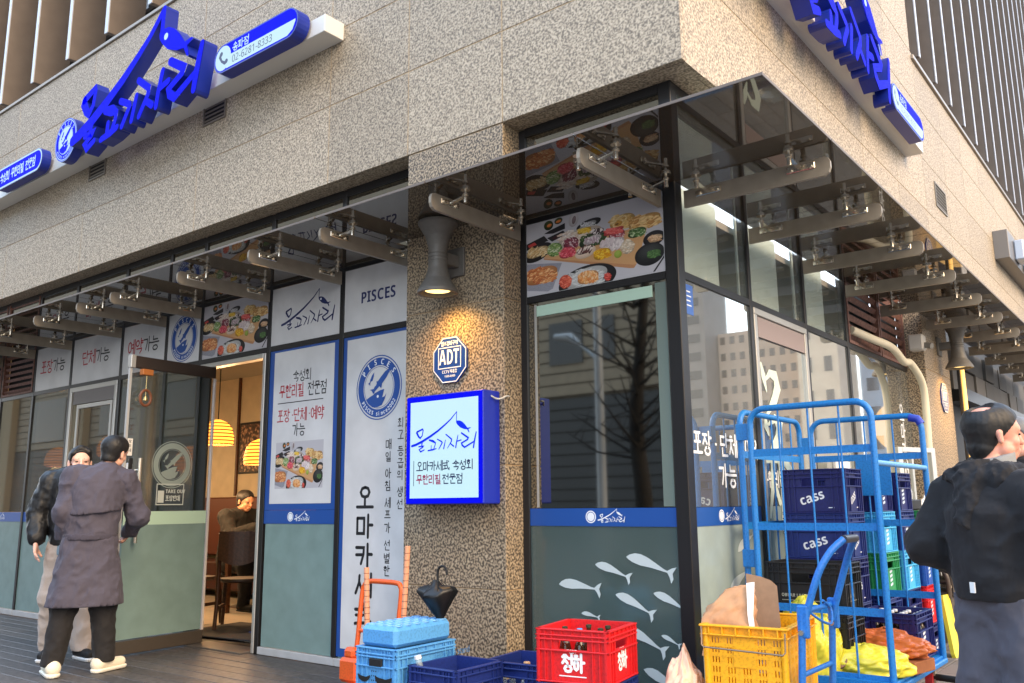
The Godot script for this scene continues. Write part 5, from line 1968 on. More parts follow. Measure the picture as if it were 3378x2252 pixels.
func crates_and_carts() -> void:
	var navy := plastic(rgb(26, 44, 112))
	var deep := plastic(rgb(24, 30, 96))
	var sky := plastic(rgb(70, 172, 220))
	var green := plastic(rgb(40, 138, 82))
	var mid := plastic(rgb(36, 84, 168))
	var red := plastic(rgb(206, 28, 34))
	var blackp := plastic(rgb(30, 30, 30))
	var box := plastic(rgb(84, 152, 210))
	roll_cage()
	# --- in the roll cage
	var cs := Vector3(.4, .268, .33)
	var names_ := ["navy beer crate on top of the stack inside the blue roll cage", "navy beer crate second from the top inside the blue roll cage", "navy crate under the two lettered beer crates in the roll cage", "lowest navy crate of the stack inside the blue roll cage"]
	for k in 4:
		crate("beer_crate", names_[k], Vector3(-1.895, 1.083 - k * .2685 + (0.0 if k < 3 else .0), -5.545), 0, cs, deep if k != 1 else navy, "cass", M.white_ink, "beer crates in the roll cage")
	crate("black_crate", "black open crate with faint white lettering in the roll cage", Vector3(-1.87, .52, -5.21), 0, Vector3(.46, .29, .31), blackp, "OBEAR LAGER", smat(rgb(170, 168, 150), .5), "black crates in the roll cage")
	crate("black_crate", "lower black crate under the lettered black crate in the roll cage", Vector3(-1.87, .23, -5.21), 0, Vector3(.46, .288, .31), blackp, "", null, "black crates in the roll cage")
	crate("bottle_crate", "navy crate full of capped bottles at the open end of the roll cage", Vector3(-1.6, .225, -5.83), 0, Vector3(.34, .27, .4), deep, "blocks", M.white_ink)
	var brown := smat(rgb(34, 22, 14), .12)
	var cap := smat(rgb(226, 228, 232), .35, .3)
	for i in 4:
		for j in 5:
			bottle(brown, "brown bottle with white cap standing in the full navy crate", Vector3(-1.6 - .12 + i * .08, .238, -5.83 - .15 + j * .075), "capped bottles in the full navy crate", cap, .245)
	# --- rows behind the roll cage: from the window outwards
	var cols := [deep, sky, green, sky, navy]
	var cn := ["navy", "light blue", "green", "light blue", "navy"]
	stack(Vector3(-1.94, 0, -6.34), [navy, navy, green, sky, deep], ["navy", "navy", "green", "light blue", "navy"], "in the stack next to the roll cage", "stacked drink crates behind the roll cage")
	stack(Vector3(-1.92, 0, -6.76), [red, deep, sky, navy, deep], ["red", "navy", "light blue", "navy", "dark navy"], "in the middle stack behind the roll cage", "stacked drink crates behind the roll cage")
	stack(Vector3(-1.9, 0, -7.18), [deep, red, mid, green], ["navy", "red", "blue", "green"], "in the farthest stack behind the roll cage", "stacked drink crates behind the roll cage")
	# --- in front of the pillar and the corner window
	crate("wine_crate", "bright red crate with white 청하 lettering on a navy crate", Vector3(-2.47, .325, -3.72), 10, Vector3(.38, .245, .38), red, "청하", M.white_ink)
	crate("navy_crate", "navy crate under the bright red crate", Vector3(-2.47, .0, -3.72), 10, Vector3(.38, .323, .38), navy, "", null, "navy crates before the pillar")
	crate("navy_crate", "open navy crate beside the light blue umbrella box", Vector3(-3.05, .0, -3.41), 1, Vector3(.32, .38, .37), navy, "", null, "navy crates before the pillar")
	crate("navy_crate", "open navy crate with clear bottles between the umbrella box and red crate", Vector3(-2.95, .0, -3.885), 6, Vector3(.36, .35, .38), navy, "", null, "navy crates before the pillar")
	var clear := pane(rgb(190, 205, 205), .3)
	bottle(clear, "clear empty bottle leaning in the navy crate by the umbrella box", Vector3(-3.12, .13, -3.3), "", cap, .3).rotation = Vector3(.1, 0, .22)
	for p in [[-3.05, -3.78], [-2.97, -3.76], [-2.9, -3.9], [-3.02, -3.95]]:
		bottle(clear, "clear bottle standing in the navy crate before the pillar", Vector3(p[0], .013, p[1]), "clear bottles in the navy crate", smat(rgb(200, 160, 120), .4), .3)
	for p in [[-2.56, -3.66, 0], [-2.46, -3.64, 1], [-2.38, -3.7, 0], [-2.4, -3.8, 0], [-2.5, -3.78, 0]]:
		bottle(pane(rgb(20, 40, 24), .7), "dark green bottle standing in the red crate", Vector3(p[0], .338, p[1]), "bottles in the red crate", smat(rgb(90, 150, 210), .4) if p[2] == 1 else smat(rgb(40, 50, 34), .4), .225)
	umbrella_box(box)
	yellow_basket()
	hand_truck()
	orange_truck()
	odds_and_ends()

func stack(at: Vector3, mats: Array, cols: Array, where: String, group: String) -> void:
	var order := ["lowest", "second from the ground", "third from the ground", "fourth from the ground", "topmost"]
	for k in mats.size():
		var nm: String = order[k] if k < mats.size() - 1 else "topmost"
		crate("drink_crate", "%s crate, %s, %s" % [cols[k], nm, where], at + Vector3(rng.randf_range(-.006, .006), k * .2705, rng.randf_range(-.006, .006)), rng.randf_range(-1.5, 1.5), Vector3(.42, .27, .36), mats[k], "blocks", smat(rgb(190, 205, 220), .5), group)

func roll_cage() -> void:
	var o := thing("roll_cage", "blue steel roll cage trolley loaded with crates beside the side window", "trolley", Vector3(-1.75, 0, -5.51))
	var blue := plastic(rgb(24, 118, 196))
	var x0 := -.35
	var x1 := .35
	var z0 := .54      # near end
	var z1 := -.55
	# platform
	var p := MB.new()
	p.bx(x0 - .02, .17, z1 - .02, x1 + .02, .2, z0 + .02, .006)
	p.bx(x0 - .03, .16, z0 + .005, x1 + .03, .225, z0 + .035)
	part("platform", p, blue, o)
	part("platform_sheet", slab(x0, .2, z1, x1, .215, z0, .003), blue, o)
	# panels: near end, window side, far end
	cage_panel(o, Vector3(x0, .2, z0), Vector3(x1, .2, z0), 1.5, blue)
	cage_panel(o, Vector3(x0 - .09, .2, z0 - .06), Vector3(x0 - .09, .2, z1 + .03), 1.5, blue)
	cage_panel(o, Vector3(x0 - .02, .2, z1), Vector3(x1, .2, z1), 1.5, blue)
	# hinge plates between the near end and the window side
	for y in [.78, 1.52]:
		part("hinge_plate", slab(x0 - .1, y, z0 - .045, x0 + .0, y + .1, z0 - .015, .003), blue, o)
		part("hinge_plate", slab(x0 - .1, y - .03, z1 + .01, x0 - .02, y + .07, z1 + .04, .003), blue, o)
	# solid sheet in the far panel, cross bar of the open end
	part("name_plate", slab(-.08, 1.19, z1 + .004, .14, 1.42, z1 + .012), blue, o)
	var b := MB.new()
	b.tube([Vector3(x1, 1.36, z0), Vector3(x1, 1.36, z1)], .016, 10)
	part("cross_bar", b, plastic(rgb(96, 160, 222)), o)
	var tp := MB.new()
	tp.tube([Vector3(x1 - .07, 1.688, z1), Vector3(x1 - .02, 1.675, z1), Vector3(x1, 1.64, z1)], .026, 10)
	part("tape", tp, smat(rgb(34, 56, 170), .4), o)
	for sx in [x0 + .06, x1 - .06]:
		for sz in [z0 - .1, z1 + .1]:
			var wm := MB.new()
			wm.tube([Vector3(sx - .02, .065, sz), Vector3(sx + .02, .065, sz)], .064, 18)
			var wh := part("wheel", wm, smat(rgb(150, 30, 40), .5), o)
			part("fork", slab(sx - .03, .06, sz - .02, sx + .03, .169, sz + .02), M.steel, wh)
	var pd := MB.new()
	pd.tube([Vector3(x1 - .05, .1, z1 + .1), Vector3(x1 + .16, .1, z1 + .14)], .02, 10)
	part("brake_pedal", pd, M.black, o)

func cage_panel(o: Node3D, a: Vector3, b: Vector3, h: float, m: Material) -> void:
	var u := (b - a).normalized()
	var L := (b - a).length()
	var r := .09
	var path := [a]
	path.append(a + Vector3.UP * (h - r))
	for k in range(1, 6):
		var an := PI / 2 * k / 6
		path.append(a + Vector3.UP * (h - r + sin(an) * r) + u * (r - cos(an) * r))
	path.append(a + Vector3.UP * h + u * r)
	path.append(a + Vector3.UP * h + u * (L - r))
	for k in range(1, 6):
		var an := PI / 2 * k / 6
		path.append(a + Vector3.UP * (h - r + cos(an) * r) + u * (L - r + sin(an) * r))
	path.append(b + Vector3.UP * (h - r))
	path.append(b)
	var t := MB.new()
	t.tube(path, .0185, 12)
	var f := part("frame_tube", t, m, o)
	for y in [1.24, .815, .37, .03]:
		var s := MB.new()
		s.bar(a + Vector3.UP * y + u * .018, b + Vector3.UP * y - u * .018, .006, .042, Vector3.UP)
		part("flat_bar", s, m, f)
	var n := 3 if L < .8 else 5
	for k in n:
		var q := a + u * (L * (k + 1) / (n + 1))
		var s := MB.new()
		s.tube([q + Vector3.UP * .03, q + Vector3.UP * h], .0058, 8)
		part("rod", s, m, f)

func umbrella_box(m: Material) -> void:
	var o := thing("umbrella_stand_box", "light blue folding crate with bird cut-outs used as umbrella stand", "crate", Vector3(-3.39, 0, -3.4), 2)
	part("crate_body", crate_mesh(.29, .225, .46, false), m, o)
	var up := part("upper_body", crate_mesh(.29, .225, .46, false), m, o)
	up.position.y = .226
	# hand hole and bird cut-outs on the near end, faint lettering on the long side
	var z := .231
	part("hand_hole", slab(-.045, .36, z - .012, .045, .4, z, .004), M.black, o)
	var bird := MB.new()
	for s in [[-.075, .3, .045], [.06, .3, .06]]:
		var p := PackedVector2Array()
		for k in 9:
			var an := PI + PI * k / 8
			p.append(Vector2(cos(an) * s[2], sin(an) * s[2] * .8))
		p.append(Vector2(s[2] * .3, -.012))
		p.append(Vector2(-s[2] * .5, -.008))
		bird.poly(front(s[0], s[1] + .02, z + .0005), p)
	for k in 9:
		bird.disc(front(-.02 + (k % 3) * .014, .34 - (k / 3) * .022, z + .0005), .004, 6)
	part("bird_cutout", bird, M.black, o)
	var tx := MB.new()
	latin(tx, Transform3D(Basis(Vector3.UP, PI / 2), Vector3(.1455, .37, -.06)), "Umbrella stand", .03, false)
	part("lettering", tx, plastic(rgb(60, 124, 186)), o)
	# upturned tray on top with round holes for umbrellas
	var tr := MB.new()
	tr.bx(-.125, .452, -.215, .125, .555, .215, .02)
	var tray := part("umbrella_tray", tr, m, o)
	for i in 4:
		for j in 6:
			var r := MB.new()
			r.lathe(Transform3D(Basis(), Vector3(-.09 + i * .06, .555, -.17 + j * .068)), [Vector2(.027, 0), Vector2(.026, .004), Vector2(.021, .004), Vector2(.02, .0005)], 12)
			part("hole_rim", r, plastic(rgb(108, 170, 222)), tray)
	# umbrella standing in the box
	var u := thing("black_umbrella", "half closed black umbrella upside down in the light blue box", "umbrella", Vector3(-3.33, .556, -3.57))
	var h := MB.new()
	var pts := [Vector3(0, .1, 0), Vector3(0, .235, 0)]
	for k in 8:
		var an := PI - PI * 1.1 * k / 7
		pts.append(Vector3(.035 + cos(an) * .035, .24 + sin(an) * .035, 0))
	h.tube(pts, .007, 10)
	part("handle", h, M.black, u)
	var cl := MB.new()
	var fab := smat(rgb(15, 16, 18), .45)
	var n := 16
	var rowsu := {}
	var prof := [[.004, .018], [.06, .05], [.13, .098], [.152, .085], [.175, .03], [.2, .014]]
	for i in prof.size() - 1:
		for k in n:
			var q := []
			for e in [[i, k], [i, k + 1], [i + 1, k + 1], [i + 1, k]]:
				var an: float = TAU * e[1] / n
				var fold: float = 1.0 + (.16 if e[1] % 2 == 0 else -.14) * (1.0 if e[0] < 4 else .4)
				var rr: float = prof[e[0]][1] * fold
				var skew: Vector3 = Vector3(-.025, 0, 0) * (prof[e[0]][0] / .15) + Vector3(.02, 0, 0)
				q.append(Vector3(cos(an) * rr, prof[e[0]][0] + (.02 * sin(an * 2 + 1.0) if e[0] in [2, 3] else 0.0), -sin(an) * rr) + skew)
			rowsu[i] = rowsu.get(i, [])
			rowsu[i].append(q[0])
			if i == prof.size() - 2:
				rowsu[i + 1] = rowsu.get(i + 1, [])
				rowsu[i + 1].append(q[3])
	var rl := []
	for i in prof.size():
		rl.append(rowsu[i])
	cl.skin(rl)
	part("folded_canopy", cl, fab, u)
	for k in 8:
		var an := TAU * k / 8
		var rb := MB.new()
		rb.tube([Vector3(cos(an) * .02, .02, sin(an) * .02), Vector3(cos(an) * .1, .135, sin(an) * .1) + Vector3(-.01, 0, 0), Vector3(cos(an) * .018, .2, sin(an) * .018)], .002, 4)
		part("rib", rb, M.black, u)

func yellow_basket() -> void:
	var o := thing("yellow_basket", "yellow slotted plastic basket holding a brown paper bag", "basket", Vector3(-1.77, .28, -4.17), 7)
	var y := plastic(rgb(240, 172, 20))
	var w := .38
	var d := .56
	var h := .32
	for s in 4:
		var L := w if s % 2 == 0 else d
		var D := (d if s % 2 == 0 else w) / 2
		var T := Transform3D(Basis(Vector3.UP, s * PI / 2), Vector3.ZERO)
		var m := MB.new()
		# solid strips between slot rows
		var rows := 6
		for r in rows + 1:
			m.box(T * Transform3D(Basis(), Vector3(0, .012 + r * (h - .06) / rows, D - .008 - (h - r * .05) * .02)), Vector3(L - .03, .017, .006))
		var cells := int(L / .0155)
		for k in cells + 1:
			var cx := -L / 2 + .02 + k * (L - .04) / cells
			m.box(T * Transform3D(Basis(), Vector3(cx, h / 2 - .02, D - .011)), Vector3(.0085 if k % 5 else .02, h - .05, .0055))
		if s % 2 == 0:
			m.box(T * Transform3D(Basis(), Vector3(0, h * .63, D - .006)), Vector3(.1, .13, .004))
		m.box(T * Transform3D(Basis(), Vector3(0, h - .03, D - .01)), Vector3(L - .01, .035, .008))
		m.box(T * Transform3D(Basis(), Vector3(0, h - .006, D)), Vector3(L + .028, .01, .03), .003)
		m.box(T * Transform3D(Basis(), Vector3(0, h - .045, D)), Vector3(L + .02, .007, .024), .002)
		for k in 6:
			m.box(T * Transform3D(Basis(), Vector3(-L / 2 + L * (k + .5) / 6, h - .026, D + .002)), Vector3(.006, .032, .022))
		part("basket_side", m, y, o)
	for sx in [-1.0, 1.0]:
		for sz in [-1.0, 1.0]:
			var m := MB.new()
			m.tube([Vector3(sx * (w / 2 - .014), 0, sz * (d / 2 - .014)), Vector3(sx * (w / 2 - .01), h, sz * (d / 2 - .01))], .016, 10)
			part("corner", m, y, o)
	part("bottom", slab(-w / 2 + .01, 0, -d / 2 + .01, w / 2 - .01, .01, d / 2 - .01), y, o)
	var hm := MB.new()
	var zz := d / 2 + .016
	hm.tube([Vector3(-.19, h - .02, zz), Vector3(-.19, h - .09, zz + .01), Vector3(-.18, h - .1, zz + .012), Vector3(.18, h - .112, zz + .012), Vector3(.192, h - .1, zz + .01), Vector3(.192, h - .02, zz)], .0042, 8)
	part("wire_handle", hm, smat(rgb(150, 130, 110), .4, .7), o)
	# support under the basket: the platform of the hand truck is built with the truck
	# brown paper bag
	var bag := thing("paper_bag", "crumpled brown paper bag with white strip leaning in the yellow basket", "bag", Vector3(-1.85, .45, -4.02), 18)
	part("bag_body", crumpled([[-.12, 0, .08], [.1, 0, .1], [.12, 0, -.05], [-.1, 0, -.07]], [[-.13, .17, .07], [.1, .19, .08], [.11, .21, -.03], [-.11, .2, -.05]], [[.0, .3, .03], [.09, .31, .04], [.1, .32, .0], [.02, .31, -.02]], .012, 41), tri_mat(tex.soft, 3.0, .8, false, rgb(200, 152, 112)), bag)
	var st := MB.new()
	st.quad(Vector3(.104, .0, .108), Vector3(.128, .0, .098), Vector3(.112, .19, .092), Vector3(.088, .19, .1))
	st.quad(Vector3(.088, .19, .1), Vector3(.112, .19, .092), Vector3(.122, .335, .045), Vector3(.086, .33, .056))
	part("white_strip", st, smat(rgb(236, 236, 238), .5), bag)
	var cb := thing("cardboard_sheet", "torn piece of cardboard standing in the yellow basket", "cardboard", Vector3(-1.76, .42, -4.2), 30)
	var cm := MB.new()
	cm.poly(Transform3D(Basis(Vector3.RIGHT, -.12), Vector3.ZERO), PackedVector2Array([Vector2(-.07, 0), Vector2(.08, 0), Vector2(.075, .33), Vector2(.05, .355), Vector2(.04, .36), Vector2(.0, .375), Vector2(-.07, .39)]), .006)
	part("sheet", cm, tri_mat(tex.soft, 3.0, .85, false, rgb(150, 122, 98)), cb)

# a closed, dented skin through three rings of points (bottom, middle, top)
func crumpled(lo: Array, mid: Array, hi: Array, amp: float, sd: int, fine := 10) -> MB:
	var n := FastNoiseLite.new()
	n.seed = sd
	n.frequency = 9.0
	n.fractal_octaves = 3
	var rings := []
	for ring in [lo, mid, hi]:
		var out := []
		var m: int = ring.size()
		for i in m:
			var a := Vector3(ring[i][0], ring[i][1], ring[i][2])
			var b := Vector3(ring[(i + 1) % m][0], ring[(i + 1) % m][1], ring[(i + 1) % m][2])
			for k in fine:
				out.append(a.lerp(b, float(k) / fine))
		rings.append(out)
	var rows := []
	var cnt: int = rings[0].size()
	for v in 17:
		var f := v / 8.0
		var row := []
		for i in cnt:
			var p: Vector3 = rings[0][i].lerp(rings[1][i], f) if f <= 1.0 else rings[1][i].lerp(rings[2][i], f - 1.0)
			var c := Vector3(0, p.y, 0)
			var d := (p - c).normalized()
			row.append(p + d * absf(n.get_noise_3dv(p)) * amp * 2.6 + Vector3(n.get_noise_3d(p.y * 2, p.x, p.z), n.get_noise_3d(p.z, p.y, p.x * 2) * .5, n.get_noise_3d(p.x, p.z * 2, p.y)) * amp)
		rows.append(row)
	var mb := MB.new()
	mb.skin(rows)
	for e in [0, 16]:
		var c := Vector3.ZERO
		for p in rows[e]:
			c += p
		c /= cnt
		for i in cnt:
			var j := (i + 1) % cnt
			if e == 0:
				mb.tri(c, rows[e][j], rows[e][i])
			else:
				mb.tri(c, rows[e][i], rows[e][j])
	return mb

# a soft plastic bag: a dented dome with folds
func bag_mesh(rx: float, ry: float, rz: float, sd: int, knot := 0.0, folds := .18) -> MB:
	var n := FastNoiseLite.new()
	n.seed = sd
	n.frequency = 1.1
	n.fractal_octaves = 3
	n.fractal_gain = .45
	var cr := FastNoiseLite.new()
	cr.seed = sd + 3
	cr.frequency = 1.6
	cr.fractal_octaves = 2
	var mb := MB.new()
	var U := 64
	var V := 36
	var pos := []
	for v in V + 1:
		var row := []
		var ph := PI * v / V
		for u in U:
			var th := TAU * u / U
			var d := Vector3(sin(ph) * cos(th), -cos(ph), sin(ph) * sin(th))
			var k := 1.0 + folds * n.get_noise_3dv(d * 1.6) + folds * .9 * (minf(absf(cr.get_noise_3dv(d * 1.5 + Vector3(d.y * .8, 0, 0))) * 2.2, .5) - .3)
			var p := Vector3(d.x * rx, d.y * ry, d.z * rz) * k
			if p.y < -ry * .55:
				p.y = -ry * .55 - (p.y + ry * .55) * -.08
			if knot > 0 and d.y > .8:
				p.y += (d.y - .8) * knot * 5.0
				var q := 1.0 - (d.y - .8) * 3.2
				p.x *= maxf(q, .35)
				p.z *= maxf(q, .35)
			row.append(p + Vector3(0, ry * .56, 0))
		pos.append(row)
	mb.skin(pos, true)
	return mb

func hand_truck() -> void:
	var o := thing("hand_truck", "folding blue hand truck standing at the yellow basket", "hand truck", Vector3(-1.5, 0, -4.15))
	var blue := plastic(rgb(36, 112, 196))
	for z in [.2, -.2]:
		var f := MB.new()
		f.tube([Vector3(-.02, .1, z), Vector3(.0, .35, z), Vector3(.02, .66, z)], .0165, 10)
		part("lower_rail", f, blue, o)
		f = MB.new()
		f.tube(smooth([Vector3(.02, .6, z * .95), Vector3(.05, .7, z * .95), Vector3(.1, .84, z * .9), Vector3(.145, .93, z * .7), Vector3(.19, .985, z * .42)], 4), .0165, 10)
		part("upper_rail", f, blue, o)
		f = MB.new()
		f.bx(.0, .56, z - .014, .05, .7, z + .014, .006)
		part("joint_plate", f, blue, o)
		f = MB.new()
		f.tube([Vector3(.02, .585, z - .03), Vector3(.02, .585, z + .03)], .012, 10)
		part("bolt", f, M.steel_bright, o)
	var g := MB.new()
	g.tube([Vector3(.19, .985, -.085), Vector3(.19, .985, .085)], .0185, 12)
	part("grip", g, smat(rgb(60, 60, 64), .35), o)
	for y in [.4, .67]:
		var c := MB.new()
		c.tube([Vector3(.0 if y < .5 else .02, y, -.2), Vector3(.0 if y < .5 else .02, y, .2)], .012, 8)
		part("cross_bar", c, blue, o)
	var lt := MB.new()
	lt.tube(smooth([Vector3(.03, .66, .12), Vector3(.06, .62, .06), Vector3(.06, .6, -.06), Vector3(.04, .66, -.12), Vector3(.03, .7, -.05)], 4), .006, 6)
	part("wire_latch", lt, blue, o)
	part("toe_platform", slab(-.5, .245, -.27, .0, .275, .27, .005), blue, o)
	for sx in [-.42, -.05]:
		for z in [-.22, .22]:
			part("leg", slab(sx - .015, .09, z - .015, sx + .015, .244, z + .015), blue, o)
			var w := MB.new()
			w.tube([Vector3(sx, .055, z - .018), Vector3(sx, .055, z + .018)], .055, 16)
			part("wheel", w, M.black, o)

func orange_truck() -> void:
	var o := thing("orange_hand_truck", "orange hand truck leaning behind the light blue box", "hand truck", Vector3(-4.26, 0, -4.02))
	var m := plastic(rgb(216, 92, 36))
	var f := MB.new()
	f.tube(smooth([Vector3(-.2, .1, .02), Vector3(-.19, .35, .0), Vector3(-.185, .58, -.02), Vector3(-.17, .64, -.025), Vector3(-.13, .668, -.03), Vector3(.0, .672, -.03), Vector3(.13, .668, -.03), Vector3(.165, .65, -.025), Vector3(.178, .6, -.02), Vector3(.165, .35, .0), Vector3(.15, .1, .02)], 4), .016, 10)
	part("frame_tube", f, m, o)
	f = MB.new()
	f.tube([Vector3(-.19, .36, .0), Vector3(.165, .36, .0)], .012, 8)
	part("cross_bar", f, m, o)
	f = MB.new()
	f.bx(-.27, .05, .0, -.1, .2, .1, .02)
	f.bx(-.25, .19, .01, -.15, .26, .08, .02)
	part("wheel_guard", f, m, o)
	part("toe_plate", slab(-.2, .02, .0, .15, .04, .2, .004), m, o)

func odds_and_ends() -> void:
	# two poles wrapped in pink tape with dark wire
	var pink := tri_mat(tex.soft, 5.0, .6, false, rgb(226, 158, 122))
	var dark := smat(rgb(92, 58, 44), .6)
	for p in [[Vector3(-4.11, .0, -3.8), Vector3(-4.145, .78, -3.8), "pink wrapped pole standing behind the orange hand truck handle"], [Vector3(-3.87, .0, -3.82), Vector3(-3.79, .915, -3.8), "taller pink wrapped pole leaning at the pillar edge"]]:
		var o := thing("wrapped_pole", p[2], "pole", p[0])
		var v: Vector3 = p[1] - p[0]
		var m := MB.new()
		m.tube([Vector3.ZERO, v], .0165, 12)
		part("pole", m, pink, o)
		for k in 22:
			var f := (k + 1) / 23.0
			var r := MB.new()
			var pts := []
			for j in 10:
				pts.append(v * f + Vector3(cos(TAU * j / 10) * .0172, 0, sin(TAU * j / 10) * .0172))
			r.tube(pts, .0015, 4, false, true)
			part("wire_turn", r, dark, o)
	# plastic bags
	var yel := smat(rgb(224, 214, 66), .24)
	yel.backlight_enabled = true
	yel.backlight = Color(.3, .3, .08)
	one("plastic_bag", bag_mesh(.19, .24, .1, 5, .03), yel, "upright yellow plastic bag behind the yellow basket in the roll cage", "bag", Vector3(-1.86, .218, -5.03), 0, "yellow plastic bags in the roll cage")
	one("plastic_bag", bag_mesh(.24, .1, .15, 8), yel, "flat yellow plastic bag at the front of the roll cage platform", "bag", Vector3(-1.6, .218, -5.16), 10, "yellow plastic bags in the roll cage")
	var rl := MB.new()
	rl.lathe(Transform3D(Basis(Vector3.RIGHT, PI / 2 - .5), Vector3.ZERO), [Vector2(.02, -.03), Vector2(.045, -.03), Vector2(.045, .03), Vector2(.02, .03), Vector2(.02, -.03)], 20)
	one("tape_roll", rl, smat(rgb(150, 110, 76), .6), "brown tape roll showing through the flat yellow bag", "tape roll", Vector3(-1.69, .29, -5.04))
	var og := smat(rgb(222, 116, 56), .22)
	og.clearcoat_enabled = true
	og.clearcoat = .4
	one("plastic_bag", bag_mesh(.25, .085, .12, 13, 0.0, .25), og, "shiny orange plastic bag on a box before the bottle crate", "bag", Vector3(-1.56, .29, -5.45), -12)
	one("cardboard_box", slab(-.22, 0, -.12, .22, .065, .12, .004), tri_mat(tex.soft, 3.0, .8, false, rgb(176, 108, 62)), "flat brown cardboard box under the orange bag", "box", Vector3(-1.56, .217, -5.44), -12)
	var pk := smat(rgb(236, 190, 160), .4)
	pk.backlight_enabled = true
	pk.backlight = Color(.25, .16, .12)
	one("plastic_bag", bag_mesh(.11, .27, .12, 17, .05, .16), pk, "pale pink plastic bag standing left of the yellow basket", "bag", Vector3(-2.06, .0, -3.92), 0)
	one("plastic_bag", bag_mesh(.2, .24, .22, 19, .06), smat(rgb(228, 228, 226), .45), "white plastic bag on the stacked dark chairs", "bag", Vector3(-1.7, .64, -7.8), 0)
	one("plastic_bag", bag_mesh(.14, .2, .16, 29, .05), smat(rgb(225, 226, 226), .45), "small white plastic bag behind the farthest crates", "bag", Vector3(-1.78, .82, -7.6), 0)
	# stacked dark plastic chairs
	for k in 3:
		plastic_chair(Vector3(-1.73 + k * .015, k * .09, -7.8 - k * .03), ["lowest", "middle", "topmost"][k] + " of the stacked dark brown plastic chairs behind the crates")
	# yellow wet-floor board and leaning aluminium frame
	var yb := thing("yellow_board", "yellow folding floor board leaning behind the roll cage", "board", Vector3(-1.6, 0, -7.46), 80)
	var ym := MB.new()
	ym.poly(Transform3D(Basis(Vector3.RIGHT, -.16), Vector3.ZERO), PackedVector2Array([Vector2(-.09, 0), Vector2(.09, 0), Vector2(.1, .03), Vector2(.06, .42), Vector2(.045, .45), Vector2(-.045, .45), Vector2(-.06, .42), Vector2(-.1, .03)]), .03)
	part("board", ym, smat(rgb(226, 214, 70), .4), yb)
	var al := thing("aluminium_frame", "grey aluminium folding frame leaning beside the cream hose", "frame", Vector3(-2.0, 0, -8.35), 70)
	for x in [-.24, .24]:
		part("upright", slab(x - .03, .3, -.02, x + .03, 1.62, .02, .003), M.silver, al)
		part("rear_upright", slab(x - .015, .3, -.22, x + .015, 1.55, -.19, .003), M.silver, al)
	for y in [.5, .9, 1.58]:
		part("rung", slab(-.21, y, -.02, .21, y + .04, .02), M.silver, al)
	var tub := MB.new()
	tub.lathe(Transform3D(Basis().scaled(Vector3(1, 1, 1.3)), Vector3.ZERO), [Vector2(.15, .0), Vector2(.155, .05), Vector2(.14, .11), Vector2(.1, .16), Vector2(.0, .18)], 24)
	one("plastic_dome", tub, pane(rgb(196, 206, 210), .4), "clear domed plastic cover on the farthest crate stack", "cover", Vector3(-1.93, 1.165, -7.2))
	one("black_tray", slab(-.17, 0, -.2, .17, .08, .2, .01), M.black, "flat black plastic tray on the farthest crate stack", "tray", Vector3(-1.93, 1.084, -7.2))
	one("white_panel", slab(-.012, 0, -.17, .012, .36, .17, .004), smat(rgb(216, 216, 214), .5), "white plastic panel standing behind the middle crate stack", "panel", Vector3(-2.19, 1.1, -6.9), 0)

func plastic_chair(at: Vector3, label: String) -> void:
	var o := thing("plastic_chair", label, "chair", at, 70, "stacked plastic chairs")
	var m := plastic(rgb(84, 74, 66))
	part("seat", slab(-.21, .42, -.2, .21, .45, .2, .01), m, o)
	for sx in [-1.0, 1.0]:
		for sz in [-1.0, 1.0]:
			var l := MB.new()
			l.bar(Vector3(sx * .24, 0, sz * .22), Vector3(sx * .19, .42, sz * .17), .045, .03)
			part("leg", l, m, o)
		var a := MB.new()
		a.tube(smooth([Vector3(sx * .22, .42, .16), Vector3(sx * .25, .6, .16), Vector3(sx * .25, .64, .05), Vector3(sx * .23, .64, -.16)], 4), .018, 8)
		part("armrest", a, m, o)
	var b := MB.new()
	b.box(Transform3D(Basis(Vector3.RIGHT, -.2), Vector3(0, .64, -.23)), Vector3(.4, .4, .02), .008)
	part("backrest", b, m, o)

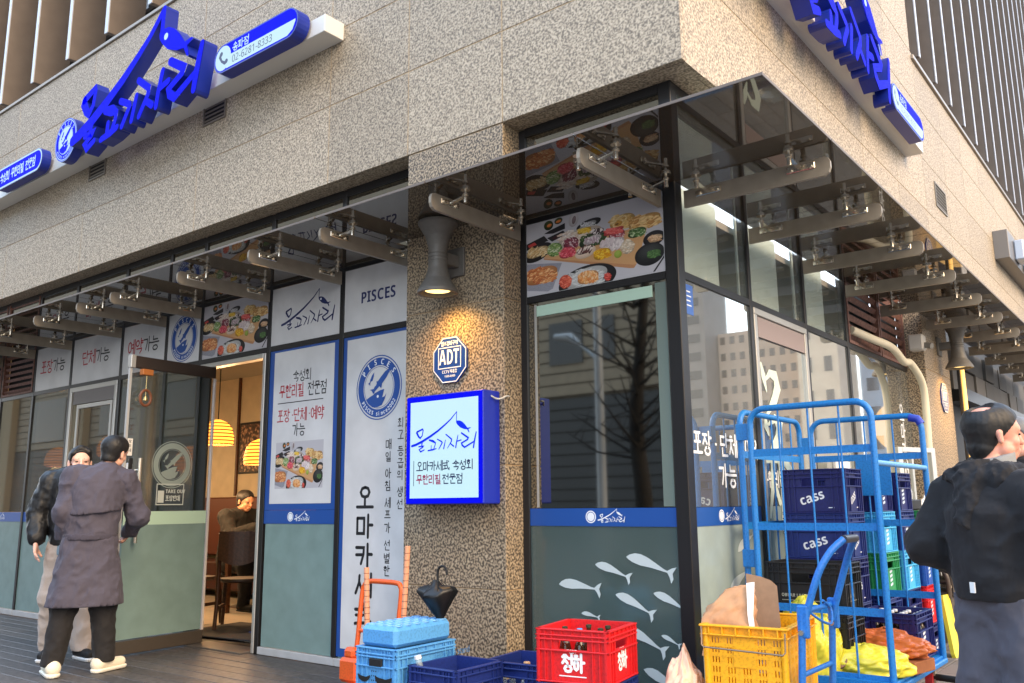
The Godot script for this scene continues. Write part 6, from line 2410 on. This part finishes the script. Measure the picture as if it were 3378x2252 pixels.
# ---------------------------------------------------------------- people
# Smooth union of tapered capsules, meshed as surface nets.
# bone: [a, b, ra, rb] or [a, b, ra, rb, direction, factor] (factor > 1 flattens across that direction)
# cuts: ["plane", point, normal] keeps the side behind the normal; ["ball", centre, radius] removes a ball
func skin_of(bones: Array, cell: float, k: float, cuts := [], wrinkle := 0.0, wfreq := 8.0, sd := 1, into: MB = null) -> MB:
	var mb := into if into else MB.new()
	var lo := Vector3(1e9, 1e9, 1e9)
	var hi := -lo
	for b in bones:
		var r: float = maxf(b[2], b[3]) + cell * 3 + wrinkle
		for e in 2:
			lo = lo.min(b[e] - Vector3.ONE * r)
			hi = hi.max(b[e] + Vector3.ONE * r)
	var nx := int((hi.x - lo.x) / cell) + 2
	var ny := int((hi.y - lo.y) / cell) + 2
	var nz := int((hi.z - lo.z) / cell) + 2
	var f := PackedFloat32Array()
	f.resize(nx * ny * nz)
	f.fill(1.0)
	for b in bones:
		var a: Vector3 = b[0]
		var ab: Vector3 = b[1] - b[0]
		var ra: float = b[2]
		var rb: float = b[3]
		var flat: bool = b.size() > 4
		var dir: Vector3 = b[4] if flat else Vector3.ZERO
		var fac: float = (b[5] - 1.0) if flat else 0.0
		if flat:
			ab += dir * ab.dot(dir) * fac
		var l2 := maxf(ab.length_squared(), 1e-9)
		var r := maxf(ra, rb) + k + cell * 2
		var p0: Vector3 = (b[0] as Vector3).min(b[1]) - Vector3.ONE * r
		var p1: Vector3 = (b[0] as Vector3).max(b[1]) + Vector3.ONE * r
		var i0 := maxi(0, int((p0.x - lo.x) / cell))
		var i1 := mini(nx - 1, int((p1.x - lo.x) / cell) + 1)
		var j0 := maxi(0, int((p0.y - lo.y) / cell))
		var j1 := mini(ny - 1, int((p1.y - lo.y) / cell) + 1)
		var k0 := maxi(0, int((p0.z - lo.z) / cell))
		var k1 := mini(nz - 1, int((p1.z - lo.z) / cell) + 1)
		for kk in range(k0, k1 + 1):
			for j in range(j0, j1 + 1):
				var at := (kk * ny + j) * nx
				for i in range(i0, i1 + 1):
					var q := lo + Vector3(i, j, kk) * cell - a
					if flat:
						q += dir * q.dot(dir) * fac
					var t := clampf(q.dot(ab) / l2, 0.0, 1.0)
					var d := (q - ab * t).length() - (ra + (rb - ra) * t)
					var o := f[at + i]
					var h := k - absf(d - o)
					if h > 0.0:
						f[at + i] = minf(d, o) - h * h / (4.0 * k)
					elif d < o:
						f[at + i] = d
	var ns := FastNoiseLite.new()
	ns.seed = sd
	ns.frequency = wfreq
	ns.fractal_type = FastNoiseLite.FRACTAL_RIDGED
	ns.fractal_octaves = 3
	ns.fractal_gain = .4
	if wrinkle > 0.0 or cuts.size():
		for kk in nz:
			for j in ny:
				var at := (kk * ny + j) * nx
				for i in nx:
					var v := f[at + i]
					if v < .06:
						var p := lo + Vector3(i, j, kk) * cell
						if wrinkle > 0.0 and v > -.06:
							v -= wrinkle * ns.get_noise_3d(p.x + p.y * .4, p.y * .8 - p.x * .5, p.z)
						for c in cuts:
							if c[0] == "plane":
								v = maxf(v, (p - c[1]).dot(c[2]))
							else:
								v = maxf(v, c[2] - (p - c[1]).length())
						f[at + i] = v
	# surface nets
	var idx := PackedInt32Array()
	idx.resize(nx * ny * nz)
	idx.fill(-1)
	var pos := PackedVector3Array()
	var nor := PackedVector3Array()
	var sy := nx
	var sz := nx * ny
	for kk in nz - 1:
		for j in ny - 1:
			var at := (kk * ny + j) * nx
			for i in nx - 1:
				var c := at + i
				var v0 := f[c]
				if v0 > .5:
					continue
				var v1 := f[c + 1]
				var v2 := f[c + sy]
				var v3 := f[c + sy + 1]
				var v4 := f[c + sz]
				var v5 := f[c + sz + 1]
				var v6 := f[c + sz + sy]
				var v7 := f[c + sz + sy + 1]
				var s := int(v0 < 0) + int(v1 < 0) + int(v2 < 0) + int(v3 < 0) + int(v4 < 0) + int(v5 < 0) + int(v6 < 0) + int(v7 < 0)
				if s == 0 or s == 8:
					continue
				var sum := Vector3.ZERO
				var n := 0
				var vs := [v0, v1, v2, v3, v4, v5, v6, v7]
				for e in [[0, 1], [2, 3], [4, 5], [6, 7], [0, 2], [1, 3], [4, 6], [5, 7], [0, 4], [1, 5], [2, 6], [3, 7]]:
					var a: float = vs[e[0]]
					var b: float = vs[e[1]]
					if (a < 0) != (b < 0):
						var t := a / (a - b)
						var pa := Vector3(e[0] & 1, (e[0] >> 1) & 1, e[0] >> 2)
						var pb := Vector3(e[1] & 1, (e[1] >> 1) & 1, e[1] >> 2)
						sum += pa.lerp(pb, t)
						n += 1
				idx[c] = pos.size()
				pos.append(lo + (Vector3(i, j, kk) + sum / n) * cell)
				nor.append(Vector3(v1 + v3 + v5 + v7 - v0 - v2 - v4 - v6, v2 + v3 + v6 + v7 - v0 - v1 - v4 - v5, v4 + v5 + v6 + v7 - v0 - v1 - v2 - v3).normalized())
	for kk in range(1, nz - 1):
		for j in range(1, ny - 1):
			var at := (kk * ny + j) * nx
			for i in range(1, nx - 1):
				var c := at + i
				var a := f[c] < 0.0
				if f[c] > .5:
					continue
				if a != (f[c + 1] < 0.0):
					net_quad(mb, pos, nor, idx[c - sy - sz], idx[c - sz], idx[c], idx[c - sy], a)
				if a != (f[c + sy] < 0.0):
					net_quad(mb, pos, nor, idx[c - sz - 1], idx[c - 1], idx[c], idx[c - sz], a)
				if a != (f[c + sz] < 0.0):
					net_quad(mb, pos, nor, idx[c - 1 - sy], idx[c - sy], idx[c], idx[c - 1], a)
	return mb

func net_quad(mb: MB, p: PackedVector3Array, n: PackedVector3Array, a: int, b: int, c: int, d: int, out: bool) -> void:
	if a < 0 or b < 0 or c < 0 or d < 0:
		return
	if out:
		mb.quadn(p[a], p[b], p[c], p[d], n[a], n[b], n[c], n[d])
	else:
		mb.quadn(p[d], p[c], p[b], p[a], n[d], n[c], n[b], n[a])

func head_bones(t: Transform3D, s: float) -> Array:
	var L := [[0, .03, -.03, 0, .032, .012, .079, .078], [0, -.015, .03, 0, -.078, .046, .06, .04], [-.034, -.065, .02, .034, -.065, .02, .036, .036], [0, .005, .09, 0, -.034, .103, .009, .0135],
		[-.036, .018, .068, .036, .018, .068, .02, .02], [-.036, -.034, .058, -.03, -.05, .06, .024, .02], [.036, -.034, .058, .03, -.05, .06, .024, .02], [-.078, .0, -.014, -.08, -.034, -.01, .013, .011], [.078, .0, -.014, .08, -.034, -.01, .013, .011],
		[-.016, -.068, .084, .016, -.068, .084, .009, .009], [0, -.07, -.02, 0, -.2, -.035, .052, .056]]
	var out := []
	for b in L:
		out.append([t * (Vector3(b[0], b[1], b[2]) * s), t * (Vector3(b[3], b[4], b[5]) * s), b[6] * s, b[7] * s])
	return out

func hand_bones(w: Vector3, dir: Vector3, across: Vector3, curl: float, thumb: float) -> Array:
	dir = dir.normalized()
	across = (across - dir * across.dot(dir)).normalized()
	var pal := dir.cross(across) * signf(thumb)
	var out := [[w, w + dir * .045, .022, .03, pal, 1.6], [w + dir * .03 - across * .02, w + dir * .085 - across * .028, .022, .014, pal, 1.3], [w + dir * .03 + across * .02, w + dir * .085 + across * .028, .022, .014, pal, 1.3]]
	var ln := [.062, .072, .068, .052]
	for k in 4:
		var b := w + dir * .088 + across * (-.03 + k * .02)
		var d1 := (dir + pal * curl * .5).normalized()
		var d2 := (dir + pal * curl * 1.4).normalized()
		out.append([b, b + d1 * ln[k] * .5, .0095, .009])
		out.append([b + d1 * ln[k] * .5, b + d1 * ln[k] * .5 + d2 * ln[k] * .5, .009, .0075])
	var tb := w + dir * .035 - across * .03
	out.append([tb, tb + (dir * .6 - across * .7 + pal * .35).normalized() * .04, .013, .011])
	out.append([tb + (dir * .6 - across * .7 + pal * .35).normalized() * .04, tb + (dir * .9 - across * .3 + pal * .5).normalized() * .075, .011, .009])
	return out

func V(a: Array) -> Vector3:
	return Vector3(a[0], a[1], a[2])

# J: joints in the person's own axes (facing +z, left is +x)
func person(label: String, at: Vector3, turn: float, J: Dictionary, look: Dictionary) -> Node3D:
	var o := thing("person", label, "person", at, turn)
	var s: float = look.get("size", 1.0)
	var q := {}
	for k in J:
		if J[k] is Array:
			q[k] = V(J[k]) * s
	var fwd := Vector3(0, 0, 1)
	var ht := Transform3D(Basis.from_euler(Vector3(deg_to_rad(look.get("nod", 0.0)), deg_to_rad(look.get("turn", 0.0)), deg_to_rad(look.get("tilt", 0.0)))), q.head)
	var hs: float = s * look.get("head", 1.0)
	# body
	var bones := [[q.pelvis, q.chest, .125 * s, .13 * s, fwd, 1.3], [q.chest, q.neck, .11 * s, .055 * s, fwd, 1.2], [q.shL, q.shR, .055 * s, .055 * s], [q.neck, q.head + Vector3(0, -.06, 0), .05 * s, .05 * s]]
	for e in ["L", "R"]:
		bones.append([q["sh" + e], q["el" + e], .05 * s, .04 * s])
		bones.append([q["el" + e], q["ha" + e], .04 * s, .027 * s])
		bones.append([q["hip" + e], q["knee" + e], .08 * s, .055 * s])
		bones.append([q["knee" + e], q["ank" + e], .053 * s, .036 * s])
	var body := skin_of(bones, .016, .04)
	skin_of(head_bones(ht, hs), .0065, .014, [], 0.0, 8.0, 1, body)
	for e in ["L", "R"]:
		if not look.has("hide" + e):
			var d: Vector3 = V(look["hand" + e]) if look.has("hand" + e) else (q["ha" + e] - q["el" + e])
			skin_of(hand_bones(q["ha" + e], d, Vector3(0, 0, 1) if not look.has("across" + e) else V(look["across" + e]), .5, 1.0 if e == "L" else -1.0), .0055, .008, [], 0.0, 8.0, 1, body)
	var skin := smat(look.get("skin", rgb(224, 172, 148)), .5)
	skin.subsurf_scatter_enabled = true
	skin.subsurf_scatter_strength = .12
	part("body", body, skin, o)
	# face
	var eye := MB.new()
	var brow := MB.new()
	for e in [-1.0, 1.0]:
		eye.lathe(ht * Transform3D(Basis().scaled(Vector3(1.35, .55, .6) * hs), Vector3(e * .032, -.004, .0835) * hs), [Vector2(0, -.01), Vector2(.007, -.007), Vector2(.01, 0), Vector2(.007, .007), Vector2(0, .01)], 10)
		brow.tube([ht * (Vector3(e * .016, .018, .089) * hs), ht * (Vector3(e * .034, .022, .085) * hs), ht * (Vector3(e * .052, .016, .074) * hs)], .0035 * hs, 6)
	part("eyes", eye, smat(rgb(30, 22, 18), .25), o)
	part("eyebrows", brow, smat(look.get("hair", rgb(20, 18, 18)), .7), o)
	var lips := MB.new()
	lips.tube([ht * (Vector3(-.022, -.066, .083) * hs), ht * (Vector3(0, -.064, .0935) * hs), ht * (Vector3(.022, -.066, .083) * hs)], .0042 * hs, 6)
	part("mouth", lips, smat(rgb(168, 92, 84), .5), o)
	# hair
	var hb := [[ht * (Vector3(0, .038, -.035) * hs), ht * (Vector3(0, .045, .01) * hs), .086 * hs, .084 * hs], [ht * (Vector3(0, -.05, -.045) * hs), ht * (Vector3(0, .03, -.03) * hs), .062 * hs, .08 * hs]]
	var fr := []
	for b in look.get("fringe", []):
		fr.append([ht * (Vector3(b[0], b[1], b[2]) * hs), ht * (Vector3(b[3], b[4], b[5]) * hs), b[6] * hs, b[7] * hs])
	var cuts := [["plane", ht * (Vector3(0, .052, .066) * hs), ht.basis * Vector3(0, -.64, .77)], ["plane", ht * (Vector3(0, look.get("nape", -.072), 0) * hs), ht.basis * Vector3(0, -1, .1).normalized()]]
	if look.has("bald"):
		cuts.append(["ball", ht * (V(look.bald) * hs), .052 * hs])
	var hm := smat(look.get("hair", rgb(20, 18, 18)), .55)
	hm.rim_enabled = true
	hm.rim = .25
	if fr.size():
		part("fringe", skin_of(fr, .006, .015, [], .003, 28.0, 5), hm, o)
	part("hair", skin_of(hb, .0065, .02, cuts, .002, 22.0, 3), hm, o)
	# clothes
	for g in look.clothes:
		part(g.name, skin_of(g.bones.call(q, s), g.get("cell", .014), g.get("k", .04), g.get("cuts", []), g.get("wrinkle", .012), g.get("freq", 7.0), g.get("seed", 2)), g.mat, o)
	return o

func sleeves(q: Dictionary, r0: float, r1: float) -> Array:
	return [[q.shL, q.elL, r0, (r0 + r1) / 2], [q.elL, q.haL.lerp(q.elL, .06), (r0 + r1) / 2, r1], [q.shR, q.elR, r0, (r0 + r1) / 2], [q.elR, q.haR.lerp(q.elR, .06), (r0 + r1) / 2, r1]]

func trouser_bones(q: Dictionary, r: Array) -> Array:
	var out := [[q.pelvis, q.pelvis + Vector3(0, .04, 0), r[0] + .03, r[0] + .03, Vector3(0, 0, 1), 1.2]]
	for e in ["L", "R"]:
		out.append([q["hip" + e], q["knee" + e], r[0], r[1]])
		out.append([q["knee" + e], q["ank" + e] + Vector3(0, .0, 0), r[1], r[2]])
	return out

func shoes(o: Node3D, J: Dictionary, s: float, upper: Material, sole: Material) -> void:
	for e in ["L", "R"]:
		var a: Vector3 = V(J["ank" + e]) * s
		var d := V(J["toe" + e]).normalized()
		var heel := Vector3(a.x, .05, a.z) - d * .045
		var toe := heel + d * .2
		var m := skin_of([[a + Vector3(0, .02, 0), heel + Vector3(0, .02, 0), .048, .045], [heel + Vector3(0, .005, 0), toe, .045, .036]], .009, .03, [["plane", Vector3(0, .02, 0), Vector3(0, -1, 0)]])
		var sh := part("shoe", m, upper, o)
		part("sole", skin_of([[heel + Vector3(0, -.02, 0), toe + d * .005 + Vector3(0, -.02, 0), .052, .044]], .009, .01, [["plane", Vector3(0, .03, 0), Vector3(0, 1, 0)], ["plane", Vector3(0, .002, 0), Vector3(0, -1, 0)]]), sole, sh)

func people() -> void:
	var weave := func(c: Color) -> StandardMaterial3D:
		var m := tri_mat(tex.weave, 4.0, .85, false, c)
		m.rim_enabled = true
		m.rim = .3
		return m
	# --- man in the grey trench coat, back to the street
	var J := {"pelvis": [.02, .9, 0], "chest": [.0, 1.24, .03], "neck": [-.06, 1.45, .06], "head": [-.105, 1.575, .1], "shL": [.15, 1.375, .03], "shR": [-.19, 1.35, .05], "elL": [.2, 1.13, -.02], "haL": [.18, .92, .12], "elR": [-.3, 1.1, .06], "haR": [-.25, .98, .26],
		"hipL": [.11, .86, 0], "hipR": [-.07, .86, 0], "kneeL": [.15, .47, .02], "kneeR": [-.1, .47, .04], "ankL": [.2, .09, -.02], "ankR": [-.13, .09, .03], "toeL": [.25, 0, 1], "toeR": [-.75, 0, .66]}
	var coat: Material = weave.call(rgb(84, 80, 94))
	var fz := Vector3(0, 0, 1)
	var o := person("man in a long grey trench coat seen from behind, holding the glass door", Vector3(-6.44, 0, -3.22), -116.4, J, {"turn": -38.0, "nod": 8.0, "tilt": 6.0, "hideL": true, "clothes": [
		{"name": "trousers", "mat": weave.call(rgb(30, 28, 30)), "bones": func(q, s): return trouser_bones(q, [.095, .085, .07]), "cuts": [["plane", Vector3(0, .07, 0), Vector3(0, -1, 0)]], "wrinkle": .01},
		{"name": "coat_skirt", "mat": coat, "bones": func(q, s): return [[Vector3(.06, .98, .0), Vector3(.1, .36, .0), .13, .185, fz, 1.1], [Vector3(-.02, .98, .0), Vector3(-.06, .36, .0), .13, .185, fz, 1.1]], "cuts": [["plane", Vector3(0, .47, 0), Vector3(0, -1, 0)], ["plane", Vector3(0, .97, 0), Vector3(0, 1, 0)]], "wrinkle": .02, "freq": 5.0, "seed": 4},
		{"name": "coat", "mat": coat, "bones": func(q, s): return [[Vector3(.02, .96, 0), q.chest, .165, .185, fz, 1.2], [q.chest, q.neck - Vector3(0, .05, 0), .17, .1, fz, 1.2], [q.shL, q.shR, .09, .09]] + sleeves(q, .076, .055), "cuts": [["plane", Vector3(0, .93, 0), Vector3(0, -1, 0)]], "wrinkle": .02, "freq": 6.0, "seed": 6},
		{"name": "storm_flap", "mat": coat, "bones": func(q, s): return [[Vector3(.01, 1.12, -.01), q.chest + Vector3(0, .04, -.01), .178, .19, fz, 1.18], [q.chest, q.neck - Vector3(0, .06, 0.01), .178, .11, fz, 1.2], [q.shL * .9, q.shR * .97, .09, .09]], "cuts": [["plane", Vector3(-.1, 1.13, 0), Vector3(-.1, -1, 0).normalized()], ["plane", Vector3(0, 0, .02), Vector3(0, 0, 1)]], "wrinkle": .012, "seed": 6},
		{"name": "collar", "mat": weave.call(rgb(74, 70, 84)), "bones": func(q, s): return [[q.neck + Vector3(.01, -.05, -.01), q.neck + Vector3(-.012, .015, .0), .085, .068]], "cuts": [["plane", q_pt(J, "neck") + Vector3(0, .012, 0), Vector3(0, 1, -.25).normalized()]], "wrinkle": .003, "cell": .009, "k": .02},
		{"name": "belt", "mat": weave.call(rgb(74, 70, 84)), "bones": func(q, s): return [[Vector3(.02, .955, 0), Vector3(.02, .96, 0), .181, .181, fz, 1.2]], "cuts": [["plane", Vector3(0, .98, 0), Vector3(0, 1, 0)], ["plane", Vector3(0, .93, 0), Vector3(0, -1, 0)]], "wrinkle": .004}]})
	shoes(o, J, 1.0, smat(rgb(222, 214, 194), .7), smat(rgb(230, 226, 214), .6))
	# --- man in the black padded jacket, facing the street
	J = {"pelvis": [0, .92, 0], "chest": [0, 1.25, .0], "neck": [0, 1.42, .01], "head": [.0, 1.53, .04], "shL": [.19, 1.37, 0], "shR": [-.19, 1.37, 0], "elL": [.27, 1.12, -.02], "haL": [.24, .93, .14], "elR": [-.28, 1.12, -.02], "haR": [-.26, .9, .08],
		"hipL": [.09, .88, 0], "hipR": [-.09, .88, 0], "kneeL": [.1, .48, .03], "kneeR": [-.12, .48, .02], "ankL": [.12, .09, .04], "ankR": [-.12, .09, -.06], "toeL": [.45, 0, .9], "toeR": [-.2, 0, 1]}
	o = person("man in a black padded jacket and beige trousers facing the street", Vector3(-7.16, 0, -3.43), 58, J, {"turn": 12.0, "fringe": [[-.02, .098, .055, -.058, .06, .06, .026, .016], [-.058, .06, .06, -.073, .01, .035, .016, .01], [.0, .1, .055, .05, .075, .062, .028, .022], [.05, .075, .062, .07, .02, .045, .02, .012]], "skin": rgb(230, 184, 166), "clothes": [
		{"name": "trousers", "mat": weave.call(rgb(206, 190, 178)), "bones": func(q, s): return trouser_bones(q, [.1, .09, .08]), "cuts": [["plane", Vector3(0, .07, 0), Vector3(0, -1, 0)]]},
		{"name": "shirt_hem", "mat": weave.call(rgb(140, 164, 180)), "bones": func(q, s): return [[Vector3(0, .82, 0), Vector3(0, 1.0, 0), .16, .16, fz, 1.2]], "cuts": [["plane", Vector3(0, .8, 0), Vector3(0, -1, 0)]]},
		{"name": "padded_jacket", "mat": smat(rgb(22, 23, 26), .5), "bones": func(q, s): return puffer(q), "cuts": [["plane", Vector3(0, .87, 0), Vector3(0, -1, 0)]], "wrinkle": .012, "k": .02},
		{"name": "collar", "mat": smat(rgb(22, 23, 26), .55), "bones": func(q, s): return [[q.neck + Vector3(0, -.05, -.01), q.neck + Vector3(0, .02, -.01), .09, .078]], "cuts": [["plane", Vector3(0, 1.44, 0), Vector3(0, 1, .3).normalized()]], "cell": .009, "wrinkle": .004}]})
	shoes(o, J, 1.0, smat(rgb(26, 26, 28), .7), smat(rgb(226, 226, 224), .6))
	# --- man seated inside
	J = {"pelvis": [0, .56, -.05], "chest": [0, .92, .04], "neck": [0, 1.12, .12], "head": [0, 1.23, .19], "shL": [.19, 1.05, .1], "shR": [-.19, 1.05, .1], "elL": [.25, .86, .3], "haL": [.12, .92, .52], "elR": [-.25, .84, .28], "haR": [-.1, .93, .52],
		"hipL": [.1, .52, .0], "hipR": [-.1, .52, .0], "kneeL": [.12, .5, .42], "kneeR": [-.12, .5, .42], "ankL": [.12, .1, .4], "ankR": [-.12, .1, .4], "toeL": [0, 0, 1], "toeR": [0, 0, 1]}
	o = person("man in black clothes seated at the table inside the restaurant", Vector3(-9.06, .0, -6.2), 92, J, {"nod": 14.0, "turn": 6.0, "skin": rgb(200, 148, 116), "clothes": [
		{"name": "black_jacket", "mat": weave.call(rgb(20, 19, 20)), "bones": func(q, s): return [[q.pelvis, q.chest, .16, .175, fz, 1.2], [q.chest, q.neck - Vector3(0, .05, 0), .165, .09, fz, 1.2], [q.shL, q.shR, .085, .085]] + sleeves(q, .08, .055), "wrinkle": .014, "cell": .017},
		{"name": "trousers", "mat": weave.call(rgb(26, 26, 30)), "bones": func(q, s): return trouser_bones(q, [.095, .085, .07]), "cell": .02}]})
	shoes(o, J, 1.0, M.black, M.black)
	var st := thing("stool", "round dark stool under the seated man", "stool", Vector3(-9.06, .012, -6.23))
	var sm := MB.new()
	sm.lathe(Transform3D(), [Vector2(0, .36), Vector2(.18, .36), Vector2(.19, .38), Vector2(.18, .4), Vector2(0, .4)], 18)
	part("seat", sm, M.black, st)
	for k in 4:
		var lg := MB.new()
		lg.tube([Vector3(cos(TAU * k / 4) * .16, 0, sin(TAU * k / 4) * .16), Vector3(cos(TAU * k / 4) * .1, .36, sin(TAU * k / 4) * .1)], .015, 8)
		part("leg", lg, M.black, st)
	# --- man with the bald spot, back to the camera
	J = {"pelvis": [0, .93, 0], "chest": [0, 1.2, .0], "neck": [0, 1.42, .03], "head": [.0, 1.575, .07], "shL": [.19, 1.31, .0], "shR": [-.19, 1.31, .0], "elL": [.28, 1.08, -.1], "haL": [.2, .96, .1], "elR": [-.33, 1.09, -.02], "haR": [-.22, 1.05, .2],
		"hipL": [.085, .88, 0], "hipR": [-.085, .88, 0], "kneeL": [.12, .48, .02], "kneeR": [-.11, .48, .03], "ankL": [.13, .09, 0], "ankR": [-.12, .09, .0], "toeL": [.2, 0, 1], "toeR": [-.2, 0, 1]}
	var blackj: Material = weave.call(rgb(26, 26, 31))
	o = person("man with a bald spot in a black hooded jacket and grey trousers, back turned", Vector3(-.69, 0, -3.98), 152, J, {"size": .9, "head": 1.12, "turn": -28.0, "nape": -.1, "bald": [-.02, .125, -.055], "skin": rgb(214, 150, 128), "hideL": true, "clothes": [
		{"name": "trousers", "mat": weave.call(rgb(86, 86, 98)), "bones": func(q, s): return trouser_bones(q, [.1, .098, .09]), "wrinkle": .018, "freq": 5.0, "cuts": [["plane", Vector3(0, .06, 0), Vector3(0, -1, 0)], ["plane", Vector3(0, .79, 0), Vector3(0, 1, 0)]]},
		{"name": "jacket", "mat": blackj, "bones": func(q, s): return [[Vector3(0, .84, 0), q.chest, .172, .18, fz, 1.2], [q.chest, q.neck - Vector3(0, .07, 0), .165, .085, fz, 1.15], [q.shL, q.shR, .08, .08]] + sleeves(q, .08, .062), "cuts": [["plane", Vector3(0, .765, 0), Vector3(0, -1, 0)]], "wrinkle": .016, "freq": 5.0, "seed": 9, "cell": .012},
		{"name": "hood", "mat": blackj, "bones": func(q, s): return [[q.neck + Vector3(-.1, -.05, -.06), q.neck + Vector3(.1, -.05, -.06), .05, .05], [q.neck + Vector3(0, -.06, -.08), q.neck + Vector3(0, -.2, -.15), .085, .05], [q.neck + Vector3(-.12, -.04, .04), q.neck + Vector3(-.1, -.04, -.05), .045, .05], [q.neck + Vector3(.12, -.04, .04), q.neck + Vector3(.1, -.04, -.05), .045, .05]], "wrinkle": .02, "freq": 9.0, "k": .05, "cell": .01},
		{"name": "shirt_collar", "mat": weave.call(rgb(150, 150, 148)), "bones": func(q, s): return [[q.neck + Vector3(0, -.04, .0), q.neck + Vector3(0, .06, .025), .095, .078]], "cuts": [["plane", q_pt(J, "neck") * .9 + Vector3(0, .05, 0), Vector3(0, 1, -.3).normalized()]], "wrinkle": .002, "cell": .008, "k": .02}]})
	part("zip_tag", slab(-.02, .8, -.165, .0, .84, -.158), smat(rgb(220, 222, 222), .5), o)
	shoes(o, J, .9, M.black, M.black)
	# --- grey haired man facing him
	J = {"pelvis": [0, .92, 0], "chest": [0, 1.25, .02], "neck": [0, 1.42, .03], "head": [.0, 1.54, .06], "shL": [.2, 1.37, 0], "shR": [-.2, 1.37, 0], "elL": [.3, 1.12, .0], "haL": [.16, 1.1, .2], "elR": [-.28, 1.12, .0], "haR": [-.2, .96, .16],
		"hipL": [.1, .88, 0], "hipR": [-.1, .88, 0], "kneeL": [.12, .48, .02], "kneeR": [-.12, .48, .02], "ankL": [.12, .09, 0], "ankR": [-.12, .09, 0], "toeL": [.2, 0, 1], "toeR": [-.2, 0, 1]}
	o = person("grey haired man in a black jacket facing the man with the bald spot", Vector3(-.74, 0, -5.3), -12, J, {"size": .95, "turn": -14.0, "hair": rgb(96, 96, 98), "skin": rgb(216, 158, 134), "clothes": [
		{"name": "trousers", "mat": weave.call(rgb(40, 40, 46)), "bones": func(q, s): return trouser_bones(q, [.11, .095, .085]), "cell": .018},
		{"name": "jacket", "mat": blackj, "bones": func(q, s): return [[Vector3(0, .88, 0), q.chest, .17, .19, fz, 1.2], [q.chest, q.neck - Vector3(0, .05, 0), .18, .1, fz, 1.15], [q.shL, q.shR, .092, .092]] + sleeves(q, .088, .064), "wrinkle": .02, "cell": .016}]})
	shoes(o, J, .95, M.black, M.black)

func q_pt(J: Dictionary, k: String) -> Vector3:
	return V(J[k])

func puffer(q: Dictionary) -> Array:
	var out := []
	for k in 7:
		var y := .9 + k * .075
		out.append([Vector3(-.06, y, 0), Vector3(.06, y, 0), .125 + .004 * k, .125 + .004 * k, Vector3(0, 0, 1), 1.05])
	out.append([q.shL, q.shR, .09, .09])
	for e in ["L", "R"]:
		for k in 4:
			var f0 := k / 4.0
			out.append([q["sh" + e].lerp(q["el" + e], f0), q["sh" + e].lerp(q["el" + e], f0 + .12), .085, .085])
			if k < 3:
				out.append([q["el" + e].lerp(q["ha" + e], k / 3.0), q["el" + e].lerp(q["ha" + e], k / 3.0 + .14), .078 - k * .006, .078 - k * .006])
	return out
